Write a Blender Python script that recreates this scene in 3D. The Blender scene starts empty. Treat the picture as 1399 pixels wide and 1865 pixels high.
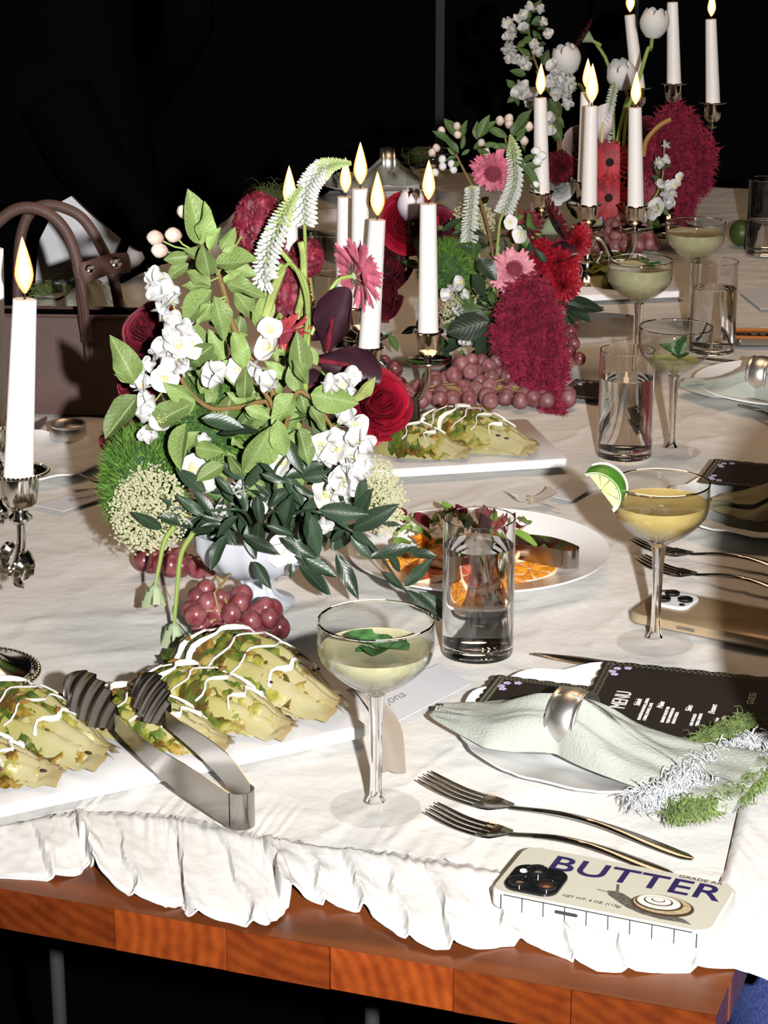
import bpy, bmesh, math, random
from mathutils import Vector as V, Matrix, noise as N
R = random.Random(7)
PI = math.pi
SC = bpy.context.scene
COL = SC.collection

# ---------------------------------------------------------------- camera, world, lights, exposure
F, CX, CY = 4000.0, 699.5, 932.5          # focal length and centre in pixels of the 1399 x 1865 frame
ZT = 0.75                                  # table top height; every z below is above the table top unless noted
CAMH = 0.745
TH = math.radians(17.764)
cam_d = bpy.data.cameras.new('camera'); cam = bpy.data.objects.new('camera', cam_d); COL.objects.link(cam)
cam_d.sensor_fit = 'VERTICAL'; cam_d.sensor_height = 36; cam_d.lens = 36 * F / 1865
cam_d.clip_start = 0.05; cam_d.clip_end = 60
cam.location = (0, 0, ZT + CAMH); cam.rotation_euler = (PI / 2 - TH, 0, 0)
SC.camera = cam
w = bpy.data.worlds.new('world'); SC.world = w; w.use_nodes = True
w.node_tree.nodes['Background'].inputs[0].default_value = (0.9, 0.75, 0.6, 1)
w.node_tree.nodes['Background'].inputs[1].default_value = 0.01

def lamp(name, typ, loc, energy, color, aim=None, **kw):
    d = bpy.data.lights.new(name, typ); d.energy = energy; d.color = color
    for k, x in kw.items(): setattr(d, k, x)
    o = bpy.data.objects.new(name, d); COL.objects.link(o); o.location = loc
    if aim is not None: o.rotation_euler = (V(aim) - V(loc)).to_track_quat('-Z', 'Y').to_euler()
    return o
# hot-shoe flash of the (portrait-held) camera: a hand's width to the right of the lens, head tilted slightly up
lamp('camera_flash', 'SPOT', (0.17, 0.0, ZT + 0.755), 430, (1.0, 0.98, 0.97), aim=(0.18, 4.4, ZT + 0.12),
     spot_size=math.radians(76), spot_blend=1.0, shadow_soft_size=0.016)
# unseen warm fill added over the table to lift the ambient level
lamp('warm_fill_light', 'AREA', (0.35, 2.9, 2.75), 16, (1.0, 0.66, 0.41), aim=(0.2, 2.75, 0.7), shape='DISK', size=1.3)
SC.view_settings.view_transform = 'Standard'; SC.view_settings.look = 'None'
SC.view_settings.exposure = 0.0; SC.view_settings.gamma = 1.0; SC.view_settings.use_curve_mapping = False
SC.cycles.max_bounces = 14; SC.cycles.transmission_bounces = 14; SC.cycles.transparent_max_bounces = 32
SC.cycles.glossy_bounces = 5; SC.cycles.diffuse_bounces = 3
SC.cycles.sample_clamp_indirect = 4.0; SC.cycles.blur_glossy = 0.3
try: SC.cycles.use_denoising = True
except Exception: pass

# ---------------------------------------------------------------- pixel -> real place helpers
cc, ss = math.cos(TH), math.sin(TH)
CAM = V((0, 0, CAMH))
def ray(px, py):
    a, b = (px - CX) / F, (py - CY) / F
    return V((a, cc - b * ss, -ss - b * cc))
def T(px, py, z=0.0):
    "the point of the table (or of the level z above it) that the photo shows at a pixel"
    d = ray(px, py); return CAM + d * ((z - CAMH) / d.z)
def AT(px, py, Y):
    "the point at depth Y seen at a pixel"
    d = ray(px, py); return CAM + d * (Y / d.y)
def lerp(a, b, t): return a + (b - a) * t
def poly(pts, t):
    "point of a polyline list at fraction t"
    n = len(pts) - 1; x = min(max(t, 0), 1) * n; i = min(int(x), n - 1); return pts[i].lerp(pts[i + 1], x - i)
def smooth(pts, n):
    "Catmull-Rom through points"
    p = [V(q) for q in pts]; p = [p[0] * 2 - p[1]] + p + [p[-1] * 2 - p[-2]]; o = []
    m = len(p) - 3
    for k in range(n):
        x = k / (n - 1) * m; i = min(int(x), m - 1); t = x - i
        a, b, c, d = p[i:i + 4]
        o.append(0.5 * (2 * b + (c - a) * t + (2 * a - 5 * b + 4 * c - d) * t * t + (3 * b - a - 3 * c + d) * t ** 3))
    return o
def fr(vals, t):
    n = len(vals) - 1; x = min(max(t, 0), 1) * n; i = min(int(x), n - 1); return lerp(vals[i], vals[i + 1], x - i)

# ---------------------------------------------------------------- mesh builder
class MB:
    def __init__(s): s.v = []; s.f = []; s.uv = []; s.mi = []; s.m = 0
    def add(s, vs, fs, uvs=None):
        b = len(s.v); s.v += [tuple(q) for q in vs]; s.uv += (uvs or [(0, 0)] * len(vs))
        s.f += [tuple(i + b for i in q) for q in fs]; s.mi += [s.m] * len(fs); return s
    def tube(s, pts, r, n=8, ry=None, cap=True, up=(0, 0, 1)):
        pts = [V(p) for p in pts]; m = len(pts); vs = []; uvs = []; nx = None
        for i, p in enumerate(pts):
            d = (pts[min(i + 1, m - 1)] - pts[max(i - 1, 0)])
            d = d.normalized() if d.length > 1e-9 else V((0, 0, 1))
            if nx is None:
                u0 = V(up); nx = d.cross(u0)
                if nx.length < 1e-4: nx = d.cross(V((1, 0, 0)))
            nx = (nx - d * nx.dot(d)); nx = nx.normalized() if nx.length > 1e-6 else d.orthogonal().normalized()
            ny = nx.cross(d)
            a = r[i] if isinstance(r, (list, tuple)) else r
            b = a if ry is None else (ry[i] if isinstance(ry, (list, tuple)) else ry)
            for k in range(n):
                t = 2 * PI * k / n; vs.append(p + nx * (a * math.cos(t)) + ny * (b * math.sin(t))); uvs.append((i / max(m - 1, 1), k / n))
        fs = [(i * n + k, i * n + (k + 1) % n, (i + 1) * n + (k + 1) % n, (i + 1) * n + k) for i in range(m - 1) for k in range(n)]
        if cap: fs += [tuple(range(n))[::-1], tuple(range((m - 1) * n, m * n))]
        return s.add(vs, fs, uvs)
    def lathe(s, prof, n=32, o=(0, 0, 0), closed=False):
        o = V(o); vs = []; uvs = []; m = len(prof)
        for i, (r, z) in enumerate(prof):
            for k in range(n):
                t = 2 * PI * k / n; vs.append((o.x + r * math.cos(t), o.y + r * math.sin(t), o.z + z)); uvs.append((i / max(m - 1, 1), k / n))
        fs = [(i * n + k, i * n + (k + 1) % n, ((i + 1) % m) * n + (k + 1) % n, ((i + 1) % m) * n + k) for i in range(m if closed else m - 1) for k in range(n)]
        if not closed:
            if prof[0][0] > 1e-6: fs.append(tuple(range(n))[::-1])
            if prof[-1][0] > 1e-6: fs.append(tuple(range((m - 1) * n, m * n)))
        return s.add(vs, fs, uvs)
    def grid(s, fn, nu, nv, wrap=False):
        vs = []; uvs = []
        for i in range(nu + 1):
            for j in range(nv + 1):
                vs.append(fn(i / nu, j / nv)); uvs.append((i / nu, j / nv))
        q = nv + 1
        fs = [(i * q + j, (i + 1) * q + j, (i + 1) * q + j + 1, i * q + j + 1) for i in range(nu) for j in range(nv)]
        return s.add(vs, fs, uvs)
    def box(s, c, h, M=None):
        c = V(c); vs = []
        for dx in (-1, 1):
            for dy in (-1, 1):
                for dz in (-1, 1):
                    q = V((dx * h[0], dy * h[1], dz * h[2])); q = M @ q if M is not None else q; vs.append(c + q)
        return s.add(vs, [(0, 1, 3, 2), (4, 6, 7, 5), (0, 4, 5, 1), (2, 3, 7, 6), (0, 2, 6, 4), (1, 5, 7, 3)])
    def ball(s, c, r, seg=10, rings=6, sc=(1, 1, 1), M=None):
        c = V(c); vs = [];
        for i in range(rings + 1):
            a = PI * i / rings
            for k in range(seg):
                t = 2 * PI * k / seg; q = V((r * sc[0] * math.sin(a) * math.cos(t), r * sc[1] * math.sin(a) * math.sin(t), r * sc[2] * math.cos(a)))
                vs.append(c + (M @ q if M is not None else q))
        return s.add(vs, [(i * seg + k, (i + 1) * seg + k, (i + 1) * seg + (k + 1) % seg, i * seg + (k + 1) % seg) for i in range(rings) for k in range(seg)],
                     [(i / rings, k / seg) for i in range(rings + 1) for k in range(seg)])
    def prism(s, pts, z0, z1, bev=0.0):
        "outline (list of xy) with a flat top, optional chamfer"
        n = len(pts); c = sum((V((p[0], p[1])) for p in pts), V((0, 0))) / n
        def ring(k, z): return [(c.x + (p[0] - c.x) * k, c.y + (p[1] - c.y) * k, z) for p in pts]
        rs = [ring(1, z0), ring(1, z1 - bev)] + ([[(p[0] + (c.x - p[0]) / max((V((p[0], p[1])) - c).length, 1e-6) * bev, p[1] + (c.y - p[1]) / max((V((p[0], p[1])) - c).length, 1e-6) * bev, z1) for p in pts]] if bev else [])
        vs = [q for r_ in rs for q in r_]; m = len(rs)
        fs = [(i * n + k, i * n + (k + 1) % n, (i + 1) * n + (k + 1) % n, (i + 1) * n + k) for i in range(m - 1) for k in range(n)]
        fs += [tuple(range(n))[::-1], tuple(range((m - 1) * n, m * n))]
        return s.add(vs, fs, [(q[0], q[1]) for q in vs])
    def mesh(s, name, mats, sm=True, ang=None, fix=False):
        me = bpy.data.meshes.new(name); me.from_pydata(s.v, [], s.f)
        for m in (mats if isinstance(mats, (list, tuple)) else [mats]): me.materials.append(m)
        ul = me.uv_layers.new(name='UVMap'); uv = s.uv
        li = [0] * len(me.loops); me.loops.foreach_get('vertex_index', li)
        flat = []
        for i in li: flat += uv[i]
        ul.data.foreach_set('uv', flat)
        me.polygons.foreach_set('material_index', s.mi)
        if fix:
            bm = bmesh.new(); bm.from_mesh(me); bmesh.ops.remove_doubles(bm, verts=bm.verts, dist=1e-6); bmesh.ops.recalc_face_normals(bm, faces=bm.faces); bm.to_mesh(me); bm.free()
        me.polygons.foreach_set('use_smooth', [sm] * len(me.polygons))
        if sm and ang: me.set_sharp_from_angle(angle=math.radians(ang))
        me.update(); return me
    def obj(s, name, mats, parent=None, sm=True, ang=38, fix=False, kind=None, label=None):
        return put(s.mesh(name, mats, sm, ang, fix), name, parent, None, kind, label)
def put(me, name, parent=None, M=None, kind=None, label=None):
    o = bpy.data.objects.new(name, me); COL.objects.link(o)
    if parent is not None: o.parent = parent
    if M is not None: o.matrix_local = M
    if kind: o['kind'] = kind
    if label: o['label'] = label
    return o
def tag(o, label, cat, group=None):
    o['label'] = label; o['category'] = cat
    if group: o['group'] = group
    return o
def thing(name, loc, label, cat, group=None, rz=0.0, M=None):
    o = bpy.data.objects.new(name, None); COL.objects.link(o); o.empty_display_size = 0.02
    if M is not None: o.matrix_local = M
    else: o.location = (loc[0], loc[1], loc[2] + ZT); o.rotation_euler = (0, 0, rz)
    return tag(o, label, cat, group)
def struct(o): o['kind'] = 'structure'; return o
def clone(root, loc=None, rz=None, label=None, group=None):
    r = root.copy(); COL.objects.link(r)
    if loc is not None: r.location = (loc[0], loc[1], loc[2] + ZT)
    if rz is not None: r.rotation_euler = (0, 0, rz)
    if label: r['label'] = label
    if group: r['group'] = group
    for ch in root.children:
        c = ch.copy(); COL.objects.link(c); c.parent = r
        for g in ch.children: d = g.copy(); COL.objects.link(d); d.parent = c
    return r
def frame(o, x, up):
    "matrix with local x along x, z near up"
    x = V(x).normalized(); z = V(up); z = (z - x * z.dot(x))
    z = z.normalized() if z.length > 1e-6 else x.orthogonal().normalized(); y = z.cross(x)
    M = Matrix((x, y, z)).transposed().to_4x4(); M.translation = V(o); return M

# ---------------------------------------------------------------- materials
def mat(name, col, rough=0.5, metal=0.0, spec=0.5, var=0.0, vscale=20, var_col=None, bump=0.0, bscale=200, rand=0.0,
        trans=0.0, ior=1.45, sss=0.0, emit=None, estr=0.0, ramp=None, rampn=0.0, coord='Object', sheen=0.0, coat=0.0, vstretch=None, detail=3):
    m = bpy.data.materials.new(name); m.use_nodes = True; nt = m.node_tree; nd = nt.nodes; L = nt.links
    b = nd['Principled BSDF']; I = b.inputs
    c4 = (*col, 1); I['Base Color'].default_value = c4; I['Roughness'].default_value = rough; I['Metallic'].default_value = metal
    I['Specular IOR Level'].default_value = spec; I['IOR'].default_value = ior; I['Transmission Weight'].default_value = trans
    if sss: I['Subsurface Weight'].default_value = sss; I['Subsurface Radius'].default_value = (0.01, 0.008, 0.005); I['Subsurface Scale'].default_value = 0.6
    if sheen: I['Sheen Weight'].default_value = sheen
    if coat: I['Coat Weight'].default_value = coat; I['Coat Roughness'].default_value = 0.05
    if emit: I['Emission Color'].default_value = (*emit, 1); I['Emission Strength'].default_value = estr
    tc = nd.new('ShaderNodeTexCoord'); src = tc.outputs['Object' if coord == 'Object' else coord]
    if vstretch:
        mp = nd.new('ShaderNodeMapping'); mp.inputs['Scale'].default_value = vstretch; L.new(src, mp.inputs[0]); src = mp.outputs[0]
    out = None
    if ramp:
        cr = nd.new('ShaderNodeValToRGB'); el = cr.color_ramp.elements
        for i, (p, c) in enumerate(ramp):
            e = el[i] if i < 2 else el.new(p); e.position = p; e.color = (*c, 1)
        sx = nd.new('ShaderNodeSeparateXYZ'); L.new(tc.outputs['UV'], sx.inputs[0]); f = sx.outputs[0]
        if rampn:
            nz = nd.new('ShaderNodeTexNoise'); nz.inputs['Scale'].default_value = vscale; L.new(tc.outputs['Object'], nz.inputs['Vector'])
            ma = nd.new('ShaderNodeMath'); ma.operation = 'MULTIPLY_ADD'; L.new(nz.outputs[0], ma.inputs[0]); ma.inputs[1].default_value = rampn; 
            ad = nd.new('ShaderNodeMath'); ad.operation = 'SUBTRACT'; L.new(f, ad.inputs[0]); ad.inputs[1].default_value = rampn * 0.5
            L.new(ad.outputs[0], ma.inputs[2]); f = ma.outputs[0]
        L.new(f, cr.inputs[0]); out = cr.outputs[0]
    elif var or var_col:
        nz = nd.new('ShaderNodeTexNoise'); nz.inputs['Scale'].default_value = vscale; nz.inputs['Detail'].default_value = detail; L.new(src, nz.inputs['Vector'])
        cr = nd.new('ShaderNodeValToRGB'); el = cr.color_ramp.elements
        el[0].position = 0.35; el[1].position = 0.65
        el[0].color = (*(var_col or [q * (1 - var) for q in col]), 1); el[1].color = c4 if var_col else (*[min(q * (1 + var), 1) for q in col], 1)
        L.new(nz.outputs[0], cr.inputs[0]); out = cr.outputs[0]
    if rand:
        oi = nd.new('ShaderNodeObjectInfo'); hs = nd.new('ShaderNodeHueSaturation')
        ma = nd.new('ShaderNodeMath'); ma.operation = 'MULTIPLY_ADD'; L.new(oi.outputs['Random'], ma.inputs[0]); ma.inputs[1].default_value = 2 * rand; ma.inputs[2].default_value = 1 - rand
        L.new(ma.outputs[0], hs.inputs['Value'])
        if out: L.new(out, hs.inputs['Color'])
        else: hs.inputs['Color'].default_value = c4
        out = hs.outputs[0]
    if out: L.new(out, I['Base Color'])
    if bump:
        nb = nd.new('ShaderNodeTexNoise'); nb.inputs['Scale'].default_value = bscale; nb.inputs['Detail'].default_value = 4; L.new(src, nb.inputs['Vector'])
        bp = nd.new('ShaderNodeBump'); bp.inputs['Strength'].default_value = bump; bp.inputs['Distance'].default_value = 0.002
        L.new(nb.outputs[0], bp.inputs['Height']); L.new(bp.outputs[0], I['Normal'])
    return m
def thin_glass(name, tint=(0.96, 0.97, 0.97), edge=(0.50, 0.49, 0.47), kf=0.85):
    m = bpy.data.materials.new(name); m.use_nodes = True; nt = m.node_tree; nd = nt.nodes; L = nt.links
    nd.remove(nd['Principled BSDF']); o = nd['Material Output']
    lw = nd.new('ShaderNodeLayerWeight'); lw.inputs['Blend'].default_value = 0.35
    cr = nd.new('ShaderNodeValToRGB'); cr.color_ramp.elements[0].color = (*tint, 1); cr.color_ramp.elements[1].color = (*edge, 1); cr.color_ramp.elements[0].position = 0.55
    L.new(lw.outputs['Facing'], cr.inputs[0])
    tr = nd.new('ShaderNodeBsdfTransparent'); L.new(cr.outputs[0], tr.inputs[0])
    gl = nd.new('ShaderNodeBsdfGlossy'); gl.inputs['Roughness'].default_value = 0.03
    l2 = nd.new('ShaderNodeLayerWeight'); l2.inputs['Blend'].default_value = 0.5
    pw = nd.new('ShaderNodeMath'); pw.operation = 'POWER'; L.new(l2.outputs['Facing'], pw.inputs[0]); pw.inputs[1].default_value = 4.0
    fz = nd.new('ShaderNodeMath'); fz.operation = 'MULTIPLY_ADD'; L.new(pw.outputs[0], fz.inputs[0]); fz.inputs[1].default_value = kf; fz.inputs[2].default_value = 0.05
    mx = nd.new('ShaderNodeMixShader'); L.new(fz.outputs[0], mx.inputs[0]); L.new(tr.outputs[0], mx.inputs[1]); L.new(gl.outputs[0], mx.inputs[2]); L.new(mx.outputs[0], o.inputs[0])
    return m
def leaf_mat(name, base, rib, rough=0.5, spec=0.3, rand=0.35, var=0.3, vein=0.5):
    "leaf with a pale midrib, raised side veins and blotchy tone; u runs along the leaf, v across"
    m = mat(name, base, rough=rough, spec=spec, var=var, vscale=45, rand=rand); nt = m.node_tree; nd = nt.nodes; L = nt.links; b = nd['Principled BSDF']
    tc = nd.new('ShaderNodeTexCoord'); sx = nd.new('ShaderNodeSeparateXYZ'); L.new(tc.outputs['UV'], sx.inputs[0])
    def M(op, a, c, d=None):
        n = nd.new('ShaderNodeMath'); n.operation = op
        for i, q in enumerate((a, c, d)):
            if q is None: continue
            if isinstance(q, (int, float)): n.inputs[i].default_value = q
            else: L.new(q, n.inputs[i])
        return n.outputs[0]
    dv = M('ABSOLUTE', M('SUBTRACT', sx.outputs[1], 0.5), 0); mask = M('LESS_THAN', dv, 0.035)
    mx = nd.new('ShaderNodeMix'); mx.data_type = 'RGBA'; L.new(mask, mx.inputs[0]); old = b.inputs['Base Color'].links[0].from_socket; L.new(old, mx.inputs[6]); mx.inputs[7].default_value = (*rib, 1); L.new(mx.outputs[2], b.inputs['Base Color'])
    sn = M('SINE', M('MULTIPLY_ADD', sx.outputs[0], 55.0, M('MULTIPLY', dv, -32.0)), 0)
    bp = nd.new('ShaderNodeBump'); bp.inputs['Strength'].default_value = vein; bp.inputs['Distance'].default_value = 0.0012; L.new(sn, bp.inputs['Height']); L.new(bp.outputs[0], b.inputs['Normal'])
    return m
def flame_mat():
    m = bpy.data.materials.new('candle flame'); m.use_nodes = True; nt = m.node_tree; nd = nt.nodes; L = nt.links
    nd.remove(nd['Principled BSDF']); o = nd['Material Output']
    lw = nd.new('ShaderNodeLayerWeight'); lw.inputs['Blend'].default_value = 0.5
    cr = nd.new('ShaderNodeValToRGB'); e = cr.color_ramp.elements
    e[0].position = 0.0; e[0].color = (1, 0.88, 0.55, 1); e[1].position = 0.88; e[1].color = (0.62, 0.10, 0.008, 1); k = e.new(0.5); k.color = (1, 0.55, 0.15, 1)
    L.new(lw.outputs['Facing'], cr.inputs[0]); em = nd.new('ShaderNodeEmission'); em.inputs[1].default_value = 2.2; L.new(cr.outputs[0], em.inputs[0])
    L.new(em.outputs[0], o.inputs[0]); return m
def end_grain():
    m = mat('end grain wood', (0.26, 0.055, 0.012), rough=0.35, spec=0.5)
    nt = m.node_tree; nd = nt.nodes; L = nt.links; b = nd['Principled BSDF']
    tc = nd.new('ShaderNodeTexCoord'); oi = nd.new('ShaderNodeObjectInfo')
    mp = nd.new('ShaderNodeMapping'); L.new(tc.outputs['Object'], mp.inputs[0])
    cm = nd.new('ShaderNodeCombineXYZ')
    for k, (a, c) in enumerate(((0.26, -0.13), (0.0, 0.0), (0.3, -0.25))):
        q = nd.new('ShaderNodeMath'); q.operation = 'MULTIPLY_ADD'; L.new(oi.outputs['Random'], q.inputs[0]); q.inputs[1].default_value = a; q.inputs[2].default_value = c; L.new(q.outputs[0], cm.inputs[k])
    L.new(cm.outputs[0], mp.inputs['Location'])
    wv = nd.new('ShaderNodeTexWave'); wv.wave_type = 'RINGS'; wv.rings_direction = 'Y'; wv.inputs['Scale'].default_value = 30; wv.inputs['Distortion'].default_value = 1.6; wv.inputs['Detail'].default_value = 3; wv.inputs['Detail Scale'].default_value = 2.0
    L.new(mp.outputs[0], wv.inputs[0])
    nz = nd.new('ShaderNodeTexNoise'); nz.inputs['Scale'].default_value = 70; nz.inputs['Detail'].default_value = 6; L.new(mp.outputs[0], nz.inputs[0])
    mx = nd.new('ShaderNodeMix'); mx.inputs[0].default_value = 0.80; L.new(wv.outputs[1], mx.inputs[2]); L.new(nz.outputs[0], mx.inputs[3])
    cr = nd.new('ShaderNodeValToRGB'); e = cr.color_ramp.elements; e[0].position = 0.25; e[0].color = (0.10, 0.016, 0.003, 1); e[1].position = 0.85; e[1].color = (0.23, 0.046, 0.007, 1)
    L.new(mx.outputs[0], cr.inputs[0])
    hs = nd.new('ShaderNodeHueSaturation'); L.new(cr.outputs[0], hs.inputs['Color'])
    q = nd.new('ShaderNodeMath'); q.operation = 'MULTIPLY_ADD'; L.new(oi.outputs['Random'], q.inputs[0]); q.inputs[1].default_value = 0.7; q.inputs[2].default_value = 0.65; L.new(q.outputs[0], hs.inputs['Value'])
    L.new(hs.outputs[0], b.inputs['Base Color']); return m

WHITE = mat('white glazed ceramic', (0.80, 0.81, 0.81), rough=0.18, spec=0.5)
MARBLE = mat('white stone platter', (0.80, 0.80, 0.82), rough=0.3, var=0.03, vscale=12)
CLOTH = mat('cream linen', (0.62, 0.61, 0.58), rough=0.95, spec=0.1, var=0.05, vscale=9, bump=0.35, bscale=90)
CLOTH2 = mat('cream linen hem', (0.62, 0.61, 0.585), rough=0.95, spec=0.1, bump=0.3, bscale=90)
WOODTOP = mat('brown varnished table top', (0.13, 0.034, 0.009), rough=0.33, var=0.3, vscale=6, vstretch=(1, 6, 1))
ENDG = end_grain()
SILVER = mat('polished silver', (0.78, 0.74, 0.68), rough=0.12, metal=1.0, bump=0.03, bscale=60)
SATIN = mat('satin silver', (0.72, 0.70, 0.67), rough=0.36, metal=1.0, bump=0.05, bscale=80)
STEEL = mat('stainless steel', (0.42, 0.40, 0.37), rough=0.2, metal=1.0, bump=0.04, bscale=300)
DSTEEL = mat('worn ridged steel', (0.22, 0.20, 0.18), rough=0.28, metal=1.0)
WAX = mat('white candle wax', (0.84, 0.82, 0.80), rough=0.45, sss=0.15)
WICK = mat('charred wick', (0.02, 0.012, 0.008), rough=0.9)
FLAME = flame_mat()
TGLASS = thin_glass('thin clear glass')
FGLASS = thin_glass('thin foot glass', (0.993, 0.993, 0.993), (0.93, 0.93, 0.92), 0.12)
GLASS = mat('clear solid glass', (1, 1, 1), rough=0.0, trans=1.0, ior=1.5)
WATER = mat('clear water', (1, 1, 1), rough=0.0, trans=1.0, ior=1.33)
def drink(name, c): return mat(name, c, rough=0.12, trans=0.25, ior=1.33, sss=0.2, var=0.06, vscale=70)
DRINK1 = drink('pale cloudy cocktail', (0.50, 0.47, 0.28)); DRINK2 = drink('amber cloudy cocktail', (0.62, 0.47, 0.17)); DRINK3 = drink('green cocktail dregs', (0.44, 0.44, 0.14))
MINT = mat('mint leaf', (0.035, 0.11, 0.03), rough=0.5, var=0.5, vscale=120, bump=0.6, bscale=250)
BLACKCARD = mat('black menu card', (0.012, 0.009, 0.008), rough=0.7, spec=0.3)
INKW = mat('white print', (0.78, 0.74, 0.7), rough=0.8)
INKL = mat('lilac print', (0.50, 0.46, 0.68), rough=0.8)
INKG = mat('sage print', (0.17, 0.17, 0.11), rough=0.8)
CARD = mat('white card paper', (0.56, 0.57, 0.60), rough=0.85, spec=0.1)
INKB = mat('grey handwriting ink', (0.16, 0.15, 0.16), rough=0.8)
RIBBON = mat('taupe silk ribbon', (0.30, 0.24, 0.17), rough=0.5, sheen=0.4, spec=0.3)
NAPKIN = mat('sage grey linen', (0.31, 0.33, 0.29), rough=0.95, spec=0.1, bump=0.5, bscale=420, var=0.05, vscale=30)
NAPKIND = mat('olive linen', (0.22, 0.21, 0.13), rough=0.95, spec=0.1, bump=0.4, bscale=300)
FRINGEG = mat('moss green fringe', (0.11, 0.155, 0.045), rough=0.9, rand=0.1, var=0.3, vscale=90)
FRINGEW = mat('white fringe', (0.42, 0.44, 0.45), rough=0.9)
LEATHER = mat('brown leather', (0.085, 0.045, 0.038), rough=0.55, bump=0.25, bscale=500, var=0.1, vscale=12)
DENIM = mat('blue denim', (0.075, 0.105, 0.30), rough=0.95, spec=0.1, var_col=(0.035, 0.055, 0.19), vscale=420, detail=1)
BLACKCLOTH = mat('black cloth', (0.0022, 0.0022, 0.0026), rough=1.0, spec=0.0)
SHIRT = mat('white shirt cotton', (0.80, 0.80, 0.84), rough=0.9, bump=0.3, bscale=60)
SKIN = mat('skin', (0.5, 0.27, 0.18), rough=0.5, sss=0.1)
HAIR = mat('brown hair', (0.03, 0.018, 0.012), rough=0.5)
DARKWALL = mat('black painted panelling', (0.0035, 0.0035, 0.0042), rough=0.7, spec=0.05, var=0.2, vscale=3)
DARKFLOOR = mat('dark floorboards', (0.003, 0.0026, 0.0024), rough=0.7, spec=0.05)
BLACKSTEEL = mat('black steel', (0.02, 0.02, 0.022), rough=0.4, metal=0.6)
# ---------------------------------------------------------------- room
def wbox(name, c, h, m, parent=None, kind=True):
    b = MB(); b.box((0, 0, 0), h); o = b.obj(name, m, parent, sm=False); o.location = c
    if parent is None and kind: struct(o)
    return o
fl = wbox('floor', (0, 3, -0.02), (4.2, 5.2, 0.02), DARKFLOOR)
wb = wbox('wall_back', (0, 7.25, 1.45), (4.2, 0.05, 1.45), DARKWALL)
wl = wbox('wall_left', (-4.15, 3, 1.45), (0.05, 4.2, 1.45), DARKWALL)
wr = wbox('wall_right', (4.15, 3, 1.45), (0.05, 4.2, 1.45), DARKWALL)
cl = wbox('ceiling', (0, 3, 2.95), (4.2, 4.3, 0.05), DARKWALL)
for i in range(0, 7):                                     # panel mouldings: stiles and a rail
    q = wbox('stile', (0.2 + i * 0.62 - 0.02, -0.062, 0), (0.014, 0.012, 1.40), mat('black gloss moulding', (0.007, 0.007, 0.008), rough=0.5) if i == 0 else bpy.data.materials['black gloss moulding'], wb)
wbox('rail', (0, -0.062, -0.32), (4.1, 0.012, 0.02), bpy.data.materials['black gloss moulding'], wb)
struct(wbox('baseboard_back', (0, 7.18, 0.07), (4.1, 0.02, 0.07), DARKWALL))

# ---------------------------------------------------------------- table
FR = T(1307, 1833)
AZ = math.radians(19.6)
UU = V((math.sin(AZ), math.cos(AZ), 0)); VV = V((math.cos(AZ), -math.sin(AZ), 0))
def TB(s, t, z=0.0): return FR + VV * s + UU * t + V((0, 0, z))     # s to the right of the front right corner, t away from the camera
TW, TL = 1.37, 3.26
TMAT = Matrix.Rotation(-AZ, 4, 'Z')
tab = thing('dining_table', FR + V((0, 0, -ZT)), 'long wooden dining table with end grain front edge under the cream tablecloth', 'table', rz=-AZ)
tb = MB(); zt = ZT - 0.006
tb.grid(lambda u, v: (-TW + TW * u, -0.0012 + TL * v, zt), 20, 60)
tb.box((-TW / 2, TL / 2 + 0.024, zt - 0.0165), (TW / 2, TL / 2 - 0.024, 0.0153))
tb.obj('table_top', WOODTOP, tab, sm=False)
wds = [0.098, 0.083, 0.09, 0.078, 0.088, 0.094, 0.085, 0.092, 0.08, 0.09, 0.086, 0.096, 0.09, 0.085, 0.095, 0.08]
x = 0.0; k = 0
while x > -TW + 0.01:
    wd = min(wds[k % 16], TW + x); b = MB()
    b.box((0, 0, 0), (wd / 2 - 0.0004, 0.022, 0.0165)); o = b.obj('end_grain_block', ENDG, tab, sm=False)
    o.location = (x - wd / 2, 0.021 + 0.0006 * (k % 3), zt - 0.0172); x -= wd; k += 1
bv = MB()
LEGM = mat('dark grey steel leg', (0.05, 0.05, 0.055), rough=0.5)
lg = [AT(105, 1780, 2.0) - FR, AT(678, 1840, 1.9) - FR]
for (sx, ty) in ((lg[0].dot(VV), lg[0].dot(UU)), (lg[1].dot(VV), lg[1].dot(UU)), (-0.12, TL - 0.35), (-TW + 0.12, TL - 0.35)):
    q = MB(); q.tube([(sx, ty, 0.0), (sx, ty, zt - 0.033)], 0.0075, 12); q.obj('leg', LEGM, tab)

# tablecloth: main sheet out to the gathered seam, ruffle beyond it
pairs = [(-330, 1535, -330, 1560), (-160, 1520, -160, 1575), (-80, 1512, -80, 1578), (0, 1500, 0, 1586), (80, 1486, 92, 1592), (130, 1478, 138, 1583), (148, 1476, 163, 1560),
    (162, 1478, 176, 1584), (230, 1476, 234, 1627), (290, 1479, 304, 1644), (318, 1482, 331, 1637), (332, 1485, 345, 1661), (391, 1499, 434, 1676),
    (450, 1513, 482, 1682), (480, 1520, 508, 1664), (510, 1527, 535, 1627), (587, 1540, 600, 1642), (650, 1546, 660, 1650), (706, 1550, 722, 1694),
    (770, 1560, 790, 1722), (840, 1570, 864, 1719), (900, 1582, 948, 1708), (960, 1600, 1016, 1727), (1050, 1618, 1088, 1757), (1150, 1638, 1160, 1759),
    (1230, 1648, 1250, 1757), (1290, 1640, 1340, 1752)]
seam = [T(a, b) for a, b, c, d in pairs]; hem = [T(c, d) for a, b, c, d in pairs]
for q in (0.05, 0.35, 0.65, 1.0): a_, b_ = pairs[0][:2], pairs[0][2:]; seam.insert(0, T(*pairs[0][:2]).lerp(TB(-TW - 0.02, 0.10), q)); hem.insert(0, T(*pairs[0][2:]).lerp(TB(-TW - 0.02, 0.02), q))
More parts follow.
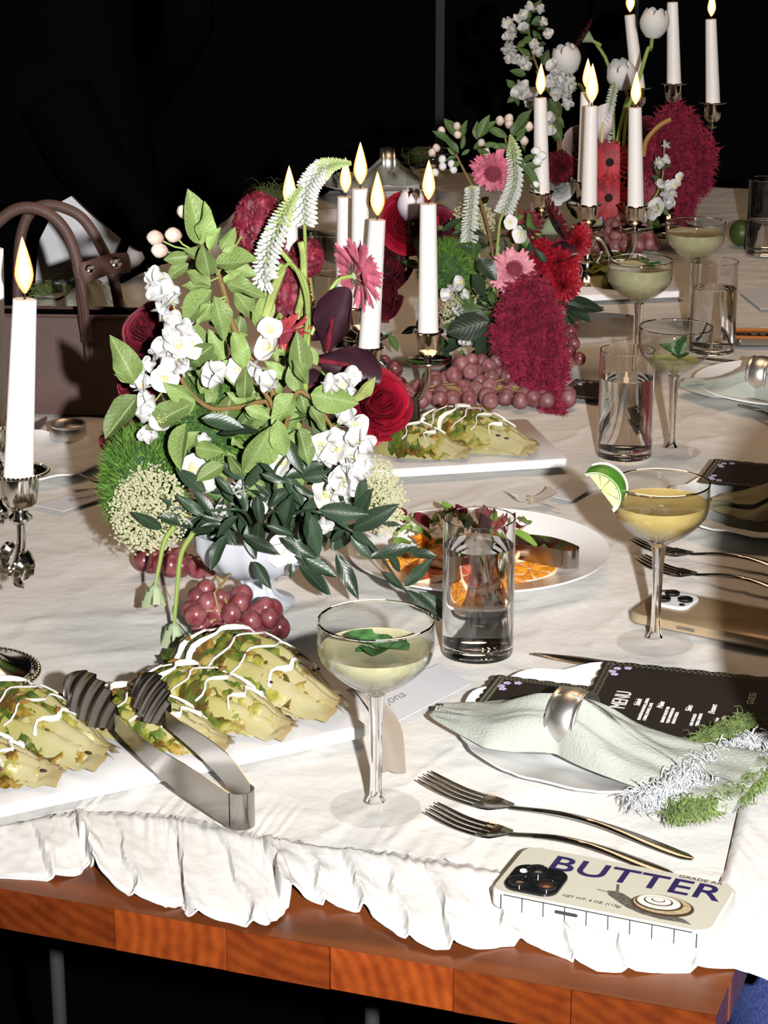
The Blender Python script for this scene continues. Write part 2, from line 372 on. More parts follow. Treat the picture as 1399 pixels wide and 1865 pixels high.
seamR = [T(1318, 1580), T(1336, 1500), T(1362, 1390)]
hemR = [T(1420, 1744), T(1475, 1650), T(1500, 1500)]
s0 = (seamR[-1] - FR).dot(VV); t0 = (seamR[-1] - FR).dot(UU)
for t in [t0 + 0.1 * i for i in range(1, 31)]:
    seamR.append(TB(s0, t)); hemR.append(TB(0.045, t, -0.01))
cl_ = thing('tablecloth', FR, 'crumpled cream linen tablecloth with a gathered ruffle along its edge', 'tablecloth')
def wrinkle(p):
    a = N.noise(V((p.x * 5.1 + p.y * 2.3, p.y * 7.3 - p.x * 1.2, 1.7))); b = N.noise(V((p.x * 17 + 3, p.y * 21, 5.1))); c = N.noise(V((p.x * 3.1 + a * .6, p.y * 13.3 + a, 9)))
    d = 1 - min(abs(c) * 5, 1); e = N.noise(V((p.x * 9 - p.y * 5 + b * .3, p.y * 4, 3)))
    f = 1 - min(abs(e) * 7, 1)
    return -0.0040 + 0.0006 * a + 0.0006 * b + 0.0012 * d * d * d + 0.0018 * f * f * f
LW = [TB(-TW - 0.02, t) for t in (0, TL + 0.02)]
def main_sheet(u, v):
    f = poly(seam, u); g = TB(lerp(-TW - 0.02, s0, u), TL + 0.03)
    if u > 0.93:                                            # the right margin follows the right seam
        k = (u - 0.93) / 0.07; r = poly([seam[-1]] + seamR, v); l = poly(seam, 0.93).lerp(TB(lerp(-TW - 0.02, s0, 0.93), TL + 0.03), v)
        p = l.lerp(r, k)
    else: p = f.lerp(g, v)
    z = wrinkle(p); td = (p - FR).dot(UU)
    if v < 0.03: z += 0.004 * (1 - v / 0.03) * (0.6 + 0.5 * N.noise(V((u * 260, v * 40, 0))))
    if td > TL - 0.004: z = -0.012
    return (p.x - FR.x, p.y - FR.y, z)
m = MB(); m.grid(main_sheet, 210, 330); m.obj('sheet', CLOTH, cl_)
# ruffle with saw-tooth folds: slow rise from the left, abrupt drop
folds = [(75, 0.35), (150, 1.0), (225, 0.3), (330, 0.5), (425, 0.4), (500, 1.0), (570, 0.4), (640, 0.55), (720, 0.3), (800, 0.5), (905, 0.4), (1010, 0.35), (1120, 0.3), (1240, 0.35)]
allS = seam + seamR; allH = hem + hemR
ND = 1200
def px_of(p): 
    q = p - CAM; zz = q.y * cc - q.z * ss; return CX + F * q.x / zz
def ruffle(u, v):
    s_, h_ = poly(allS, u), poly(allH, u)
    xs = px_of(s_.lerp(h_, 0.5)); gr = N.noise(V((u * 420, 0.3, v * 1.3)))
    p = s_.lerp(h_, v) + UU * (0.010 * max(0, 1 - v / 0.05)); env = math.sin(min(v * 1.25, 1) * PI * 0.5)
    gr *= 0.5 + 0.5 * N.noise(V((u * 60, 7, v))); z = -0.0045 + 0.0085 * math.sin(min(v / 0.18, 1) * PI * 0.5) * (1 - v) ** 0.9 + 0.0034 * gr * (1 - v) ** 1.2 + 0.0008
    for fx, a in folds:
        d = xs - fx + 18 * N.noise(V((v * 3, fx, 0))) + (v - 0.5) * -26
        if -4 < d < 110: z += a * 0.017 * env * min((d + 4) / 5, 1) * math.exp(-max(d, 0) / 30)
    z += env * 0.0030 * (N.noise(V((u * 34, v * 1.6, 2))) + 0.30 * N.noise(V((u * 90, v * 3, 4)))) + 0.0006 * N.noise(V((u * 260, v * 8, 7)))
    p = p + UU * (0.004 * gr * (1 - v)) + VV * (0.004 * N.noise(V((u * 160, v * 4, 1))) * env)
    t = (p - FR).dot(UU); s = (p - FR).dot(VV)
    if v > 0.97: z -= 0.0012
    over = max(s, 0); z -= over * 0.55
    return (p.x - FR.x, p.y - FR.y, max(z, -0.0052) if s < 0 and t > 0 else z)
m = MB(); m.grid(ruffle, ND, 44); m.obj('ruffle', CLOTH2, cl_)
# stitched rolled hem
hp = [V(ruffle(i / 700, 1.0)) for i in range(701)]
m = MB(); m.tube(hp, 0.0011, 5); m.obj('hem', CLOTH2, cl_)
# ---------------------------------------------------------------- glasses
def cap_in(prof, lvl):
    "inside outline of a bowl profile (list of r, z upward) up to the level lvl"
    o = []
    for (r0, z0), (r1, z1) in zip(prof, prof[1:]):
        o.append((r0, z0))
        if z1 >= lvl: k = (lvl - z0) / (z1 - z0); o.append((lerp(r0, r1, k), lvl)); break
    return o
CIN = [(0.0, 0.1000), (0.004, 0.1003), (0.0080, 0.1020), (0.0140, 0.1048), (0.0225, 0.1095), (0.0310, 0.1160), (0.0375, 0.1220), (0.0415, 0.1275), (0.0434, 0.1335), (0.0440, 0.140), (0.0439, 0.150), (0.0437, 0.157)]
def coupe(p, lvl, dm, label, group='coupe glasses on the table', sc=1.0):
    t = thing('coupe_glass', p, label, 'glass', group); t.scale = (sc, sc, sc)
    b = MB(); b.lathe([(0.0072, 0.0965)] + [(r + 0.0009 + 0.003 * max(0, 1 - (z - .1) / .02), z - 0.0005) for r, z in CIN[2:]] + [(0.0441, 0.1577)] + CIN[::-1], 56)
    b.obj('bowl', TGLASS, t)
    b = MB(); b.tube([(0.0440 * math.cos(k * PI / 36), 0.0440 * math.sin(k * PI / 36), 0.1573) for k in range(73)], 0.0009, 8, cap=False); b.obj('rim', GLASS, t)
    b = MB(); b.lathe([(0.0, 0.1000), (0.0070, 0.0968), (0.0062, 0.090), (0.0052, 0.078), (0.0046, 0.06), (0.0044, 0.04), (0.0046, 0.022), (0.0052, 0.012), (0.0078, 0.0072), (0.0, 0.0065)], 24)
    b.obj('stem', GLASS, t)
    b = MB(); b.lathe([(0.0, 0.0068), (0.010, 0.0052), (0.020, 0.0030), (0.030, 0.0019), (0.0354, 0.0016), (0.0358, 0.0008), (0.0352, 0.0002), (0.0, 0.0003)], 56)
    b.obj('foot', FGLASS, t)
    ins = [(max(r - 0.0006, 0), z + 0.0006) for r, z in cap_in(CIN, lvl)]
    b = MB(); b.lathe(ins + [(max(ins[-1][0] - 0.0012, 0), lvl + 0.0001), (0, lvl - 0.0002)], 48); b.obj('drink', dm, t)
    return t
def garnish(p, label, s=1.0, up=False, cat='garnish'):
    "a small sprig of mint leaves floating on a drink"
    t = thing('mint_sprig', p, label, cat)
    for k in range(6):
        a = k * 1.05 + 0.4; L = (0.014 + 0.005 * (k % 3)) * s
        b = MB()
        def lf(u, v, a=a, L=L):
            w = L * 0.42 * math.sin(min(u * 1.02, 1) * PI) ** 0.7 * (1 + 0.12 * math.sin(u * 30)); q = (v - 0.5) * 2
            el = (0.4 + 0.9 * (k % 2)) if up else 0.12
            x_ = u * L * math.cos(el) ; z_ = u * L * math.sin(el) + 0.002 + 0.002 * (k % 3) + abs(q) * w * 0.35
            return (math.cos(a) * x_ - math.sin(a) * q * w, math.sin(a) * x_ + math.cos(a) * q * w, z_)
        b.grid(lf, 8, 4); b.obj('leaf', MINT, t)
    return t
P1 = T(685, 1473); coupe(P1, 0.1345, DRINK1, 'front coupe glass holding pale cloudy cocktail with dark mint leaf')
garnish(P1 + V((0.001, -0.006, 0.1325)), 'dark mint leaves floating in the front pale cocktail', 1.25)
P2 = T(1193, 1172); coupe(P2, 0.1385, DRINK2, 'coupe glass of amber cocktail with lime wedge on its rim')
P3 = T(1222, 824); coupe(P3, 0.116, DRINK3, 'nearly empty coupe glass with green dregs and mint leaf', sc=0.99)
garnish(P3 + V((0.004, 0.0, 0.114)), 'green mint leaf standing in the nearly empty coupe', 1.2, True)
def rim_at(px, py, sc=1.0):
    return V((T(px, py, 0.157 * sc).x, T(px, py, 0.157 * sc).y, 0))
P4 = rim_at(1167, 474); coupe(P4, 0.1475, DRINK1, 'nearly full coupe glass beside far white platter of lettuce')
garnish(P4 + V((0.012, 0.0, 0.1455)), 'small green herb leaf floating in the nearly full coupe', 0.8)
P5 = rim_at(1268, 405); coupe(P5, 0.1415, DRINK1, 'farthest right coupe glass of pale cocktail standing in front of magenta amaranth')
P6 = rim_at(790, 275); coupe(P6, 0.120, DRINK3, 'far left coupe glass behind the pink apple buds')
# lime wedge hooked on the rim of the second coupe
LIMEP = mat('lime flesh', (0.66, 0.70, 0.30), rough=0.3, sss=0.2, var=0.15, vscale=260); LIMEW = mat('lime pith', (0.78, 0.80, 0.58), rough=0.5); LIMER = mat('lime rind', (0.055, 0.17, 0.018), rough=0.35, bump=0.3, bscale=500, var=0.2, vscale=60)
lp = AT(1103, 884, P2.y - 0.012); t = thing('lime_wedge', lp, 'lime wedge hooked on the rim of the amber coupe', 'lime')
ax = V((-0.82, -0.15, -0.30)).normalized()                # flesh side faces the camera, rind to the upper right
M = Matrix(((1, 0, 0), (0, 0, -1), (0, 1, 0))).to_4x4() @ Matrix.Rotation(0, 4, 'Z')
rad = 0.0225
b = MB(); n = 18
def rindf(u, v): a = lerp(-0.12, PI * 0.92, u); q = (v - 0.5); rr = rad * (1 - 0.3 * q * q * 1.2); return (rr * math.cos(a), q * 0.021, rr * math.sin(a) - 0.006)
b.grid(rindf, n, 6); o = b.obj('rind', LIMER, t); o.rotation_euler = (0.25, 0.72, -0.25)
b = MB()
for sgn in (-1, 1):
    def fl_(u, v, sgn=sgn): a = lerp(-0.12, PI * 0.92, u); rr = rad * lerp(0.84, 0.985, v); return (rr * math.cos(a), sgn * lerp(0.0085, 0.0103, v), rr * math.sin(a) - 0.006)
    b.grid(fl_, n, 1)
o = b.obj('pith', LIMEW, t); o.rotation_euler = (0.25, 0.72, -0.25)
for i in range(5):
    b = MB()
    for sgn in (-1, 1):
        def sg(u, v, i=i, sgn=sgn): a = lerp(0.0 + i * 0.56, 0.52 + i * 0.56, v); rr = rad * lerp(0.06, 0.84, u); return (rr * math.cos(a), sgn * (0.0080 + 0.0016 * math.sin(v * PI) * math.sin(u * PI)) * lerp(0.35, 1, u), rr * math.sin(a) - 0.006)
        b.grid(sg, 4, 4)
    o = b.obj('segment', LIMEP, t); o.rotation_euler = (0.25, 0.72, -0.25)
def tumbler(p, lvl, label, h=0.132, r=0.033, empty=False):
    t = thing('water_glass', p, label, 'glass', 'tall water tumblers')
    b = MB(); b.lathe([(0, 0.0006), (r - 0.003, 0.0004), (r - 0.0008, 0.0016), (r, 0.004), (r, h - 0.0006), (r - 0.0006, h), (r - 0.0014, h - 0.0006), (r - 0.0016, 0.0125), (r - 0.005, 0.0108), (0, 0.0104)], 72)
    b.obj('tumbler', GLASS, t)
    if not empty:
        q = r - 0.00158
        b = MB(); b.lathe([(0, 0.01044), (r - 0.005, 0.01084), (q, 0.0126), (q, lvl + 0.0008), (q - 0.0008, lvl), (0, lvl - 0.0001)], 72); b.obj('water', WATER, t)
    return t
tumbler(T(870, 1189), 0.106, 'front tall water tumbler beside the round citrus plate')
tumbler(T(1137, 830), 0.098, 'tall water tumbler right of the magenta amaranth')
tumbler(T(1296, 640), 0.094, 'tall water tumbler left of the orange square dish')
tumbler(T(1392, 462), 0.06, 'partly hidden water tumbler at the far right')
tumbler(AT(603, 560, 3.3).xy.to_3d(), 0.07, 'tall water tumbler behind the five white candles')
g = thing('lime_half', T(1350, 448) + V((0, 0, 0.0)), 'dark green lime lying beside the farthest tumbler', 'lime')
b = MB(); b.ball((0, 0, 0.0235), 0.024, 18, 12, (0.95, 1, 0.98)); b.tube([(0, 0, 0.046), (0.001, 0, 0.0485)], [0.003, 0.0015], 8); b.obj('rind', mat('dark lime rind', (0.035, 0.06, 0.012), rough=0.4, bump=0.2), g)

# ---------------------------------------------------------------- plates and platters
def plate(name, p, r, label, h=0.020, group='white dinner plates', scal=0.0, rz=0):
    t = thing(name, p, label, 'plate', group, rz)
    k = r / 0.13
    b = MB(); pr = [(0, 0.004), (0.070 * k, 0.004), (0.082 * k, 0.006), (0.095 * k, h - 0.007), (0.128 * k, h - 0.001), (0.130 * k, h), (0.129 * k, h - 0.0025), (0.094 * k, h - 0.0105), (0.080 * k, 0.002), (0.072 * k, 0.0002), (0.066 * k, 0.0002), (0.064 * k, 0.002), (0, 0.002)]
    if scal:
        n = 96; m0 = len(b.v); vs = []; 
        for (rr, z) in pr:
            for j in range(n):
                a = 2 * PI * j / n; w_ = 1 + scal * abs(math.cos(a * 6)) * (rr / (0.13 * k)) ** 4; vs.append((rr * w_ * math.cos(a), rr * w_ * math.sin(a), z + 0.0018 * math.cos(a * 12) * (rr / (0.13 * k)) ** 3 * (1 if rr > 0.08 * k else 0)))
        b.add(vs, [(i * n + j, i * n + (j + 1) % n, (i + 1) * n + (j + 1) % n, (i + 1) * n + j) for i in range(len(pr) - 1) for j in range(n)])
    else: b.lathe(pr, 72)
    b.obj('plate_body', WHITE, t); return t
CPL = T(870, 1033); plate('round_plate', CPL, 0.135, 'round white plate of citrus salad behind the front tumbler', 0.022)
NPL = T(1120, 1352); plate('dinner_plate', NPL, 0.130, 'white fluted plate under the rolled sage napkin in front', 0.017, scal=0.035)
plate('dinner_plate', T(1400, 945), 0.112, 'white fluted plate under the olive napkin in shadow', 0.018, scal=0.03)
plate('dinner_plate', T(1435, 718), 0.125, 'white plate under the pale sage napkin at the right', 0.018)
plate('dinner_plate', AT(700, 345, 4.42).xy.to_3d(), 0.13, 'far white plate under a folded napkin behind the candles', 0.03)
plate('dinner_plate', T(470, 478), 0.12, 'white plate behind the pale apple leaves under a fringed napkin', 0.02)
plate('dinner_plate', T(640, 420), 0.12, 'dim white plate behind the five candle group', 0.02)
plate('dinner_plate', T(150, 640), 0.12, 'dim white plate behind the brown leather bag', 0.02)
plate('dinner_plate', T(45, 845), 0.10, 'white scalloped plate behind the left silver candelabra', 0.012, scal=0.03)
def platter(a, b_, c, label, h=0.014):
    "rectangular stone platter: a = left front corner, b_ = right front corner, c = right back corner (on its top level)"
    a, b_, c = V(a), V(b_), V(c); x = (b_ - a).normalized(); L = (b_ - a).length; y = V((-x.y, x.x, 0)); W = (c - b_).dot(y)
    t = thing('serving_platter', V((b_.x, b_.y, 0)), label, 'platter', 'white rectangular stone platters', math.atan2(x.y, x.x))
    pts = []; r = 0.008
    for (ox, oy, a0) in ((-r, r, -90), (-r, W - r, 0), (-L + r, W - r, 90), (-L + r, r, 180)):
        for k in range(5): q = math.radians(a0 + k * 22.5); pts.append((ox + r * math.cos(q), oy + r * math.sin(q)))
    m = MB(); m.prism(pts, 0.0045, h, 0.0015); m.obj('slab', MARBLE, t, ang=50)
    m = MB(); m.prism([(-0.02, 0.02), (-0.02, W - 0.02), (-L + 0.02, W - 0.02), (-L + 0.02, 0.02)][::-1], 0.0003, 0.0048); m.obj('foot_rim', MARBLE, t, sm=False)
    return t, x, y, L, W
HP = 0.014
pa = platter(T(-110, 1492, HP), T(672, 1322, HP), T(500, 1186, HP), 'front white stone platter of grilled romaine with steel tongs')
pb = platter(T(600, 862, HP), T(1036, 836, HP), T(968, 762, HP), 'middle white stone platter of grilled romaine before the grapes')
pc = platter(T(1010, 540, HP), T(1246, 530, HP), T(1225, 475, HP), 'far white stone platter of lettuce at the candelabra foot')
pd = platter(T(930, 600, HP), T(1100, 596, HP), T(1085, 566, HP), 'small white stone platter end under the far tongs')

# ---------------------------------------------------------------- cutlery
def fork(p, ang, label, pitch=0.0, L=0.195, group='silver forks'):
    t = thing('fork', p, label, 'fork', group, ang)
    # local x: 0 at handle end, L at the tine tips
    b = MB(); n = 26; pts = []; rx = []; ry = []
    for i in range(n):
        u = i / (n - 1); x = u * 0.66 * L; z = 0.0035 + 0.010 * math.sin(u * PI) ** 1.2 * (0.4 + 0.6 * u) + (0.007 if False else 0)
        pts.append((x, 0, z)); rx.append(fr([0.0048, 0.0062, 0.0056, 0.0042, 0.0030, 0.0025, 0.0026, 0.0034], u) if i else 0.002); ry.append(fr([0.0012, 0.0014, 0.0015, 0.0018, 0.0021, 0.0022, 0.0018, 0.0013], u))
    b.tube(pts, rx, 10, ry); b.obj('handle', STEEL, t)
    b = MB(); x0 = 0.655 * L; x1 = 0.78 * L
    def head(u, v):
        x = lerp(x0, x1, u); w = fr([0.0032, 0.0075, 0.0112, 0.0124, 0.0126], u); q = (v - 0.5) * 2
        return (x, q * w, fr([0.0042, 0.0025, 0.0012, 0.0010, 0.0013], u) + 0.0016 * q * q)
    b.grid(head, 12, 8)
    def head2(u, v): q = V(head(u, 1 - v)); return (q.x, q.y, q.z - 0.0012)
    b.grid(head2, 12, 8); b.obj('neck_plate', STEEL, t)
    for k in range(4):
        b = MB(); yc = (-0.0103, -0.0034, 0.0034, 0.0103)[k]; pts = []
        for i in range(10):
            u = i / 9; pts.append((lerp(x1 - 0.006, L, u), yc * (1 - 0.05 * u), fr([0.0015, 0.0016, 0.0022, 0.0040, 0.0066, 0.0098], u)))
        b.tube(pts, [0.0019] * 7 + [0.0017, 0.0013, 0.0006], 6, [0.0011] * 8 + [0.0009, 0.0005]); b.obj('tine', STEEL, t)
    return t
def aim(a, b_): d = V(b_) - V(a); return math.atan2(d.y, d.x), d.length
A = T(1262, 1572); B = T(773, 1420, .006); a, l = aim(A, B); fork(A, a, 'silver fork nearest the rolled sage napkin', L=l)
A = T(1225, 1600); B = T(786, 1478, .006); a, l = aim(A, B); fork(A, a, 'silver fork lying half under the printed phone', L=l)
A = T(1470, 1055); B = T(1155, 985, .006); a, l = aim(A, B); fork(A, a, 'silver fork lying beside the olive napkin plate', L=l)
A = T(1472, 1098); B = T(1166, 1020, .006); a, l = aim(A, B); fork(A, a, 'silver fork touching the clear phone case', L=l)
A = T(1450, 800); B = T(1345, 738, .006); a, l = aim(A, B); fork(A, a + PI, 'silver fork handle sticking out from the pale sage plate', L=0.19).location = T(1348, 742) + V((0, 0, ZT))
def knife(p, ang, label, L=0.21):
    "local x: 0 at blade tip"
    t = thing('table_knife', p, label, 'knife', 'silver table knives', ang)
    b = MB(); pts = []; rx = []
    for i in range(14): u = i / 13; pts.append((u * L * 0.55, 0.002 * math.sin(u * 3), 0.0030)); rx.append(fr([0.0012, 0.006, 0.0085, 0.009, 0.0088, 0.008, 0.006], u))
    b.tube(pts, rx, 8, 0.0009); b.obj('blade', STEEL, t)
    b = MB(); pts = []; rx = []; ry = []
    for i in range(14): u = i / 13; pts.append((L * (0.54 + 0.46 * u), 0, 0.0036)); rx.append(fr([0.0045, 0.005, 0.0055, 0.0065, 0.0072, 0.005], u)); ry.append(fr([0.003, 0.0034, 0.0032, 0.003, 0.0026, 0.0016], u))
    b.tube(pts, rx, 10, ry); b.obj('handle', STEEL, t); return t
A = T(972, 1196, .012); a, l = aim(A, T(1250, 1240, .012)); knife(A, a, 'silver knife with its tip beyond the black menu card', 0.22)
A = T(1262, 655); a, l = aim(A, T(1390, 668)); knife(A, a, 'silver knife lying above the pale sage napkin', 0.2)
A = T(85, 764); a, l = aim(A, T(-30, 850)); knife(A, a, 'thin silver knife beside the silver napkin ring on the left', 0.2)
A = T(1235, 905); a, l = aim(A, T(1380, 915)); knife(A, a, 'silver knife between the dark menu card and olive napkin', 0.19)
def tongs(bend, tipA, tipB, label, hb=0.026, zb=0.003, zt_=0.03, heads=None, hw=0.040, group='steel serving tongs', ridged=True):
    "two sprung arms standing on edge, joined by a rounded bend, ending in ridged paddles"
    bend, tipA, tipB = V(bend), V(tipA), V(tipB)
    t = thing('serving_tongs', V((bend.x, bend.y, 0)), label, 'tongs', group)
    mid = (tipA + tipB) * 0.5; dx = (V((mid.x, mid.y, 0)) - V((bend.x, bend.y, 0))).normalized(); dy = V((-dx.y, dx.x, 0)); o = V((bend.x, bend.y, 0))
    r = 0.011; arc = [bend + dx * (r - r * math.cos(q)) + dy * (r * math.sin(q)) for q in [math.radians(a) for a in range(-90, 91, 15)]]
    heads = list(heads) if heads else [None, None]
    if (tipA - bend).dot(dy) > (tipB - bend).dot(dy): tipA, tipB = tipB, tipA; heads.reverse()
    L = (tipB - bend).length
    def side(st, tip):
        pts = []
        for i in range(25):
            u = i / 24; p = st.lerp(tip, u); q = p + dy * (0.006 * math.sin(u * PI) * (1 if st is arc[-1] else -1)); pts.append(V((q.x, q.y, lerp(zb, zt_, u))))
        return pts
    hs = lambda u: fr([hb, hb, hb * 0.93, hb * 0.8, hb * 0.66, hb * 0.55, hb * 0.5], u)
    for nm, tip, sg, hd_ in (('arm', tipA, -1, heads[0]), ('arm', tipB, 1, heads[1])):
        pts = side(arc[0] if sg < 0 else arc[-1], tip); b = MB()
        for off in (-0.0006, 0.0006):
            b.grid(lambda u, v: V(poly(pts, u)) + dy * off + V((0, 0, (v if off > 0 else 1 - v) * hs(u))) - o, 24, 2)
        b.grid(lambda u, v: V(poly(pts, u)) + dy * lerp(-0.0006, 0.0006, v) + V((0, 0, hs(u))) - o, 24, 1)
        b.obj(nm, STEEL, t)
        e0 = pts[-1]; d = (pts[-1] - pts[-2]).normalized()
        if ridged:
            b = MB(); e0 = V((e0.x, e0.y, e0.z + hb * 0.25)); hv = V(hd_) - e0; wv = V((-0.30, 0.0, -0.95)); wv = (wv - hv.normalized() * wv.dot(hv.normalized())).normalized(); nn = hv.cross(wv).normalized()
            for off in (-0.0007, 0.0007):
                def hd(u, v):
                    w = hw * fr([0.42, 0.62, 0.92, 1.0, 1.0, 0.96, 0.62], u); q = v if off > 0 else 1 - v
                    rg = 0.0022 * math.cos(u * PI * 2 * 5) * min(1, u * 5)
                    return e0 + hv * (u * (1 - 0.10 * (2 * q - 1) ** 2)) + wv * ((q - 0.5) * w) + nn * (off + rg) - o
                b.grid(hd, 70, 12)
            b.obj('ridged_paddle', DSTEEL, t)
    b = MB()
    for off in (0, 0.0012):
        b.grid(lambda u, v: V((poly(arc, u).x, poly(arc, u).y, zb)) + dx * off + V((0, 0, v * hb)) - o, 24, 2)
    b.grid(lambda u, v: V((poly(arc, u).x, poly(arc, u).y, zb)) + dx * (0.0012 * v) + V((0, 0, hb)) - o, 24, 1)
    b.obj('bend', STEEL, t)
    return t
tongs(T(456, 1514), T(210, 1318, .05), T(303, 1312, .05), 'steel tongs resting on the front romaine platter', 0.030, 0.002, 0.044, heads=(AT(122, 1236, T(210, 1318, .05).y + 0.035), AT(252, 1236, T(303, 1312, .05).y + 0.03)))
tongs(T(1050, 1068), T(900, 985, .02), T(880, 1000, .02), 'steel tongs lying on the round citrus plate', 0.019, 0.020, 0.022, ridged=False)
tongs(T(1153, 612), T(965, 585, .02), T(985, 603, .02), 'steel tongs at the small platter behind the amaranth', 0.028, 0.003, 0.012, ridged=False)
t = thing('serving_fork', T(735, 790, .02), 'steel ridged serving utensil at the left of the middle platter', 'tongs')
b = MB()
for off in (0, 0.0012): b.grid(lambda u, v: V((lerp(-0.022, 0.022, v) * lerp(1, 0.86, u), off + 0.003 * u + 0.0016 * math.cos(v * PI * 10), u * 0.042)), 8, 44)
b.obj('ridged_paddle', DSTEEL, t)
b = MB(); b.tube([(0, 0.001, 0.004), (-0.02, 0.004, 0.0), (-0.07, 0.01, -0.004)], [0.008, 0.006, 0.005], 8, 0.0012); b.obj('arm', STEEL, t)

# ---------------------------------------------------------------- candelabras and candles
cups = []
def candelabra(loc, arms, zc, label, style, footr=0.062, colz=None, foot=True):
    t = thing('silver_candelabra', loc, label, 'candelabra', 'silver candelabras')
    L0 = V((loc[0], loc[1], 0)); 
    colz = colz or 0.12
    b = MB()
    b.lathe([(0, 0.0), (footr, 0.0003), (footr, 0.003), (footr * 0.92, 0.005), (footr * 0.9, 0.007), (footr * 0.6, 0.013), (footr * 0.36, 0.024), (footr * 0.22, 0.036), (0.011, 0.046), (0.015, 0.049), (0.015, 0.052), (0.0085, 0.055), (0.007, 0.062)], 40); b.obj('foot', SILVER, t)
    if style == 'beaded':
        b = MB()
        for k in range(64): a = 2 * PI * k / 64; b.ball((footr * math.cos(a), footr * math.sin(a), 0.004), 0.0026, 6, 4)
        b.obj('beading', SILVER, t)
    b = MB(); zz = colz
    b.lathe([(0, 0.055), (0.0075, 0.06), (0.0095, 0.075), (0.0085, zz * .55 + .03), (0.006, zz * .6 + .036), (0.0105, zz * .62 + .04), (0.0105, zz * .62 + .043), (0.0065, zz * .66 + .045), (0.0085, zz * 0.8 + .03), (0.0062, zz * .9 + .015), (0.0115, zz), (0.0115, zz + 0.004), (0.006, zz + 0.009), (0.006, zc - 0.04), (0, zc - 0.036)], 24); b.obj('column', SILVER, t)
    def cup(p):
        b = MB()
        if style == 'beaded' or style == 'flange':
            b.lathe([(0, -0.047), (0.006, -0.046), (0.0105, -0.042), (0.0105, -0.040), (0.006, -0.036), (0.010, -0.033), (0.0150, -0.027), (0.0172, -0.014), (0.0178, -0.002), (0.026, 0.0), (0.0275, 0.0015), (0.026, 0.0025), (0.0160, 0.0012), (0.0148, -0.004), (0, -0.005)], 32, p - L0)
        else:
            b.lathe([(0, -0.042), (0.005, -0.041), (0.0045, -0.036), (0.0095, -0.032), (0.0125, -0.028), (0.0150, -0.012), (0.0168, -0.003), (0.0205, 0.0), (0.0195, 0.0014), (0.0160, -0.001), (0.0145, -0.006), (0, -0.006)], 32, p - L0)
        b.obj('candle_cup', SILVER, t)
        if style == 'beaded':
            b = MB()
            for k in range(44): a = 2 * PI * k / 44; b.ball((p.x - L0.x + 0.0265 * math.cos(a), p.y - L0.y + 0.0265 * math.sin(a), p.z + 0.0022), 0.0019, 6, 4)
            b.obj('beading', SILVER, t)
        if style == 'pan':
            b = MB(); b.lathe([(0, -0.045), (0.012, -0.0445), (0.024, -0.0415), (0.0285, -0.038), (0.0282, -0.037), (0.022, -0.040), (0.008, -0.042), (0, -0.042)], 36, p - L0); b.obj('drip_pan', SILVER, t)
        cups.append(p)
    for p in arms:
        d = V((p.x - L0.x, p.y - L0.y, 0)); r = d.length; d.normalize(); zb = p.z - 0.044
        za = min(colz + 0.004, zb + 0.03)
        path = [d * 0.006 + V((0, 0, za - 0.012)), d * r * 0.16 + V((0, 0, za + 0.002)), d * r * 0.34 + V((0, 0, za - 0.004)), d * r * 0.55 + V((0, 0, za - 0.033)), d * r * 0.72 + V((0, 0, zb - 0.046)), d * r * 0.88 + V((0, 0, zb - 0.043)), d * r * 0.985 + V((0, 0, zb - 0.022)), d * r + V((0, 0, zb + 0.002))]
        b = MB(); b.tube(smooth(path, 34), [0.0052 - 0.0012 * (i / 33) for i in range(34)], 10); b.obj('arm', SILVER, t)
        if style == 'beaded':
            b = MB()
            for q in range(3):
                c = d * r * (0.86 + 0.1 * q) + V((0, 0, zb - 0.02 - 0.008 * q)); sgn = 1 if q % 2 else -1
                b.tube(smooth([c, c + V((0.006 * sgn, -0.003, -0.006)), c + V((0.009 * sgn, -0.004, -0.018)), c + V((0.003 * sgn, -0.003, -0.026))], 10), [0.003, 0.005, 0.006, 0.006, 0.006, 0.005, 0.004, 0.004, 0.003, 0.001], 8)
            b.obj('leaf_scroll', SILVER, t)
        cup(p)
    if zc: cup(V((L0.x, L0.y, zc)))
    return t
def candle(base, top, label, lit=True, r0=0.0132, r1=0.0103, fl=0.036, lean=0.0):
    base, top = V(base), V(top); h = (top - base).length
    t = thing('taper_candle', base, label, 'candle', 'white taper candles')
    d = top - base; b = MB(); n = 14
    b.tube([V((0, 0, 0))] + [d * (i / n) for i in range(1, n)] + [d * 0.997, d], [lerp(r0, r1, i / n) for i in range(n)] + [r1, r1 * 0.86], 24); b.obj('wax_body', WAX, t)
    b = MB(); b.tube([d, d + V((0.0004, 0, 0.004)), d + V((0.0012, 0, 0.0085))], [0.0011, 0.001, 0.0007], 6); b.obj('wick', WICK, t)
    if lit:
        b = MB(); o = d + V((0.0005 + lean, 0, 0.0045))
        pr = [(0, 0), (0.22, 0.03), (0.62, 0.13), (0.92, 0.25), (1, 0.34), (0.93, 0.45), (0.74, 0.6), (0.5, 0.75), (0.25, 0.89), (0.08, 0.97), (0, 1)]
        b.lathe([(r * 0.0075 * (fl / 0.045), z * fl) for r, z in pr], 14, o); b.obj('flame', FLAME, t)
    return t
def cnd(px, ptop, pbase, Y, label, pbx=None, **k):
    candle(AT(pbx or px, pbase, Y), AT(px, ptop, Y), label, **k)
YA = 2.72
cA = AT(657, 600, YA); baseA = V((cA.x, YA, 0))
aR = AT(780, 603, YA - 0.01); aL = AT(527, 640, YA + 0.03); aF = AT(683, 640, YA - 0.085); aB = AT(629, 580, YA + 0.085)
zr = aR.z
for q in (aL, aF, aB): q.z = zr
aF = AT(672, 645, YA - 0.085); aF.z = zr - 0.002
candelabra(baseA, [aR, aL, aF, aB], zr + 0.03, 'silver five light candelabra between the two nearest bouquets', 'pan', colz=zr - 0.045)
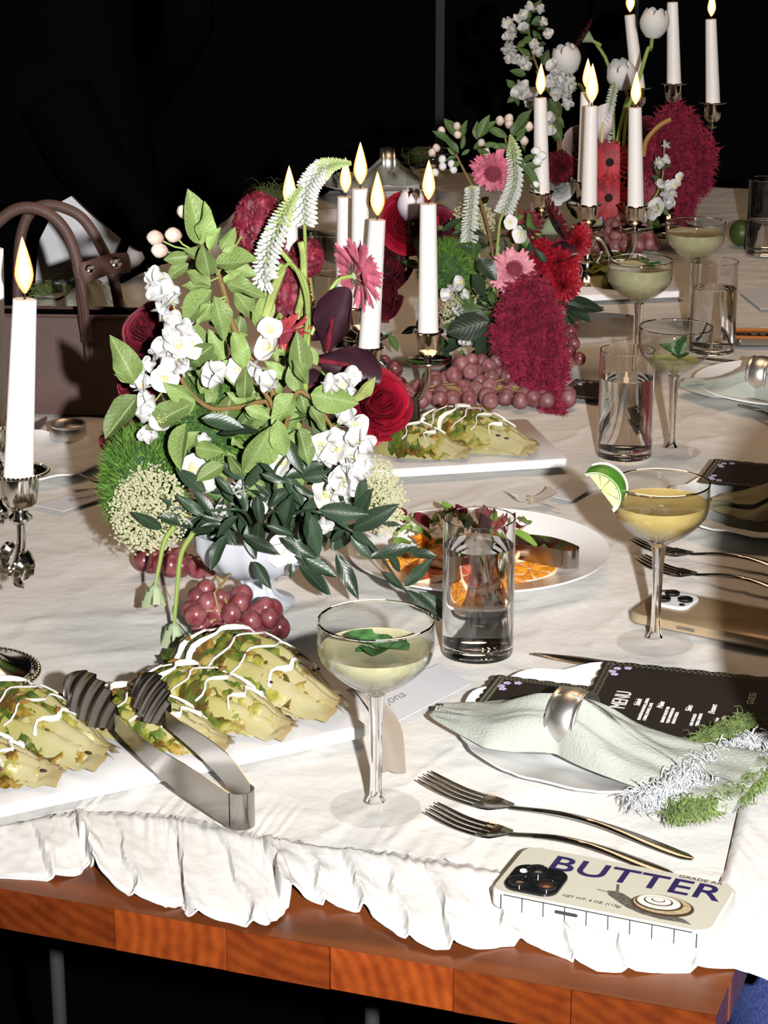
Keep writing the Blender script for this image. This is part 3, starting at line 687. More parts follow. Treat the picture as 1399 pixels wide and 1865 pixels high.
candle(aR + V((0, 0, -.004)), AT(780, 371, aR.y), 'white candle on the right arm of the middle candelabra', fl=0.050)
candle(aF + V((0, 0, -.004)), AT(687, 400, aF.y), 'white candle on the front arm of the middle candelabra', fl=0.054)
candle(V((cA.x, YA, zr + 0.026)), AT(656, 343, YA), 'tallest center white candle of the middle candelabra', fl=0.053)
candle(aB + V((0, 0, -.004)), AT(629, 358, aB.y), 'white candle on the back arm of the middle candelabra', fl=0.046)
candle(aL + V((0, 0, -.004)), AT(527, 383, aL.y), 'white candle on the left arm behind the white flower spikes', fl=0.052)
YB = 3.50
cB = AT(1073, 372, YB); baseB = V((cB.x, YB, 0)); bR = AT(1158, 374, YB - 0.01); bL = AT(987, 350, YB + 0.04); bK = AT(1066, 330, YB + 0.10)
candelabra(baseB, [bR, bL, bK], cB.z, 'silver candelabra with visible round foot beside the far platter', 'pan', footr=0.058, colz=cB.z - 0.06)
candle(cB + V((0, 0, -.004)), AT(1077, 193, YB), 'white candle on the column of the footed candelabra', fl=0.062)
candle(bR + V((0, 0, -.004)), AT(1157, 196, bR.y), 'white candle on the right arm of the footed candelabra', fl=0.052)
candle(bL + V((0, 0, -.004)), AT(984, 178, bL.y), 'white candle left of the column in front of apple blossom', fl=0.050)
candle(bK + V((0, 0, -.004)), AT(1069, 168, bK.y), 'white candle mostly hidden behind the column candle', fl=0.050)
YC = 4.03
cC = AT(1228, 152, YC); baseC = V((cC.x, YC, 0)); eR = AT(1299, 187, YC - 0.02); eL = AT(1163, 160, YC + 0.06)
candelabra(baseC, [eR, eL], cC.z, 'farthest silver candelabra rising behind the magenta amaranth', 'flange', colz=cC.z - 0.06)
candle(cC + V((0, 0, -.004)), AT(1225, 4, YC), 'tallest white candle on the farthest candelabra', fl=0.05, r1=0.0098)
candle(eR + V((0, 0, -.004)), AT(1295, 35, eR.y), 'rightmost white candle on the farthest candelabra', fl=0.046, r1=0.0098)
candle(eL + V((0, 0, -.004)), AT(1147, 27, eL.y), 'leaning white candle left of the upright white tulip', fl=0.05, r1=0.0098)
YD = 1.86
cD = T(-52, 1232); baseD = V((cD.x, cD.y, 0)); dR = AT(33, 862, YD - 0.01); dB = AT(-16, 772, YD + 0.13); dL = V((baseD.x - 0.09, YD + 0.02, dR.z))
candelabra(baseD, [dR, dB, dL], dR.z + 0.035, 'silver beaded candelabra cut off by the left frame edge', 'beaded', footr=0.060, colz=dR.z - 0.05)
candle(dR + V((0, 0, -.004)), AT(45, 545, dR.y), 'nearest white candle at the left on the beaded candelabra', fl=0.050)
candle(dB + V((0, 0, -.004)), AT(-14, 452, dB.y), 'white candle barely showing at the left frame edge', fl=0.04)
candle(dL + V((0, 0, -.004)), dL + V((0.0, 0, 0.165)), 'white candle outside the frame on the beaded candelabra', fl=0.04)
candle(V((baseD.x, baseD.y, dR.z + 0.031)), V((baseD.x, baseD.y, dR.z + 0.20)), 'center candle of the beaded candelabra at the left', fl=0.04)
def napkin_ring(p, ang, label, tilt=0.0, r=0.019, w=0.026, sx=1.0):
    t = thing('napkin_ring', p, label, 'napkin ring', 'silver napkin rings', ang)
    b = MB(); h = w / 2
    pr = [(r, -h), (r + 0.0016, -h), (r + 0.0022, -h + 0.0015), (r + 0.0008, -h + 0.0035), (r + 0.0018, -h + 0.005), (r + 0.003, 0), (r + 0.0018, h - 0.005), (r + 0.0008, h - 0.0035), (r + 0.0022, h - 0.0015), (r + 0.0016, h), (r, h), (r - 0.0003, 0)]
    b.lathe(pr, 40, closed=True); me = b.mesh('ring_band', SATIN)
    o = put(me, 'ring_band', t); return t, o
t, o = napkin_ring(T(126, 808), 0, 'empty silver napkin ring in front of the brown bag', r=0.0195); o.location = (0, 0, 0.0135)
# ---------------------------------------------------------------- food
def food_ramp(name, r, **k): return mat(name, (0.5, 0.5, 0.2), ramp=r, **k)
LETT = food_ramp('grilled romaine leaf', [(0.0, (0.34, 0.31, 0.15)), (0.25, (0.27, 0.235, 0.05)), (0.48, (0.14, 0.15, 0.015)), (1.0, (0.035, 0.075, 0.010))], rough=0.4, rampn=1.7, vscale=75, bump=0.5, bscale=160, rand=0.12)
LETTC = food_ramp('charred romaine leaf', [(0.0, (0.30, 0.26, 0.09)), (0.3, (0.22, 0.14, 0.018)), (0.5, (0.085, 0.035, 0.006)), (1.0, (0.05, 0.085, 0.010))], rough=0.4, rampn=1.5, vscale=80, bump=0.6, bscale=200, rand=0.15)
RIB = food_ramp('pale romaine rib', [(0.0, (0.28, 0.22, 0.10)), (0.3, (0.34, 0.31, 0.17)), (1.0, (0.27, 0.25, 0.07))], rough=0.3, rampn=0.9, vscale=40, sss=0.2)
CHAR = mat('charred edge', (0.03, 0.015, 0.006), rough=0.7)
SAUCE = mat('white dressing', (0.66, 0.64, 0.58), rough=0.25)
PEPITA = mat('toasted pumpkin seed', (0.17, 0.085, 0.018), rough=0.4, rand=0.3)
RA = random.Random(21)
def wedge(base, tip, label, w=0.055, h=0.036, group='grilled romaine wedges', z0=0.0142, seeds=5, sauces=5, hi=True, seed=0):
    "long wedge of romaine: base = root end, tip = leafy end"
    q = random.Random(seed + 5); base = V((base.x, base.y, 0)); tip = V((tip.x, tip.y, 0)); d = tip - base; L = d.length; ang = math.atan2(d.y, d.x)
    t = thing('romaine_wedge', base + V((0, 0, z0)), label, 'lettuce', group, ang)
    def prof(u): return fr([0.30, 0.55, 0.78, 0.95, 1.0, 0.98, 0.86, 0.55, 0.2], u)
    def top(u, y): 
        w_ = w * 0.5 * prof(u); k = max(0, 1 - (y / w_) ** 2) if w_ > 1e-5 else 0
        return h * prof(u) * (0.25 + 0.75 * k ** 0.6)
    # solid heart
    b = MB(); b.grid(lambda u, v: (u * L * 0.93, (v - 0.5) * w * prof(u) * 0.92, max(0, h * 0.72 * prof(u) * math.sin(v * PI) ** 0.8)), 16, 12); b.obj('heart', RIB, t)
    nl = 22 if hi else 8
    for k in range(nl):
        s = (k + 0.5) / nl; ph = q.uniform(0, 9); x0 = q.uniform(0.0, 0.68) * L * (0.4 if k % 3 == 0 else 1); x1 = min(L * 1.03, x0 + L * q.uniform(0.28, 0.5)); yc = (s - 0.5) * w * 0.95; dy = q.uniform(-0.010, 0.010); lw = q.uniform(0.009, 0.017); am = q.uniform(0.003, 0.007)
        def lf(u, v, x0=x0, x1=x1, yc=yc, dy=dy, lw=lw, am=am, ph=ph):
            x = lerp(x0, x1, u); e = (v - 0.5) * 2; ww = lw * fr([0.55, 0.8, 1.0, 1.1, 1.0, 0.55], u)
            y = yc * prof(x / L) + dy * u + e * ww
            z = top(min(x / L, 1), max(min(y, w * .49 * prof(x / L)), -w * .49 * prof(x / L))) * 0.93 + 0.0022 + am * e * e * math.sin(u * 17 + ph + e * 2) * (0.4 + u) + 0.0040 * N.noise(V((x * 90, y * 120, ph))) + 0.0018 * N.noise(V((x * 260, y * 260, ph)))
            return (x, y, max(z - 0.004 * e * e, 0.0005))
        b = MB(); b.grid(lf, 24 if hi else 10, 10); b.obj('leaf', LETTC if q.random() < 0.5 else LETT, t)
    for k in range(4 if hi else 2):                               # pale ribs at the root end
        yc = (k - 1.5) * w * 0.16; x1 = L * q.uniform(0.38, 0.55)
        def rb(u, v, yc=yc, x1=x1, k=k): x = lerp(-0.004 * k, x1, u); e = (v - 0.5) * 2; y = yc * (0.6 + u) + e * 0.011 * (1 - 0.4 * u); return (x, y, max(0.0008, top(max(x / L, 0.02), max(min(y, w * .49 * prof(x / L)), -w * .49 * prof(x / L))) + 0.003 - 0.005 * e * e + 0.001 * math.sin(x * 300 + k)))
        b = MB(); b.grid(rb, 10, 6); b.obj('rib', RIB, t)
    for k in range(sauces):
        x = L * (0.16 + 0.72 * (k + 0.5) / sauces); n = 16; pts = []; sl = q.uniform(0.15, 0.4)
        for i in range(n):
            y = lerp(-0.50, 0.46, i / (n - 1)) * w * prof(x / L); xx = x + y * sl + 0.004 * math.sin(i * 1.1 + k * 2)
            pts.append((xx, y, top(min(max(xx / L, 0), 1), y) + 0.0048))
        b = MB(); b.tube(pts, [0.0010] + [0.0021 + 0.0009 * math.sin(i * 0.9 + k) for i in range(n - 2)] + [0.0026], 8, [0.0009] * n); b.obj('dressing', SAUCE, t)
    for k in range(seeds):
        x = L * q.uniform(0.2, 0.9); y = q.uniform(-0.35, 0.3) * w * prof(x / L); M = Matrix.Rotation(q.uniform(0, 6), 3, 'Z') @ Matrix.Rotation(q.uniform(-.5, .5), 3, 'X')
        b = MB(); b.ball((x, y, top(x / L, y) + 0.006), 0.0055, 8, 5, (1, 0.5, 0.28), M); b.obj('pumpkin_seed', PEPITA, t)
    b = MB()
    for k in range(5): x = L * q.uniform(0.0, 0.9); y = q.choice((-1, 1)) * w * 0.4 * prof(x / L); b.ball((x, y, top(x / L, y) + 0.004), q.uniform(0.0015, 0.0035), 6, 4, (1.6, 0.8, 0.5))
    b.obj('charred_bits', CHAR, t, kind='stuff')
    return t
Z1 = 0.03
wedge(T(610, 1296, 0.02), T(318, 1190, 0.02), 'romaine wedge at the right end of the front platter', 0.085, 0.045, seed=1)
wedge(T(520, 1338, 0.015), T(238, 1258, 0.015), 'romaine wedge between the two tong paddles on front platter', 0.062, 0.036, seed=2, seeds=4)
wedge(T(405, 1372, 0.012), T(120, 1296, 0.012), 'romaine wedge lying under the near tong arm', 0.066, 0.030, seed=3, seeds=6)
wedge(T(190, 1392, 0.015), T(-120, 1290, 0.015), 'broad romaine wedge left of the tongs on front platter', 0.085, 0.042, seed=4, seeds=9, sauces=6)
wedge(T(95, 1425, 0.012), T(-200, 1390, 0.012), 'romaine wedge cut off by the frame at front platter corner', 0.055, 0.030, seed=6, seeds=3)
wedge(T(968, 818, 0.02), T(742, 770, 0.03), 'charred romaine wedge on the middle platter before the grapes', 0.075, 0.042, seed=7, seeds=8, sauces=6)
wedge(T(842, 836, 0.012), T(650, 805, 0.02), 'pale romaine wedge at the front of the middle platter', 0.060, 0.034, seed=8, seeds=2, sauces=4)
wedge(T(1205, 520, 0.02), T(1010, 500, 0.02), 'yellow romaine wedge on the far platter under the candelabra', 0.075, 0.03, hi=False, seed=9, seeds=2, sauces=2)
wedge(T(1215, 500, 0.02), T(1060, 478, 0.02), 'yellow romaine wedge behind the nearly full coupe', 0.06, 0.03, hi=False, seed=10, seeds=2, sauces=2)
# citrus salad
FLO = mat('orange flesh', (0.66, 0.24, 0.015), rough=0.25, sss=0.2, var=0.25, vscale=150, bump=0.4, bscale=400)
FLB = mat('blood orange flesh', (0.30, 0.030, 0.018), rough=0.25, sss=0.2, var=0.4, vscale=120, bump=0.4, bscale=400)
FLG = mat('pink grapefruit flesh', (0.52, 0.10, 0.05), rough=0.25, sss=0.2, var=0.3, vscale=120, bump=0.4, bscale=400)
MEMB = mat('citrus membrane', (0.72, 0.50, 0.32), rough=0.5)
ONION = mat('shaved fennel', (0.72, 0.70, 0.55), rough=0.3); HERB = mat('green herb', (0.11, 0.19, 0.03), rough=0.5, rand=0.4); BEET = mat('red radicchio', (0.14, 0.012, 0.02), rough=0.4)
MARI = mat('orange edible petals', (0.75, 0.25, 0.01), rough=0.6)
def citrus(p, r, fm, label, tilt, k):
    t = thing('citrus_slice', p, label, 'citrus', 'citrus slices on the round plate', RA.uniform(0, 6)); 
    Mx = Matrix.Rotation(tilt[0], 4, 'X') @ Matrix.Rotation(tilt[1], 4, 'Y')
    b = MB(); b.lathe([(0, -0.003), (r * 0.96, -0.003), (r, 0), (r * 0.96, 0.0022), (r * 0.9, 0.0025), (0, 0.0022)], 28); o = b.obj('disc', MEMB, t); o.matrix_local = Mx
    for i in range(9):
        b = MB(); b.grid(lambda u, v: (r * lerp(0.08, 0.93, u) * math.cos(lerp(i + 0.06, i + 0.94, v) * 2 * PI / 9), r * lerp(0.08, 0.93, u) * math.sin(lerp(i + 0.06, i + 0.94, v) * 2 * PI / 9), 0.0024 + 0.0016 * math.sin(v * PI) * math.sin(lerp(.1, .95, u) * PI)), 4, 4)
        o = b.obj('segment', fm, t); o.matrix_local = Mx
cz = 0.009
for (px, py, r, fm, lb, ti, dz) in ((905, 1052, .031, FLO, 'orange slice seen through the front tumbler', (.12, 0), .004), (965, 1040, .029, FLO, 'orange slice under the tong bend', (.1, .15), .003), (770, 1048, .030, FLG, 'pink grapefruit slice left of the front tumbler', (.2, .1), .006),
    (835, 1030, .030, FLB, 'blood orange slice behind the front tumbler', (.25, -.1), .010), (742, 1032, .027, FLO, 'orange slice beside the trailing dark leaves', (.1, -.2), .003), (900, 1015, .028, FLG, 'pink grapefruit slice under the shaved fennel', (.3, .1), .012),
    (800, 1002, .027, FLO, 'orange slice half covered by red radicchio', (.2, .1), .008), (955, 1010, .026, FLB, 'blood orange slice under the tong arms', (.15, .1), .006)):
    citrus(T(px, py, cz + dz) , r, fm, lb, ti, 0)
t = thing('salad_topping', T(840, 1000, 0.012), 'heap of herbs, fennel shavings and radicchio on the citrus salad', 'salad')
for k in range(46):
    x, y = RA.gauss(-0.005, 0.040), RA.gauss(0.0, 0.026); a = RA.uniform(0, 6); L = RA.uniform(0.012, 0.032); z = 0.012 + 0.018 * math.exp(-(x * x + y * y) / 0.0012) + RA.uniform(0, .004); cv = RA.uniform(-.012, .012); kind = k % 4; b = MB()
    if kind == 0: b.tube(smooth([(x, y, z), (x + L * .5 * math.cos(a) - cv * math.sin(a), y + L * .5 * math.sin(a) + cv * math.cos(a), z + .006), (x + L * math.cos(a), y + L * math.sin(a), z)], 8), 0.0012, 5, 0.0006); b.obj('fennel_shaving', ONION, t)
    else:
        wv = (0.007, 0.005, 0.009)[kind - 1]
        b.grid(lambda u, v: (x + u * L * math.cos(a) - (v - .5) * wv * math.sin(u * PI) * 2 * math.sin(a), y + u * L * math.sin(a) + (v - .5) * wv * math.sin(u * PI) * 2 * math.cos(a), z + .010 * math.sin(u * 2) + .003 * math.sin(v * 6)), 6, 3)
        b.obj('herb_leaf' if kind < 3 else 'radicchio_leaf', HERB if kind < 3 else BEET, t)
for (px, py, z) in ((765, 970, .035), (775, 975, .03), (948, 966, .03), (940, 972, .03)):
    p = T(px, py, z) - T(840, 1000, 0.012); b = MB()
    for k in range(9):
        a = k * 0.7; b.grid(lambda u, v: (p.x + u * 0.009 * math.cos(a) - (v - .5) * .005 * math.sin(a), p.y + u * 0.009 * math.sin(a) + (v - .5) * .005 * math.cos(a), p.z - 0.012 + 0.006 * u + (k % 3) * .002), 3, 2)
    b.obj('orange_blossom', MARI, t)

# ---------------------------------------------------------------- grapes
GRAPE = mat('red grape skin', (0.12, 0.018, 0.022), rough=0.25, var_col=(0.21, 0.075, 0.08), vscale=70, rand=0.25, sss=0.1)
GRAPEB = mat('dusty bloomed grape skin', (0.15, 0.035, 0.038), rough=0.45, var_col=(0.26, 0.125, 0.135), vscale=60, rand=0.22)
GSTEM = mat('grape stem', (0.25, 0.17, 0.06), rough=0.7)
gme = []
for k in range(4):
    b = MB(); b.ball((0, 0, 0), 0.0105, 16, 10, (0.95 + 0.03 * k, 0.97, 1.04 + 0.03 * k)); gme.append(b.mesh('grape', GRAPE))
gmb = []
for k in range(4):
    b = MB(); b.ball((0, 0, 0), 0.0108, 16, 10, (0.96 + 0.03 * k, 0.98, 1.03 + 0.03 * k)); gmb.append(b.mesh('grape', GRAPEB))
def grapes(loc, pts, meshes, label, stems=(), s=1.0):
    t = thing('grape_bunch', loc, label, 'grapes', 'bunches of red grapes')
    for i, p in enumerate(pts):
        M = Matrix.Translation(V(p) - V(loc)) @ Matrix.Rotation(RA.uniform(0, 6), 4, 'Z') @ Matrix.Rotation(RA.uniform(-.6, .6), 4, 'X') @ Matrix.Scale(s * RA.uniform(0.92, 1.1), 4)
        put(meshes[i % 4], 'grape', t, M)
    b = MB(); c = sum((V(p) for p in pts), V()) / len(pts) - V(loc)
    for p in pts[::2]: b.tube([c, (c + V(p) - V(loc)) * 0.5 + V((0, 0, .004)), V(p) - V(loc)], 0.0011, 5)
    for st in stems: b.tube([V(q) - V(loc) for q in st], 0.0014, 5)
    b.obj('stem', GSTEM, t); return t
GY = T(420, 1165).y
gp = []
for (px, py, dy) in ((347, 1113, 0), (360, 1090, .02), (375, 1074, .025), (357, 1122, -.012), (366, 1140, .0), (391, 1136, .015), (402, 1090, .02), (421, 1118, 0), (396, 1113, .01), (414, 1160, -.02), (440, 1085, .02), (437, 1098, .01), (457, 1131, -.005), (470, 1172, -.03), (452, 1173, -.028), (489, 1128, .008), (483, 1108, .015), (492, 1126, -.0), (495, 1112, .02), (385, 1157, .01), (398, 1167, -.01), (440, 1160, -.012), (427, 1143, .0), (462, 1150, -.0), (446, 1182, -.034), (467, 1120, .012), (500, 1140, .02), (378, 1100, .012)):
    p = AT(px, py, GY + dy); p.z = max(p.z, 0.0108); gp.append(p)
grapes(T(420, 1160), gp, gme, 'red grape bunch under the footed bowl of the front bouquet', [(AT(420, 1118, GY), AT(395, 1050, GY + .03)), (AT(400, 1120, GY), AT(390, 1080, GY), AT(420, 1045, GY + .04))])
t = thing('loose_grape', T(509, 1163), 'single dark grape lying right of the front grape bunch', 'grape'); put(gme[2], 'grape_berry', t, Matrix.Translation((0, 0, 0.0105)))
gp = [AT(px, py, 2.12 + dy) for (px, py, dy) in ((262, 1020, 0), (278, 1024, .01), (295, 1026, .0), (312, 1030, -.01), (330, 1032, 0), (345, 1028, .01), (360, 1034, .0), (300, 1012, .02), (325, 1015, .02), (375, 1040, .01))]
grapes(gp[0], gp, gme, 'dark grapes hanging behind the lace flower at left')
def heap(loc, x0, x1, y0, y1, Y0, Y1, n, meshes, label, s=1.0):
    "pile of grapes between the pixel columns x0..x1, its foot on the table at depths Y0..Y1"
    pts = []
    for k in range(6000):
        px = RA.uniform(x0, x1); e = 1 - abs((px - (x0 + x1) / 2) / ((x1 - x0) / 2)) ** 2.5; py = RA.uniform(lerp(y1, y0, max(e, 0.12)), y1); f = (y1 - py) / (y1 - y0)
        p = AT(px, py, lerp(Y0, Y1, f) + RA.uniform(-.01, .02)); p.z = max(p.z, 0.011)
        if all((p - q).length > 0.0175 * s for q in pts): pts.append(p)
        if len(pts) >= n: break
    return grapes(loc, pts, meshes, label, s=s)
heap(T(860, 745), 725, 1035, 655, 762, 2.77, 2.86, 120, gmb, 'large dusty red grape bunch behind the middle platter')
heap(T(1035, 660), 1010, 1062, 590, 655, 2.93, 3.0, 14, gme, 'small red grape bunch right of the magenta amaranth', 0.85)
heap(T(1140, 470), 1085, 1195, 400, 450, 3.66, 3.74, 30, gmb, 'dark grape bunch behind the footed candelabra stem', 1.0)
heap(T(690, 700), 655, 745, 660, 735, 2.80, 2.86, 24, gme, 'shaded grape bunch behind the red rose and candelabra arm', 1.0)
# ---------------------------------------------------------------- flowers
RF = random.Random(5)
LEAFL = leaf_mat('pale apple leaf', (0.15, 0.215, 0.065), (0.22, 0.28, 0.12), rand=0.42, vein=0.14)
LEAFY = leaf_mat('yellow green leaf', (0.24, 0.28, 0.085), (0.30, 0.33, 0.15), rand=0.2, vein=0.12)
LEAFD = leaf_mat('dark ruscus leaf', (0.021, 0.040, 0.021), (0.035, 0.055, 0.03), rough=0.38, spec=0.45, rand=0.45, vein=0.06)
LEAFM = leaf_mat('mid green leaf', (0.060, 0.105, 0.030), (0.11, 0.16, 0.06), rand=0.35, vein=0.12)
PETW = mat('white petal', (0.64, 0.635, 0.62), rough=0.7, spec=0.2)
PETP = mat('blush petal', (0.72, 0.52, 0.44), rough=0.6, ramp=[(0, (0.36, 0.14, 0.12)), (0.5, (0.52, 0.40, 0.33)), (1, (0.58, 0.52, 0.45))], rand=0.1)
STAM = mat('yellow stamens', (0.62, 0.55, 0.20), rough=0.6)
STEMG = mat('green stem', (0.22, 0.30, 0.07), rough=0.5, rand=0.15); STEMB = mat('brown twig', (0.17, 0.10, 0.03), rough=0.7, bump=0.3)
RED = mat('red petal', (0.30, 0.008, 0.018), rough=0.55, rand=0.25, var=0.3, vscale=80); DRED = mat('dark red petal', (0.11, 0.006, 0.016), rough=0.6, rand=0.25, var=0.4, vscale=90)
ROSE = mat('crimson rose petal', (0.22, 0.005, 0.016), rough=0.5, rand=0.35, spec=0.3); BURG = mat('burgundy calla', (0.030, 0.010, 0.016), rough=0.4, spec=0.5, var=0.3, vscale=30)
PINK = mat('pink scabiosa petal', (0.50, 0.125, 0.18), rough=0.6, rand=0.2, var=0.2, vscale=120); PINKD = mat('rose pink centre', (0.20, 0.025, 0.05), rough=0.7)
AMAR = mat('magenta amaranth', (0.27, 0.011, 0.046), rough=0.8, var_col=(0.13, 0.005, 0.020), vscale=90)
FUZZ = mat('green dianthus hair', (0.12, 0.24, 0.028), rough=0.7, var_col=(0.05, 0.13, 0.02), vscale=120); FUZZD = mat('green dianthus core', (0.02, 0.06, 0.02), rough=0.8)
LACE = mat('cream lace floret', (0.46, 0.45, 0.29), rough=0.8); LACEG = mat('lace stalk', (0.25, 0.30, 0.08), rough=0.6)
SPIKE = mat('white veronica floret', (0.52, 0.54, 0.49), rough=0.7); SPIKEG = mat('green veronica tip', (0.36, 0.44, 0.19), rough=0.7)
GERC = mat('dark gerbera eye', (0.012, 0.004, 0.006), rough=0.9); SEPAL = mat('grey green sepal', (0.27, 0.33, 0.19), rough=0.7)
GOLDS = mat('golden stem', (0.30, 0.17, 0.04), rough=0.5); LILAC = mat('lilac white petal', (0.66, 0.60, 0.66), rough=0.5, ramp=[(0, (0.14, 0.05, 0.16)), (0.5, (0.62, 0.55, 0.60)), (1, (0.75, 0.73, 0.72))])

def leaf_mesh(name, m, wd, fold, droop, wav, ph):
    def f(u, v):
        e = (v - 0.5) * 2; w_ = wd * (math.sin(min(u, 1) ** 0.85 * PI) ** 0.85) * 0.5; w_ = max(w_, 0.004)
        return (u, e * w_, fold * abs(e) * w_ - droop * u * u + wav * math.sin(u * 9 + ph + e) * abs(e) * w_ * 2 - 0.012 * (1 - abs(e)))
    b = MB(); b.grid(f, 9, 4); return b.mesh(name, m)
def leaves(m, wd, n=5): return [leaf_mesh('leaf', m, wd * RF.uniform(.85, 1.15), RF.uniform(.25, .6), RF.uniform(0.0, .25), RF.uniform(0, .25), k) for k in range(n)]
LL, LY, LD, LM = leaves(LEAFL, 0.50), leaves(LEAFY, 0.42), leaves(LEAFD, 0.30), leaves(LEAFM, 0.38)
def blossom_mesh(op, ph, m=PETW, n=5):
    "unit blossom facing +z; op 0 = bud .. 1 = open"
    b = MB()
    for k in range(n):
        a = k * 2 * PI / n + ph; ti = lerp(1.35, 0.30, op) + 0.12 * math.sin(k * 2.3 + ph)
        def pf(u, v, a=a, ti=ti):
            e = (v - 0.5) * 2; w_ = 0.46 * math.sin(min(u * 0.93 + 0.06, 1) * PI) ** 0.6; cu = ti * (1 - 0.1 * u) + 0.35 * u * (1 - op); r = u * 0.95
            x_ = r * math.cos(ti) + 0.06; z_ = r * math.sin(ti) - (0.25 * u * u if op > 0.5 else -0.0) + 0.22 * e * e * w_; x_ -= (0.55 * u * u * (1 - op)); y_ = e * w_
            return (x_ * math.cos(a) - y_ * math.sin(a), x_ * math.sin(a) + y_ * math.cos(a), z_)
        b.grid(pf, 7, 5)
    b.m = 1; b.ball((0, 0, 0.05), 0.12, 8, 5)
    if op > 0.5:
        for k in range(9): a = k * 0.7; b.tube([(0, 0, 0), (0.2 * math.cos(a), 0.2 * math.sin(a), 0.34)], 0.014, 4); b.ball((0.2 * math.cos(a), 0.2 * math.sin(a), 0.35), 0.035, 5, 3)
    return b.mesh('blossom', [m, STAM])
BLO = [blossom_mesh(o, p) for o, p in ((0.62, 0), (0.5, 1), (0.40, 2), (0.35, 3), (0.8, .5), (0.22, 1.4))]
def bud_mesh(m):
    b = MB(); b.lathe([(0, 0), (0.18, 0.05), (0.42, 0.3), (0.5, 0.6), (0.40, 0.95), (0.2, 1.15), (0, 1.2)], 12)
    for k in range(3): 
        a = k * 2.1; b.grid(lambda u, v: ((0.52 * math.sin(u * 2.4 + .3)) * math.cos(a + (v - .5) * 1.9 * math.sin(u * PI)), (0.52 * math.sin(u * 2.4 + .3)) * math.sin(a + (v - .5) * 1.9 * math.sin(u * PI)), 0.05 + 1.12 * u), 6, 4)
    return b.mesh('bud', m)
BUD = bud_mesh(PETW); BUDP = bud_mesh(PETP)
def stem_thing(name, label, cat, path, r=0.0022, m=None, group=None, n=24):
    p = smooth(path, n); t = thing(name, p[0], label, cat, group)
    b = MB(); b.tube([q - p[0] for q in p], [lerp(r, r * 0.6, i / (n - 1)) for i in range(n)], 7); b.obj('stem', m or STEMG, t); t['_o'] = 0; return t, p[0], p
def px_path(l, Y): return [AT(q[0], q[1], Y + (q[2] if len(q) > 2 else 0)) for q in l]
CAMD = lambda p: (CAM - p).normalized()
def add_leaf(t, o, b_, tip, pool, up=None, name='leaf', wf=1.0):
    d = tip - b_; L = d.length
    if L < 1e-5: return
    u = up or (CAMD(b_) * RF.uniform(.5, 1.0) + V((RF.uniform(-.6, .6), RF.uniform(-.3, .2), RF.uniform(-.1, .8))))
    put(RF.choice(pool), name, t, frame(b_ - o, d, u) @ Matrix.Diagonal((L, L * wf, L, 1)))
def px_leaves(t, o, lst, pool, Y, jit=0.012, stalk=True, wf=1.0):
    for q in lst:
        yb = Y + RF.uniform(-jit, jit); yt = yb + RF.uniform(-0.018, 0.012)
        b_ = AT(q[0], q[1], yb); tp = AT(q[2], q[3], yt); add_leaf(t, o, b_, tp, pool, wf=wf)
def add_blossom(t, o, p, r, d=None, meshes=None, name='blossom'):
    d = d or (CAMD(p) + V((RF.uniform(-.8, .8), RF.uniform(-.2, .4), RF.uniform(-.5, .7)))); d = V(d).normalized(); r *= 1.62; M = frame(p - o - d * r * 0.25, d.orthogonal(), d) @ Matrix.Rotation(RF.uniform(0, 6), 4, 'Z') @ Matrix.Scale(r, 4)
    put(RF.choice(meshes or BLO), name, t, M)
def add_bud(t, o, p, r, d, me=None): d = V(d).normalized(); put(me or BUD, 'bud', t, frame(p - o - d * r * .6, d.orthogonal(), d) @ Matrix.Scale(r, 4))
def twigs(t, o, pairs_, r=0.0009, m=None):
    for a, c in pairs_: b = MB(); b.tube([a - o, (a + c) / 2 - o + V((0, 0, -.002)), c - o], r, 5); b.obj('twig', m or STEMG, t)
GF, GM_, GB = 'stems of the front bouquet', 'stems of the middle bouquet', 'stems of the far bouquet'

def footed_bowl(c, R_, h, label, m):
    t = thing('footed_bowl', c, label, 'vase', 'white footed flower bowls'); n = 96; k = R_ / 0.062; z_ = h / 0.078
    pr = [(0, 0), (0.036, 0.0005), (0.037, 0.003), (0.030, 0.006), (0.020, 0.011), (0.0155, 0.018), (0.017, 0.026), (0.022, 0.030), (0.038, 0.036), (0.052, 0.047), (0.060, 0.062), (0.062, 0.078), (0.0600, 0.078), (0.057, 0.062), (0.045, 0.046), (0, 0.038)]
    b = MB(); vs = []
    for (r, z) in pr:
        for j in range(n): a = 2 * PI * j / n; w_ = 1 + 0.035 * math.cos(a * 12) * (1 if 0.028 < z < 0.074 or 0.01 < z < .027 else 0); vs.append((r * k * w_ * math.cos(a), r * k * w_ * math.sin(a), z * z_))
    b.add(vs, [(i * n + j, i * n + (j + 1) % n, (i + 1) * n + (j + 1) % n, (i + 1) * n + j) for i in range(len(pr) - 1) for j in range(n)]); b.obj('bowl', m, t); return t
CER = mat('blue white glaze', (0.47, 0.485, 0.53), rough=0.2)
FV = T(468, 1098); YF = FV.y
footed_bowl(FV, 0.063, 0.080, 'white fluted footed bowl holding the front bouquet', CER)
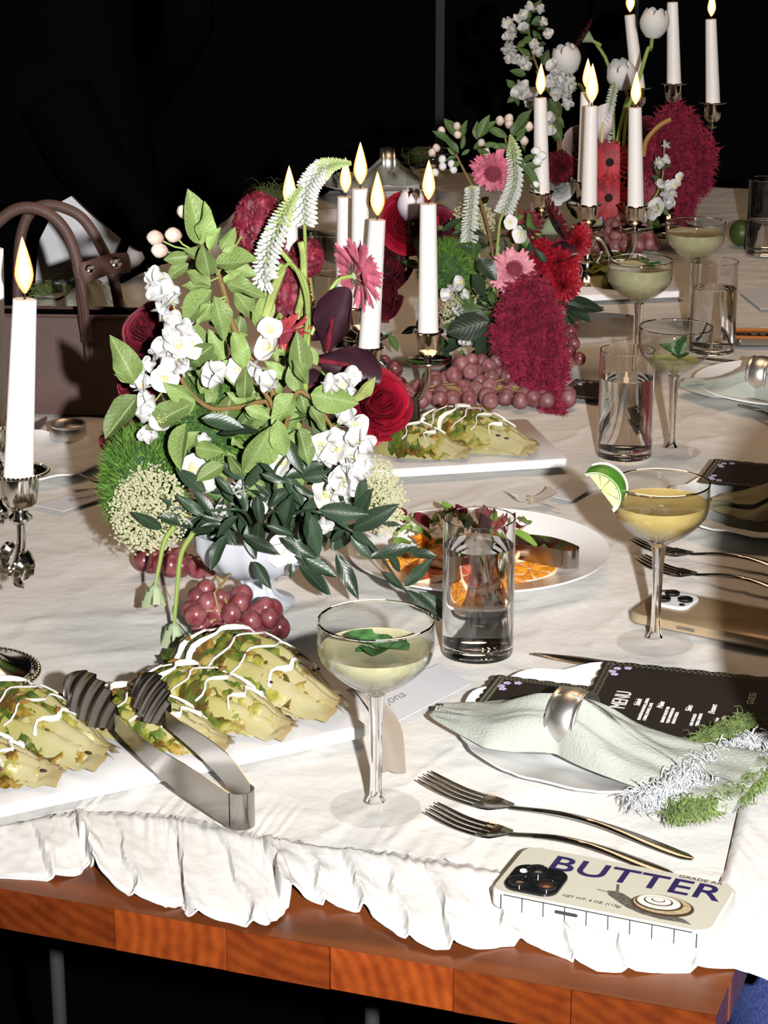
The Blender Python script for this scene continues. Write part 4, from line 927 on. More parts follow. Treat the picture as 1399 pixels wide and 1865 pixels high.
# --- tall apple blossom branch of the front bouquet
ZV = 0.082
t, o, p = stem_thing('apple_blossom_branch', 'tall leafy apple branch of the front bouquet', 'flower branch', [V((FV.x + .01, YF, ZV))] + px_path([(500, 745), (482, 690), (432, 612), (412, 545), (398, 500), (372, 440), (350, 392)], YF - 0.02), 0.0034, STEMB, GF)
Z3 = lambda x, y: (150 + x / 2.333, 330 + y / 2.333)
Z4 = lambda x, y: (150 + x / 2.333, 700 + y / 2.333)
def zl(fn, l): return [(*fn(a, b), *fn(c, d)) for a, b, c, d in l]
px_leaves(t, o, zl(Z3, [(500, 265, 448, 95), (505, 270, 470, 50), (505, 250, 538, 105), (540, 295, 575, 195), (590, 290, 650, 195), (595, 300, 655, 270), (560, 352, 748, 335), (585, 345, 742, 395), (540, 350, 450, 285), (450, 318, 345, 335), (452, 350, 352, 412), (545, 445, 440, 370), (550, 462, 408, 605), (560, 488, 618, 682), (640, 462, 752, 592), (612, 432, 778, 485), (600, 432, 662, 388), (560, 522, 478, 610), (600, 560, 640, 700), (540, 400, 510, 270), (545, 450, 420, 440), (560, 380, 500, 300)]), LL, YF - 0.035)
add_bud(t, o, AT(333, 386, YF - .03), 0.011, (-.3, -.2, 1), BUDP)
for (x, y) in ((283, 433), (316, 428), (291, 456)): add_bud(t, o, AT(x, y, YF - .03), 0.014, (-.8, -.4, .2), BUDP)
twigs(t, o, [(AT(a, b, YF - .025), AT(c, d, YF - .025)) for a, b, c, d in ((345, 455, 290, 436), (345, 452, 320, 430), (345, 458, 296, 458), (350, 420, 335, 392), (395, 500, 440, 430), (398, 505, 350, 520), (412, 540, 330, 560), (412, 545, 350, 580))])
# --- left blossoming branch
t, o, p = stem_thing('apple_blossom_branch', 'left drooping apple branch with a chain of white blossoms', 'flower branch', [V((FV.x, YF, ZV))] + px_path([(495, 748), (440, 742), (380, 742), (330, 690), (310, 600), (300, 530)], YF - 0.03), 0.0028, STEMB, GF)
bl = [(286, 505), (283, 538), (311, 544), (298, 562), (309, 585), (312, 611), (325, 628), (318, 655), (287, 645), (272, 667), (259, 699), (272, 729), (261, 756), (297, 763), (272, 796), (345, 630), (335, 600), (300, 690), (290, 520), (330, 668), (298, 635)]
for (x, y) in bl: add_blossom(t, o, AT(x, y, YF - .045 + RF.uniform(-.015, .02)), RF.uniform(.0115, .0145))
twigs(t, o, [(AT(350, 640, YF - .03), AT(a, b, YF - .035)) for a, b in bl[2:14:2]])
px_leaves(t, o, zl(Z3, [(222, 852, 134, 668), (225, 862, 138, 818), (238, 908, 96, 1095), (560, 692, 438, 790), (470, 942, 255, 1045), (480, 932, 345, 855), (500, 902, 565, 785), (440, 1032, 365, 1165), (480, 930, 380, 1000), (400, 900, 330, 830)]), LL, YF - 0.04)
px_leaves(t, o, zl(Z4, [(440, 165, 385, 360)]), LL, YF - 0.06, wf=1.1)
# --- centre blossoms
t, o, p = stem_thing('apple_blossom_branch', 'central apple branch with white blossoms facing the camera', 'flower branch', [V((FV.x, YF - .01, ZV))] + px_path([(500, 770), (470, 700), (440, 660)], YF - 0.04), 0.0025, STEMB, GF)
for (x, y, r) in ((396, 686, .017), (437, 673, .014), (489, 699, .014), (488, 632, .014), (493, 600, .012), (351, 852, .014), (373, 880, .011), (512, 842, .012), (437, 891, .011), (403, 931, .007), (373, 799, .011), (587, 953, .012), (514, 1002, .014), (460, 668, .013), (350, 805, .010)): add_blossom(t, o, AT(x, y, YF - .055), r)
for k, (x, y) in enumerate(((478, 925), (466, 918))): add_bud(t, o, AT(x, y, YF - .065), 0.011, (.1, -.4, -.9))
px_leaves(t, o, zl(Z3, [(690, 920, 690, 808), (930, 822, 920, 658), (690, 985, 800, 1002), (640, 640, 700, 800), (600, 760, 680, 880), (560, 850, 480, 800)]), LL, YF - 0.055)
px_leaves(t, o, zl(Z4, [(480, 268, 605, 290), (600, 340, 485, 402), (640, 222, 685, 282), (800, 178, 700, 408), (830, 150, 855, 318), (920, 190, 975, 345), (620, 300, 700, 400), (500, 200, 420, 300), (690, 100, 800, 140)]), LL, YF - 0.065)
# --- right branch
t, o, p = stem_thing('apple_blossom_branch', 'right apple branch with white blossoms above the citrus plate', 'flower branch', [V((FV.x + .01, YF - .01, ZV))] + px_path([(530, 740), (560, 720), (600, 770), (630, 830)], YF - 0.045), 0.0025, STEMB, GF)
for (x, y) in ((596, 699), (634, 684), (640, 714), (622, 700), (626, 762), (651, 776), (609, 800), (587, 812), (612, 815), (669, 814), (643, 833), (656, 862), (626, 876), (596, 900), (626, 905), (640, 850), (670, 850), (650, 800), (612, 880), (600, 830), (640, 885), (660, 838)): add_blossom(t, o, AT(x, y, YF - .06 + RF.uniform(-.015, .02)), RF.uniform(.0115, .015))
px_leaves(t, o, zl(Z3, [(970, 905, 1175, 945), (960, 705, 1000, 785), (902, 902, 800, 1042), (970, 955, 1035, 1065), (930, 900, 880, 780), (960, 860, 900, 760)]), LL, YF - 0.055, wf=1.1)
px_leaves(t, o, zl(Z3, [(1150, 930, 1245, 848)]), LY, YF - 0.06)
# filler apple leaves inside the bouquet
t, o, p = stem_thing('apple_leaf_branch', 'leafy apple branch deep inside the front bouquet', 'flower branch', [V((FV.x, YF + .01, ZV))] + px_path([(470, 900), (460, 800), (440, 700), (420, 600)], YF + 0.01), 0.003, STEMB, GF)
for k in range(130):
    a = RF.uniform(0, 2 * PI); r = math.sqrt(RF.random()); x = 462 + 150 * r * math.cos(a); y = 755 + 175 * r * math.sin(a); L = RF.uniform(35, 70); da = RF.uniform(0, 6.3)
    px_leaves(t, o, [(x, y, x + L * math.cos(da), y + L * math.sin(da))], LL if k % 3 else LM, YF + RF.uniform(-0.03, 0.03))
# dark ruscus sprigs
RUS = [('dark ruscus sprig trailing right toward the front tumbler', [(560, 930), (630, 960), (690, 1010), (737, 1074), (800, 1130)],
        [(540 + a / 3.041, 880 + b / 3.041, 540 + c / 3.041, 880 + d / 3.041) for a, b, c, d in ((125, 150, 395, 172), (60, 165, 130, 410), (315, 255, 545, 138), (310, 268, 410, 335), (480, 222, 582, 230), (220, 388, 345, 645), (408, 412, 665, 338), (505, 398, 602, 495), (590, 372, 785, 402), (468, 488, 605, 592), (598, 572, 755, 415), (605, 590, 785, 735), (680, 600, 885, 785), (20, 458, 205, 605), (330, 190, 400, 60), (0, 400, 230, 515), (270, 260, 180, 330), (300, 290, 420, 420))], -0.07),
       ('dark ruscus sprig spilling over the front bowl rim', [(500, 930), (520, 960), (545, 1000), (570, 1040)],
        zl(Z4, [(610, 640, 538, 792), (700, 600, 735, 745), (728, 752, 800, 868), (850, 650, 995, 742), (905, 728, 1085, 812), (885, 758, 890, 835), (920, 768, 1065, 885), (950, 540, 1005, 742), (750, 580, 740, 720), (640, 470, 560, 380), (760, 380, 880, 420), (780, 600, 900, 640), (680, 640, 840, 720), (660, 560, 560, 640), (740, 470, 760, 600)]), -0.085),
       ('dark ruscus sprig poking left over the lace flower', [(440, 930), (380, 930), (320, 925)],
        zl(Z4, [(340, 615, 215, 545), (470, 600, 320, 555), (525, 460, 395, 350), (310, 630, 230, 668), (520, 560, 400, 470), (560, 620, 430, 640), (500, 530, 380, 520), (430, 560, 340, 480), (560, 560, 480, 450), (600, 600, 500, 600)]), -0.075),
       ('dark ruscus sprig in the lower middle of the front bouquet', [(500, 900), (500, 860), (520, 830)],
        zl(Z4, [(505, 145, 690, 180), (580, 210, 755, 190), (760, 330, 690, 480), (900, 460, 850, 620), (1010, 560, 1215, 548), (1150, 620, 1330, 518), (1180, 560, 1200, 420), (870, 230, 930, 380), (940, 400, 1080, 380), (820, 400, 760, 330), (700, 540, 650, 420), (880, 480, 800, 620), (560, 380, 640, 470), (930, 560, 1010, 470), (1090, 470, 1160, 560), (850, 640, 900, 520), (600, 480, 570, 560)]), -0.06)]
for lb, pth, lv, dy in RUS:
    t, o, p = stem_thing('ruscus_sprig', lb, 'foliage sprig', [V((FV.x, YF - .02, ZV))] + px_path(pth, YF + dy), 0.0018, LEAFD, GF)
    px_leaves(t, o, lv, LD, YF + dy, wf=1.15)
t, o, p = stem_thing('ruscus_sprig', 'dense dark ruscus filling the base of the front bouquet', 'foliage sprig', [V((FV.x, YF, ZV))] + px_path([(480, 940), (480, 900)], YF), 0.002, LEAFD, GF)
for k in range(85):
    x = RF.uniform(370, 650); y = RF.uniform(830, 975); a = RF.gauss(1.2, 1.1); L = RF.uniform(40, 85)
    px_leaves(t, o, [(x, y, x + L * math.cos(a), min(y + L * math.sin(a), 1010))], LD, YF + RF.uniform(-0.05, 0.03), wf=1.1)
# fuzzy green dianthus, lace flowers
def fuzzball(c, r, n, label, group, sc=(1, 1, 1), stem_to=None, hl=0.22):
    t = thing('green_dianthus', c, label, 'flower', group)
    b = MB(); b.ball((0, 0, 0), r * 0.84, 20, 14, sc); b.obj('core', FUZZD, t)
    b = MB()
    for k in range(n):
        d = V((RF.gauss(0, 1), RF.gauss(0, 1), RF.gauss(0, 1))).normalized(); s = d.orthogonal().normalized(); s = (Matrix.Rotation(RF.uniform(0, 6), 3, d) @ s) * r * 0.022; q = V((d.x * sc[0], d.y * sc[1], d.z * sc[2])); j = V((RF.gauss(0, .12), RF.gauss(0, .12), RF.gauss(0.08, .12)))
        a = q * r * 0.8; e = (q + j).normalized() * q.length * r * RF.uniform(0.97, 1.0 + hl); b.add([a - s, a + s, e], [(0, 1, 2)])
    b.obj('hairs', FUZZ, t, sm=False, kind='stuff')
    b = MB(); st_ = (V(stem_to) - V(c)) if stem_to is not None else V((0, 0.02, -r * 1.5)); b.tube([(0, 0, -r * .3), st_ * .5 + V((0, .005, 0)), st_], 0.0022, 6); b.obj('stem', STEMG, t); return t
fuzzball(AT(262, 880, YF - .005), 0.044, 5200, 'fuzzy green dianthus ball behind the lace flower', GF, (0.95, .9, 1.25), FV + V((0, 0, ZV)))
fuzzball(AT(385, 770, YF + .015), 0.048, 4200, 'fuzzy green dianthus deep in the front bouquet', GF, (1, .8, 1), FV + V((0, 0, ZV)))
def lace(c, nrm, R_, n, label, group, stem_to, cats='flower'):
    t = thing('lace_flower', c, label, cats, group); nrm = V(nrm).normalized(); x = nrm.orthogonal().normalized(); y = nrm.cross(x); b = MB(); g = MB()
    for k in range(n):
        r = R_ * math.sqrt((k + .5) / n); a = k * 2.39996; cl = V((0, 0, 0)); h = 0.25 * R_ * (1 - (r / R_) ** 2)
        q = x * (r * math.cos(a)) + y * (r * math.sin(a)) + nrm * (h + RF.uniform(-.002, .002)) 
        for m_ in range(5): j = x * RF.gauss(0, .0030) + y * RF.gauss(0, .0030) + nrm * RF.gauss(0, .0012); b.ball(q + j, RF.uniform(.0008, .0016), 4, 3)
        if k % 4 == 0: g.tube([-nrm * R_ * 0.55, q * 0.6 - nrm * R_ * .1, q], 0.0006, 4)
    b.obj('florets', LACE, t, sm=False, kind='stuff'); g.obj('rays', LACEG, t); b = MB(); b.tube(smooth([-nrm * R_ * .55, (V(stem_to) - V(c)) * .5 - nrm * R_ * .5, V(stem_to) - V(c)], 12), 0.0018, 6); b.obj('stem', LACEG, t); return t
lace(AT(272, 928, YF - .055), (-.35, -.85, .35), 0.040, 330, 'cream lace flower at the left side of the front bouquet', GF, FV + V((0, 0, ZV)))
lace(AT(692, 905, YF - .03), (.8, -.5, .3), 0.036, 200, 'cream lace flower at the right side of the front bouquet', GF, FV + V((0, 0, ZV)))
def hanging(path, label):
    t, o, p = stem_thing('drooping_lace_stem', label, 'flower', path, 0.0026, STEMG, GF); e = p[-1] - o; b = MB()
    for k in range(16):
        a = k * 0.8; r = 0.003 + 0.006 * (k % 3) / 2; b.grid(lambda u, v: e + V(((r + 0.006 * u) * math.cos(a + (v - .5) * .5), (r + 0.006 * u) * math.sin(a + (v - .5) * .5), 0.002 - 0.014 * u - 0.004 * (k % 2))), 4, 2)
    b.ball(e + V((0, 0, -.004)), 0.007, 8, 6); b.obj('closed_umbel', SEPAL, t)
hanging(px_path([(318, 958), (300, 985), (290, 1030), (282, 1070)], YF - .08), 'short stem with closed green umbel hanging at left')
hanging(px_path([(352, 970), (330, 1010), (322, 1080), (318, 1128), (317, 1140)], YF - .10), 'long curved green stem reaching down to the romaine')
# veronica spikes
def spike(path, label, group, rad=0.0085, green=0.62, floret=0.0030, base=0.0, n=260):
    t, o, p = stem_thing('veronica_spike', label, 'flower', path, 0.0022, STEMG, group, 50); b = MB(); g = MB()
    for k in range(n):
        u = base + (1 - base) * (k + .5) / n; q = poly(p, u); d = (poly(p, min(u + .02, 1)) - poly(p, max(u - .02, 0))).normalized(); x = d.orthogonal().normalized(); y = d.cross(x); a = k * 2.39996; s = (u - base) / (1 - base)
        r = rad * (1 - 0.15 * s) * (1 if s < green else lerp(1, 0.15, (s - green) / (1 - green))); c = q - o + (x * math.cos(a) + y * math.sin(a)) * r * 0.75; f_ = floret * (1.05 - 0.35 * s) * (1 if s < green else lerp(1, .4, (s - green) / (1 - green)))
        M = frame((0, 0, 0), x * math.cos(a) + y * math.sin(a) - d * 0.2, d).to_3x3(); (b if s < green + .12 * math.sin(k) else g).ball(c, f_, 5, 4, (2.0, .62, .62), M)
    b.obj('florets', SPIKE, t, kind='stuff'); g.obj('green_tip', SPIKEG, t, kind='stuff'); return t
YS = YF + .02
spike([V((FV.x + .02, YF + .02, ZV))] + px_path([(530, 760), (545, 640), (552, 560), (556, 505), (556, 450), (555, 400), (558, 350), (580, 315), (605, 300), (640, 297)], YS), 'white veronica spike arching right past the back candle', GF, base=0.58, rad=0.0095)
spike([V((FV.x + .02, YF + .02, ZV))] + px_path([(540, 740), (553, 640), (560, 570), (552, 520), (530, 480), (505, 500), (483, 508), (488, 460), (505, 420), (525, 375), (550, 340)], YS - .03), 'white veronica spike leaning left in the front bouquet', GF, base=0.60, rad=0.0105, n=240)
# red flowers of the front bouquet
def cockscomb(c, sc, label, group, M=None, n=2600, m=None, r=0.032):
    t = thing('cockscomb', c, label, 'flower', group); b = MB()
    def f(u, v):
        a = u * 2 * PI; e = v * PI; q = V((math.sin(e) * math.cos(a), math.sin(e) * math.sin(a), math.cos(e))); w_ = 1 + 0.16 * N.noise(q * 3.2) + 0.16 * abs(N.noise(q * 8)) + 0.09 * N.noise(q * 19)
        return V((q.x * sc[0], q.y * sc[1], q.z * sc[2])) * r * w_
    b.grid(f, 72, 48); b.obj('crest', m or DRED, t)
    h = MB()
    for k in range(n):
        d = V((RF.gauss(0, 1), RF.gauss(0, 1), RF.gauss(0, 1))).normalized(); q = V((d.x * sc[0], d.y * sc[1], d.z * sc[2])) * r; s = d.orthogonal().normalized() * r * 0.035; h.add([q * .98 - s, q * .98 + s, q * RF.uniform(1.05, 1.2) + V((0, 0, .0008))], [(0, 1, 2)])
    h.obj('plush', m or DRED, t, kind='stuff'); b = MB(); b.tube([(0, 0, -r * sc[2] * .6), (0.004, 0.004, -r * sc[2] - .03)], 0.004, 8); b.obj('stem', STEMG, t); return t
cockscomb(AT(472, 428, YF + .06), (.75, .7, 1.15), 'dark red cockscomb behind the left white flower spike', GF)
cockscomb(AT(520, 548, YF + .045), (.72, .7, 1.35), 'dark red cockscomb between flower stalks of the front bouquet', GF)
cockscomb(AT(558, 470, YF + .07), (.7, .7, .8), 'small rosy red cockscomb behind the two white spikes', GF, r=0.022)
def rose(c, r, nrm, label, group, m=ROSE, n=22):
    t = thing('rose', c, label, 'flower', group); nrm = V(nrm).normalized(); x = nrm.orthogonal().normalized(); M = frame((0, 0, 0), x, nrm)
    for k in range(n):
        s = (k + 1) / n; a = k * 2.39996; 
        def pf(u, v, s=s, a=a):
            e = (v - .5) * 2; an = a + e * (1.15 - .2 * s); zt_ = r * (0.62 - 0.42 * s * s); cu = max(0, u - .72) / .28
            rr = r * (0.07 + 0.86 * s) * (0.35 + 0.65 * math.sin(min(u * 1.9, PI / 2))) * (1 - 0.16 * cu * (1 - s)) + 0.16 * r * s * cu * cu + 0.03 * r * e; z = -0.55 * r + (zt_ + 0.55 * r) * u ** 0.9 - 0.07 * r * s * cu * cu - 0.14 * r * e * e * u * (0.4 + s) + 0.025 * r * math.sin(e * 4 + k)
            return (rr * math.cos(an), rr * math.sin(an), z)
        b = MB(); b.grid(pf, 7, 8); o = b.obj('petal', m, t); o.matrix_local = M
    b = MB(); b.tube([-nrm * r * .4, -nrm * r * .9 + V((0, 0, -.02))], 0.003, 7); b.obj('stem', STEMG, t); return t
rose(AT(690, 735, YF + .02), 0.034, (.35, -.8, .45), 'crimson rose at the right of the front bouquet', GF)
rose(AT(668, 785, YF + .01), 0.022, (.5, -.7, -.3), 'small crimson rose under the larger one at the right', GF)
rose(AT(262, 690, YF + .06), 0.036, (-.7, -.5, .3), 'shaded dark red rose behind the left blossoms', GF, DRED)
rose(AT(232, 770, YF + .05), 0.030, (-.7, -.6, .2), 'dark red rose above the green dianthus at left', GF, DRED)
rose(AT(210, 815, YF + .03), 0.020, (-.6, -.6, -.4), 'small dark red rose facing the left table side', GF, DRED)
rose(AT(275, 600, YF + .07), 0.030, (-.4, -.6, .6), 'dim dark red rose behind the white blossom chain', GF, DRED)
def calla(c, tip, W_, label, group, m=BURG, cup=0.5, face=None):
    "spathe: c = throat, tip = lip"
    c, tip = V(c), V(tip); d = tip - c; L = d.length; t = thing('calla_lily', c, label, 'flower', group); M = frame((0, 0, 0), d, face or CAMD(c))
    def f(u, v):
        a = (v - .5) * 2 * PI * lerp(1.0, cup, u); r = W_ * (0.18 + 0.82 * u ** 1.3) * (1 - 0.55 * max(0, u - .7) / .3 * abs(math.sin(a / 2)) ); x = L * (u * (0.75 + 0.25 * math.cos(a * .9)) ); return (x, r * math.sin(a), -r * math.cos(a) * .7 + 0.010 * u * u * math.sin(a * 2))
    b = MB(); b.grid(f, 18, 28); o = b.obj('spathe', m, t); o.matrix_local = M
    b = MB(); b.tube([(0, 0, -W_ * .1), (L * .55, 0, -W_ * .2)], [0.003, 0.002], 8); o = b.obj('spadix', STAM if m is not BURG else DRED, t); o.matrix_local = M
    b = MB(); b.tube(smooth([(0, 0, 0), tuple(-d * .6 + V((0, .01, -.01))), tuple(-d * .8 + V((0, .01, -.09)))], 10), 0.0035, 8); b.obj('stem', STEMG, t); return t
calla(AT(596, 640, YF + .03), AT(610, 545, YF - .0), 0.026, 'upper burgundy calla lily behind the right blossoms', GF)
calla(AT(560, 620, YF + .04), AT(585, 570, YF + .01), 0.020, 'burgundy calla lily turned left beside the green stalks', GF)
calla(AT(575, 655, YF + .02), AT(680, 672, YF - .01), 0.026, 'lower burgundy calla lily pointing right', GF)
calla(AT(540, 720, YF + .0), AT(590, 690, YF - .0), 0.022, 'dark burgundy calla deep in the front bouquet', GF)
t, o, p = stem_thing('flower_stalks', 'three bare green stalks rising in the front bouquet', 'flower', px_path([(553, 740), (560, 600), (556, 520), (530, 480), (505, 450)], YF - .0), 0.0036, STEMG, GF)
b = MB(); b.tube([q - o for q in smooth(px_path([(480, 590), (495, 540), (510, 500), (515, 480)], YF), 16)], 0.0045, 8); b.tube([q - o for q in smooth(px_path([(540, 580), (552, 530), (553, 470), (548, 440)], YF + .01), 16)], 0.0035, 8); b.obj('stem', LEAFY, t)
# scabiosa
def scabiosa(c, r, nrm, label, group, back=False, centre=PINKD, m=PINK, stem_d=None):
    t = thing('scabiosa', c, label, 'flower', group); nrm = V(nrm).normalized(); M = frame((0, 0, 0), nrm.orthogonal(), nrm)
    for k in range(57):
        ring = k % 3; a = k * 2 * PI / 19.0 + .2 * (k % 3); L = r * (1.0, .85, .66)[ring] * RF.uniform(.9, 1.1); el = (0.0, .32, .7)[ring]
        def pf(u, v, a=a, L=L, el=el):
            e = (v - .5) * 2; w_ = L * 0.17 * (0.25 + 0.75 * math.sin(min(u * 1.05, 1) * PI * .66)); u = u * (1 + (.10 if abs(e) > .4 else -.06) * (u > .8)); el += 0.25 * math.sin(a * 3.7); x_ = r * .15 + u * L * .86 * math.cos(el); y_ = e * w_
            return (x_ * math.cos(a) - y_ * math.sin(a), x_ * math.sin(a) + y_ * math.cos(a), u * L * math.sin(el) + .25 * e * e * w_ - .1 * L * u * u)
        b = MB(); b.grid(pf, 5, 4); o = b.obj('petal', m, t); o.matrix_local = M
    b = MB(); b.ball((0, 0, r * .10), r * .42, 14, 8, (1, 1, .6))
    for k in range(60): a = k * 2.4; q = r * .40 * math.sqrt(k / 60); b.ball((q * math.cos(a), q * math.sin(a), r * .36 - q * q * .35 / r), r * .05, 5, 3)
    o = b.obj('centre', centre, t); o.matrix_local = M
    b = MB()
    for k in range(12): a = k * .5236; b.grid(lambda u, v: (u * r * .55 * math.cos(a + (v - .5) * .3 * (1 - u)), u * r * .55 * math.sin(a + (v - .5) * .3 * (1 - u)), -0.003 - 0.002 * math.sin(u * PI) + (v - .5) * .0), 4, 2)
    b.ball((0, 0, -.003), r * .14, 10, 6); o = b.obj('sepals', SEPAL, t); o.matrix_local = M
    sd = V(stem_d) if stem_d else -nrm * r * 1.6 + V((0, 0, -.04)); b = MB(); b.tube(smooth([-nrm * .003, -nrm * r * .8, sd], 10), 0.0020, 6); b.obj('stem', STEMG, t); return t
scabiosa(AT(652, 500, YF + .045), 0.033, (.75, .42, .22), 'pink scabiosa turned away in front of the candles', GF)
scabiosa(AT(520, 605, YF - .01), 0.024, (.3, -.5, -.7), 'coral pink daisy petals beside the central blossoms', GF, m=mat('coral petal', (0.42, 0.06, 0.07), rough=0.6))

# ================================================================ middle bouquet
MV = T(905, 665); YM = MV.y
YM = 2.98; MV = V((AT(900, 650, YM).x, YM, 0)); footed_bowl(MV, 0.06, 0.078, 'footed bowl hidden under the middle bouquet', CER)
top_ = MV + V((0, 0, .08))
t, o, p = stem_thing('apple_blossom_branch', 'apple branch with blush buds above the middle bouquet', 'flower branch', [top_] + px_path([(900, 480), (880, 380), (850, 320), (830, 280)], YM - .02), 0.0026, STEMB, GM_)
Z5 = lambda x, y: (760 + x / 5.829, 200 + y / 5.829)
px_leaves(t, o, zl(Z5, [(440, 460, 170, 215), (440, 300, 285, 85), (460, 300, 530, 110), (470, 420, 500, 260), (640, 320, 630, 115), (650, 300, 765, 50), (640, 300, 840, 105), (400, 480, 320, 400), (470, 480, 560, 420), (700, 380, 860, 360), (420, 500, 300, 540), (600, 420, 700, 330), (470, 560, 380, 600), (640, 420, 760, 460)]), LM, YM - .03, wf=1.0)
for (x, y) in ((258, 222), (420, 175), (430, 265), (205, 405), (155, 455), (265, 525), (270, 600), (365, 575), (385, 635), (190, 665), (680, 350), (730, 450)): add_bud(t, o, AT(*Z5(x, y), YM - .03), 0.0105, (RF.uniform(-.6, .3), -.4, .7), BUDP if y < 470 else BUD)
t, o, p = stem_thing('apple_blossom_branch', 'apple branch with pink tipped buds beside the left footed candle', 'flower branch', [top_] + px_path([(930, 470), (940, 380), (930, 300), (920, 250)], YM - .0), 0.0026, STEMB, GM_)
px_leaves(t, o, zl(Z5, [(960, 290, 720, 180), (1000, 290, 1220, 0), (1030, 280, 1190, 170), (1050, 330, 1150, 230), (1090, 340, 1150, 450), (1090, 480, 1140, 560), (1120, 580, 1300, 880), (1130, 560, 1260, 470), (1120, 590, 1320, 600), (960, 420, 860, 350), (1060, 520, 1150, 640), (800, 400, 940, 380)]), LM, YM - .03)
for (x, y) in ((878, 118), (972, 95), (1095, 130), (1185, 180), (1135, 330), (975, 150)): add_bud(t, o, AT(*Z5(x, y), YM - .02), 0.012, (RF.uniform(-.2, .5), -.3, .9), BUDP)
for (x, y) in ((1260, 440), (1320, 490), (1275, 545), (1100, 600), (1250, 790), (1050, 900)): add_bud(t, o, AT(*Z5(x, y), YM - .03), 0.012, (1, -.4, .1), BUD)
scabiosa(AT(900, 312, YM - .02), 0.030, (-.25, -.8, -.35), 'pink scabiosa high in the middle bouquet', GM_, stem_d=(.03, .03, -.12))
scabiosa(AT(936, 494, YM - .07), 0.030, (.05, -.75, .55), 'pale pink scabiosa above the hanging amaranth', GM_, stem_d=(0, .06, -.04), m=mat('pale pink petal', (0.60, 0.24, 0.29), rough=0.6, rand=0.1))
spike([top_] + px_path([(855, 560), (855, 470), (855, 440), (856, 400), (860, 350), (860, 338)], YM - .04), 'short white veronica spike left of the middle bouquet', GM_, base=0.5, rad=0.0095, n=180, green=.85)
spike([top_] + px_path([(900, 520), (908, 430), (912, 400), (925, 370), (938, 330), (936, 280), (930, 245)], YM - .04), 'curved white veronica spike below the pink tipped buds', GM_, base=0.48, rad=0.0105, n=230, green=.75)
fuzzball(AT(815, 490, YM - .03), 0.040, 4200, 'bright fuzzy green dianthus in the middle bouquet', GM_, (1, .9, 1), top_)
def carnation(c, r, nrm, label, group, m=RED):
    t = thing('carnation', c, label, 'flower', group); nrm = V(nrm).normalized(); M = frame((0, 0, 0), nrm.orthogonal(), nrm)
    for k in range(44):
        a = k * 2.39996; s = (k + 1) / 44; L = r * (0.45 + .6 * s); el = lerp(1.35, 0.05, s)
        def pf(u, v, a=a, L=L, el=el, k=k):
            e = (v - .5) * 2; w_ = L * .46 * u ** .7; x_ = u * L * math.cos(el); y_ = e * w_; z_ = u * L * math.sin(el) + .16 * r * math.sin(e * 8 + k * 2) * u * u; tt = 1 + .06 * math.cos(e * 16) * (u > .9)
            return (tt * (x_ * math.cos(a) - y_ * math.sin(a)), tt * (x_ * math.sin(a) + y_ * math.cos(a)), z_)
        b = MB(); b.grid(pf, 5, 10); o = b.obj('petal', m, t); o.matrix_local = M
    b = MB(); b.tube([V(), -nrm * r * .9 + V((0, 0, -.01)), -nrm * r + V((0, .02, -.06))], [.005, .003, .002], 7); b.obj('stem', SEPAL, t)
carnation(AT(1018, 478, YM - .03), 0.030, (.3, -.8, .2), 'bright red carnation right of the pale pink scabiosa', GM_)
carnation(AT(1025, 520, YM - .04), 0.026, (.3, -.8, -.4), 'bright red carnation drooping over the amaranth', GM_)
carnation(AT(985, 470, YM - .03), 0.026, (-.1, -.9, .2), 'bright red carnation behind the pale pink scabiosa', GM_)
carnation(AT(1050, 440, YM - .0), 0.026, (.7, -.6, -.1), 'bright red carnation beside the candelabra stem', GM_)
def gerbera(c, r, nrm, label, group, m=RED, eye=GERC, stem=None):
    t = thing('gerbera', c, label, 'flower', group); nrm = V(nrm).normalized(); M = frame((0, 0, 0), nrm.orthogonal(), nrm)
    for k in range(40):
        ring = k % 2; a = k * 2 * PI / 40 * 1.0; L = r * (1, .8)[ring]
        b = MB(); b.grid(lambda u, v: ((r * .16 + u * L * .84) * math.cos(a) - (v - .5) * L * .17 * math.sin(min(u + .2, 1) * PI * .75) * math.sin(a), (r * .16 + u * L * .84) * math.sin(a) + (v - .5) * L * .17 * math.sin(min(u + .2, 1) * PI * .75) * math.cos(a), (0.02 + .10 * ring) * r + .16 * r * u * u * (1 - ring * .3)), 4, 2); o = b.obj('petal', m, t); o.matrix_local = M
    b = MB(); b.ball((0, 0, 0.08 * r), r * .2, 14, 8, (1, 1, .5))
    o = b.obj('eye', eye, t); o.matrix_local = M
    b = MB(); b.lathe([(0, -r * .5), (r * .08, -r * .45), (r * .28, -r * .12), (r * .34, -.01 * r)], 14); o = b.obj('calyx', SEPAL, t); o.matrix_local = M
    b = MB(); q = [V(), -nrm * r * .9] + ([V(s_) - V(c) for s_ in stem] if stem else [-nrm * r + V((0, .01, -.07))]); b.tube(smooth(q, 20), 0.0030, 8); b.obj('stem', STEMG, t); return t
gerbera(AT(1010, 410, YM + .02), 0.046, (.75, -.12, .45), 'dark red gerbera seen edge on in the middle bouquet', GM_, DRED, stem=px_path([(975, 440), (940, 470)], YM + .01))
gerbera(AT(955, 415, YM + .03), 0.030, (-.2, -.6, .7), 'small dark red gerbera behind the veronica spike', GM_, DRED)
calla(AT(985, 470, YM - .03), AT(1040, 452, YM - .05), 0.020, 'purple black calla lily under the edge on gerbera', GM_)
rose(AT(745, 405, YM + .03), 0.042, (-.1, -.9, .2), 'crimson rose behind the right arm candle', GM_)
rose(AT(715, 480, YM + .05), 0.040, (-.5, -.7, .2), 'dark red rose left of the right arm candle', GM_, DRED)
rose(AT(700, 540, YM + .03), 0.034, (-.5, -.7, .0), 'shaded dark red rose near the front arm candle', GM_, DRED)
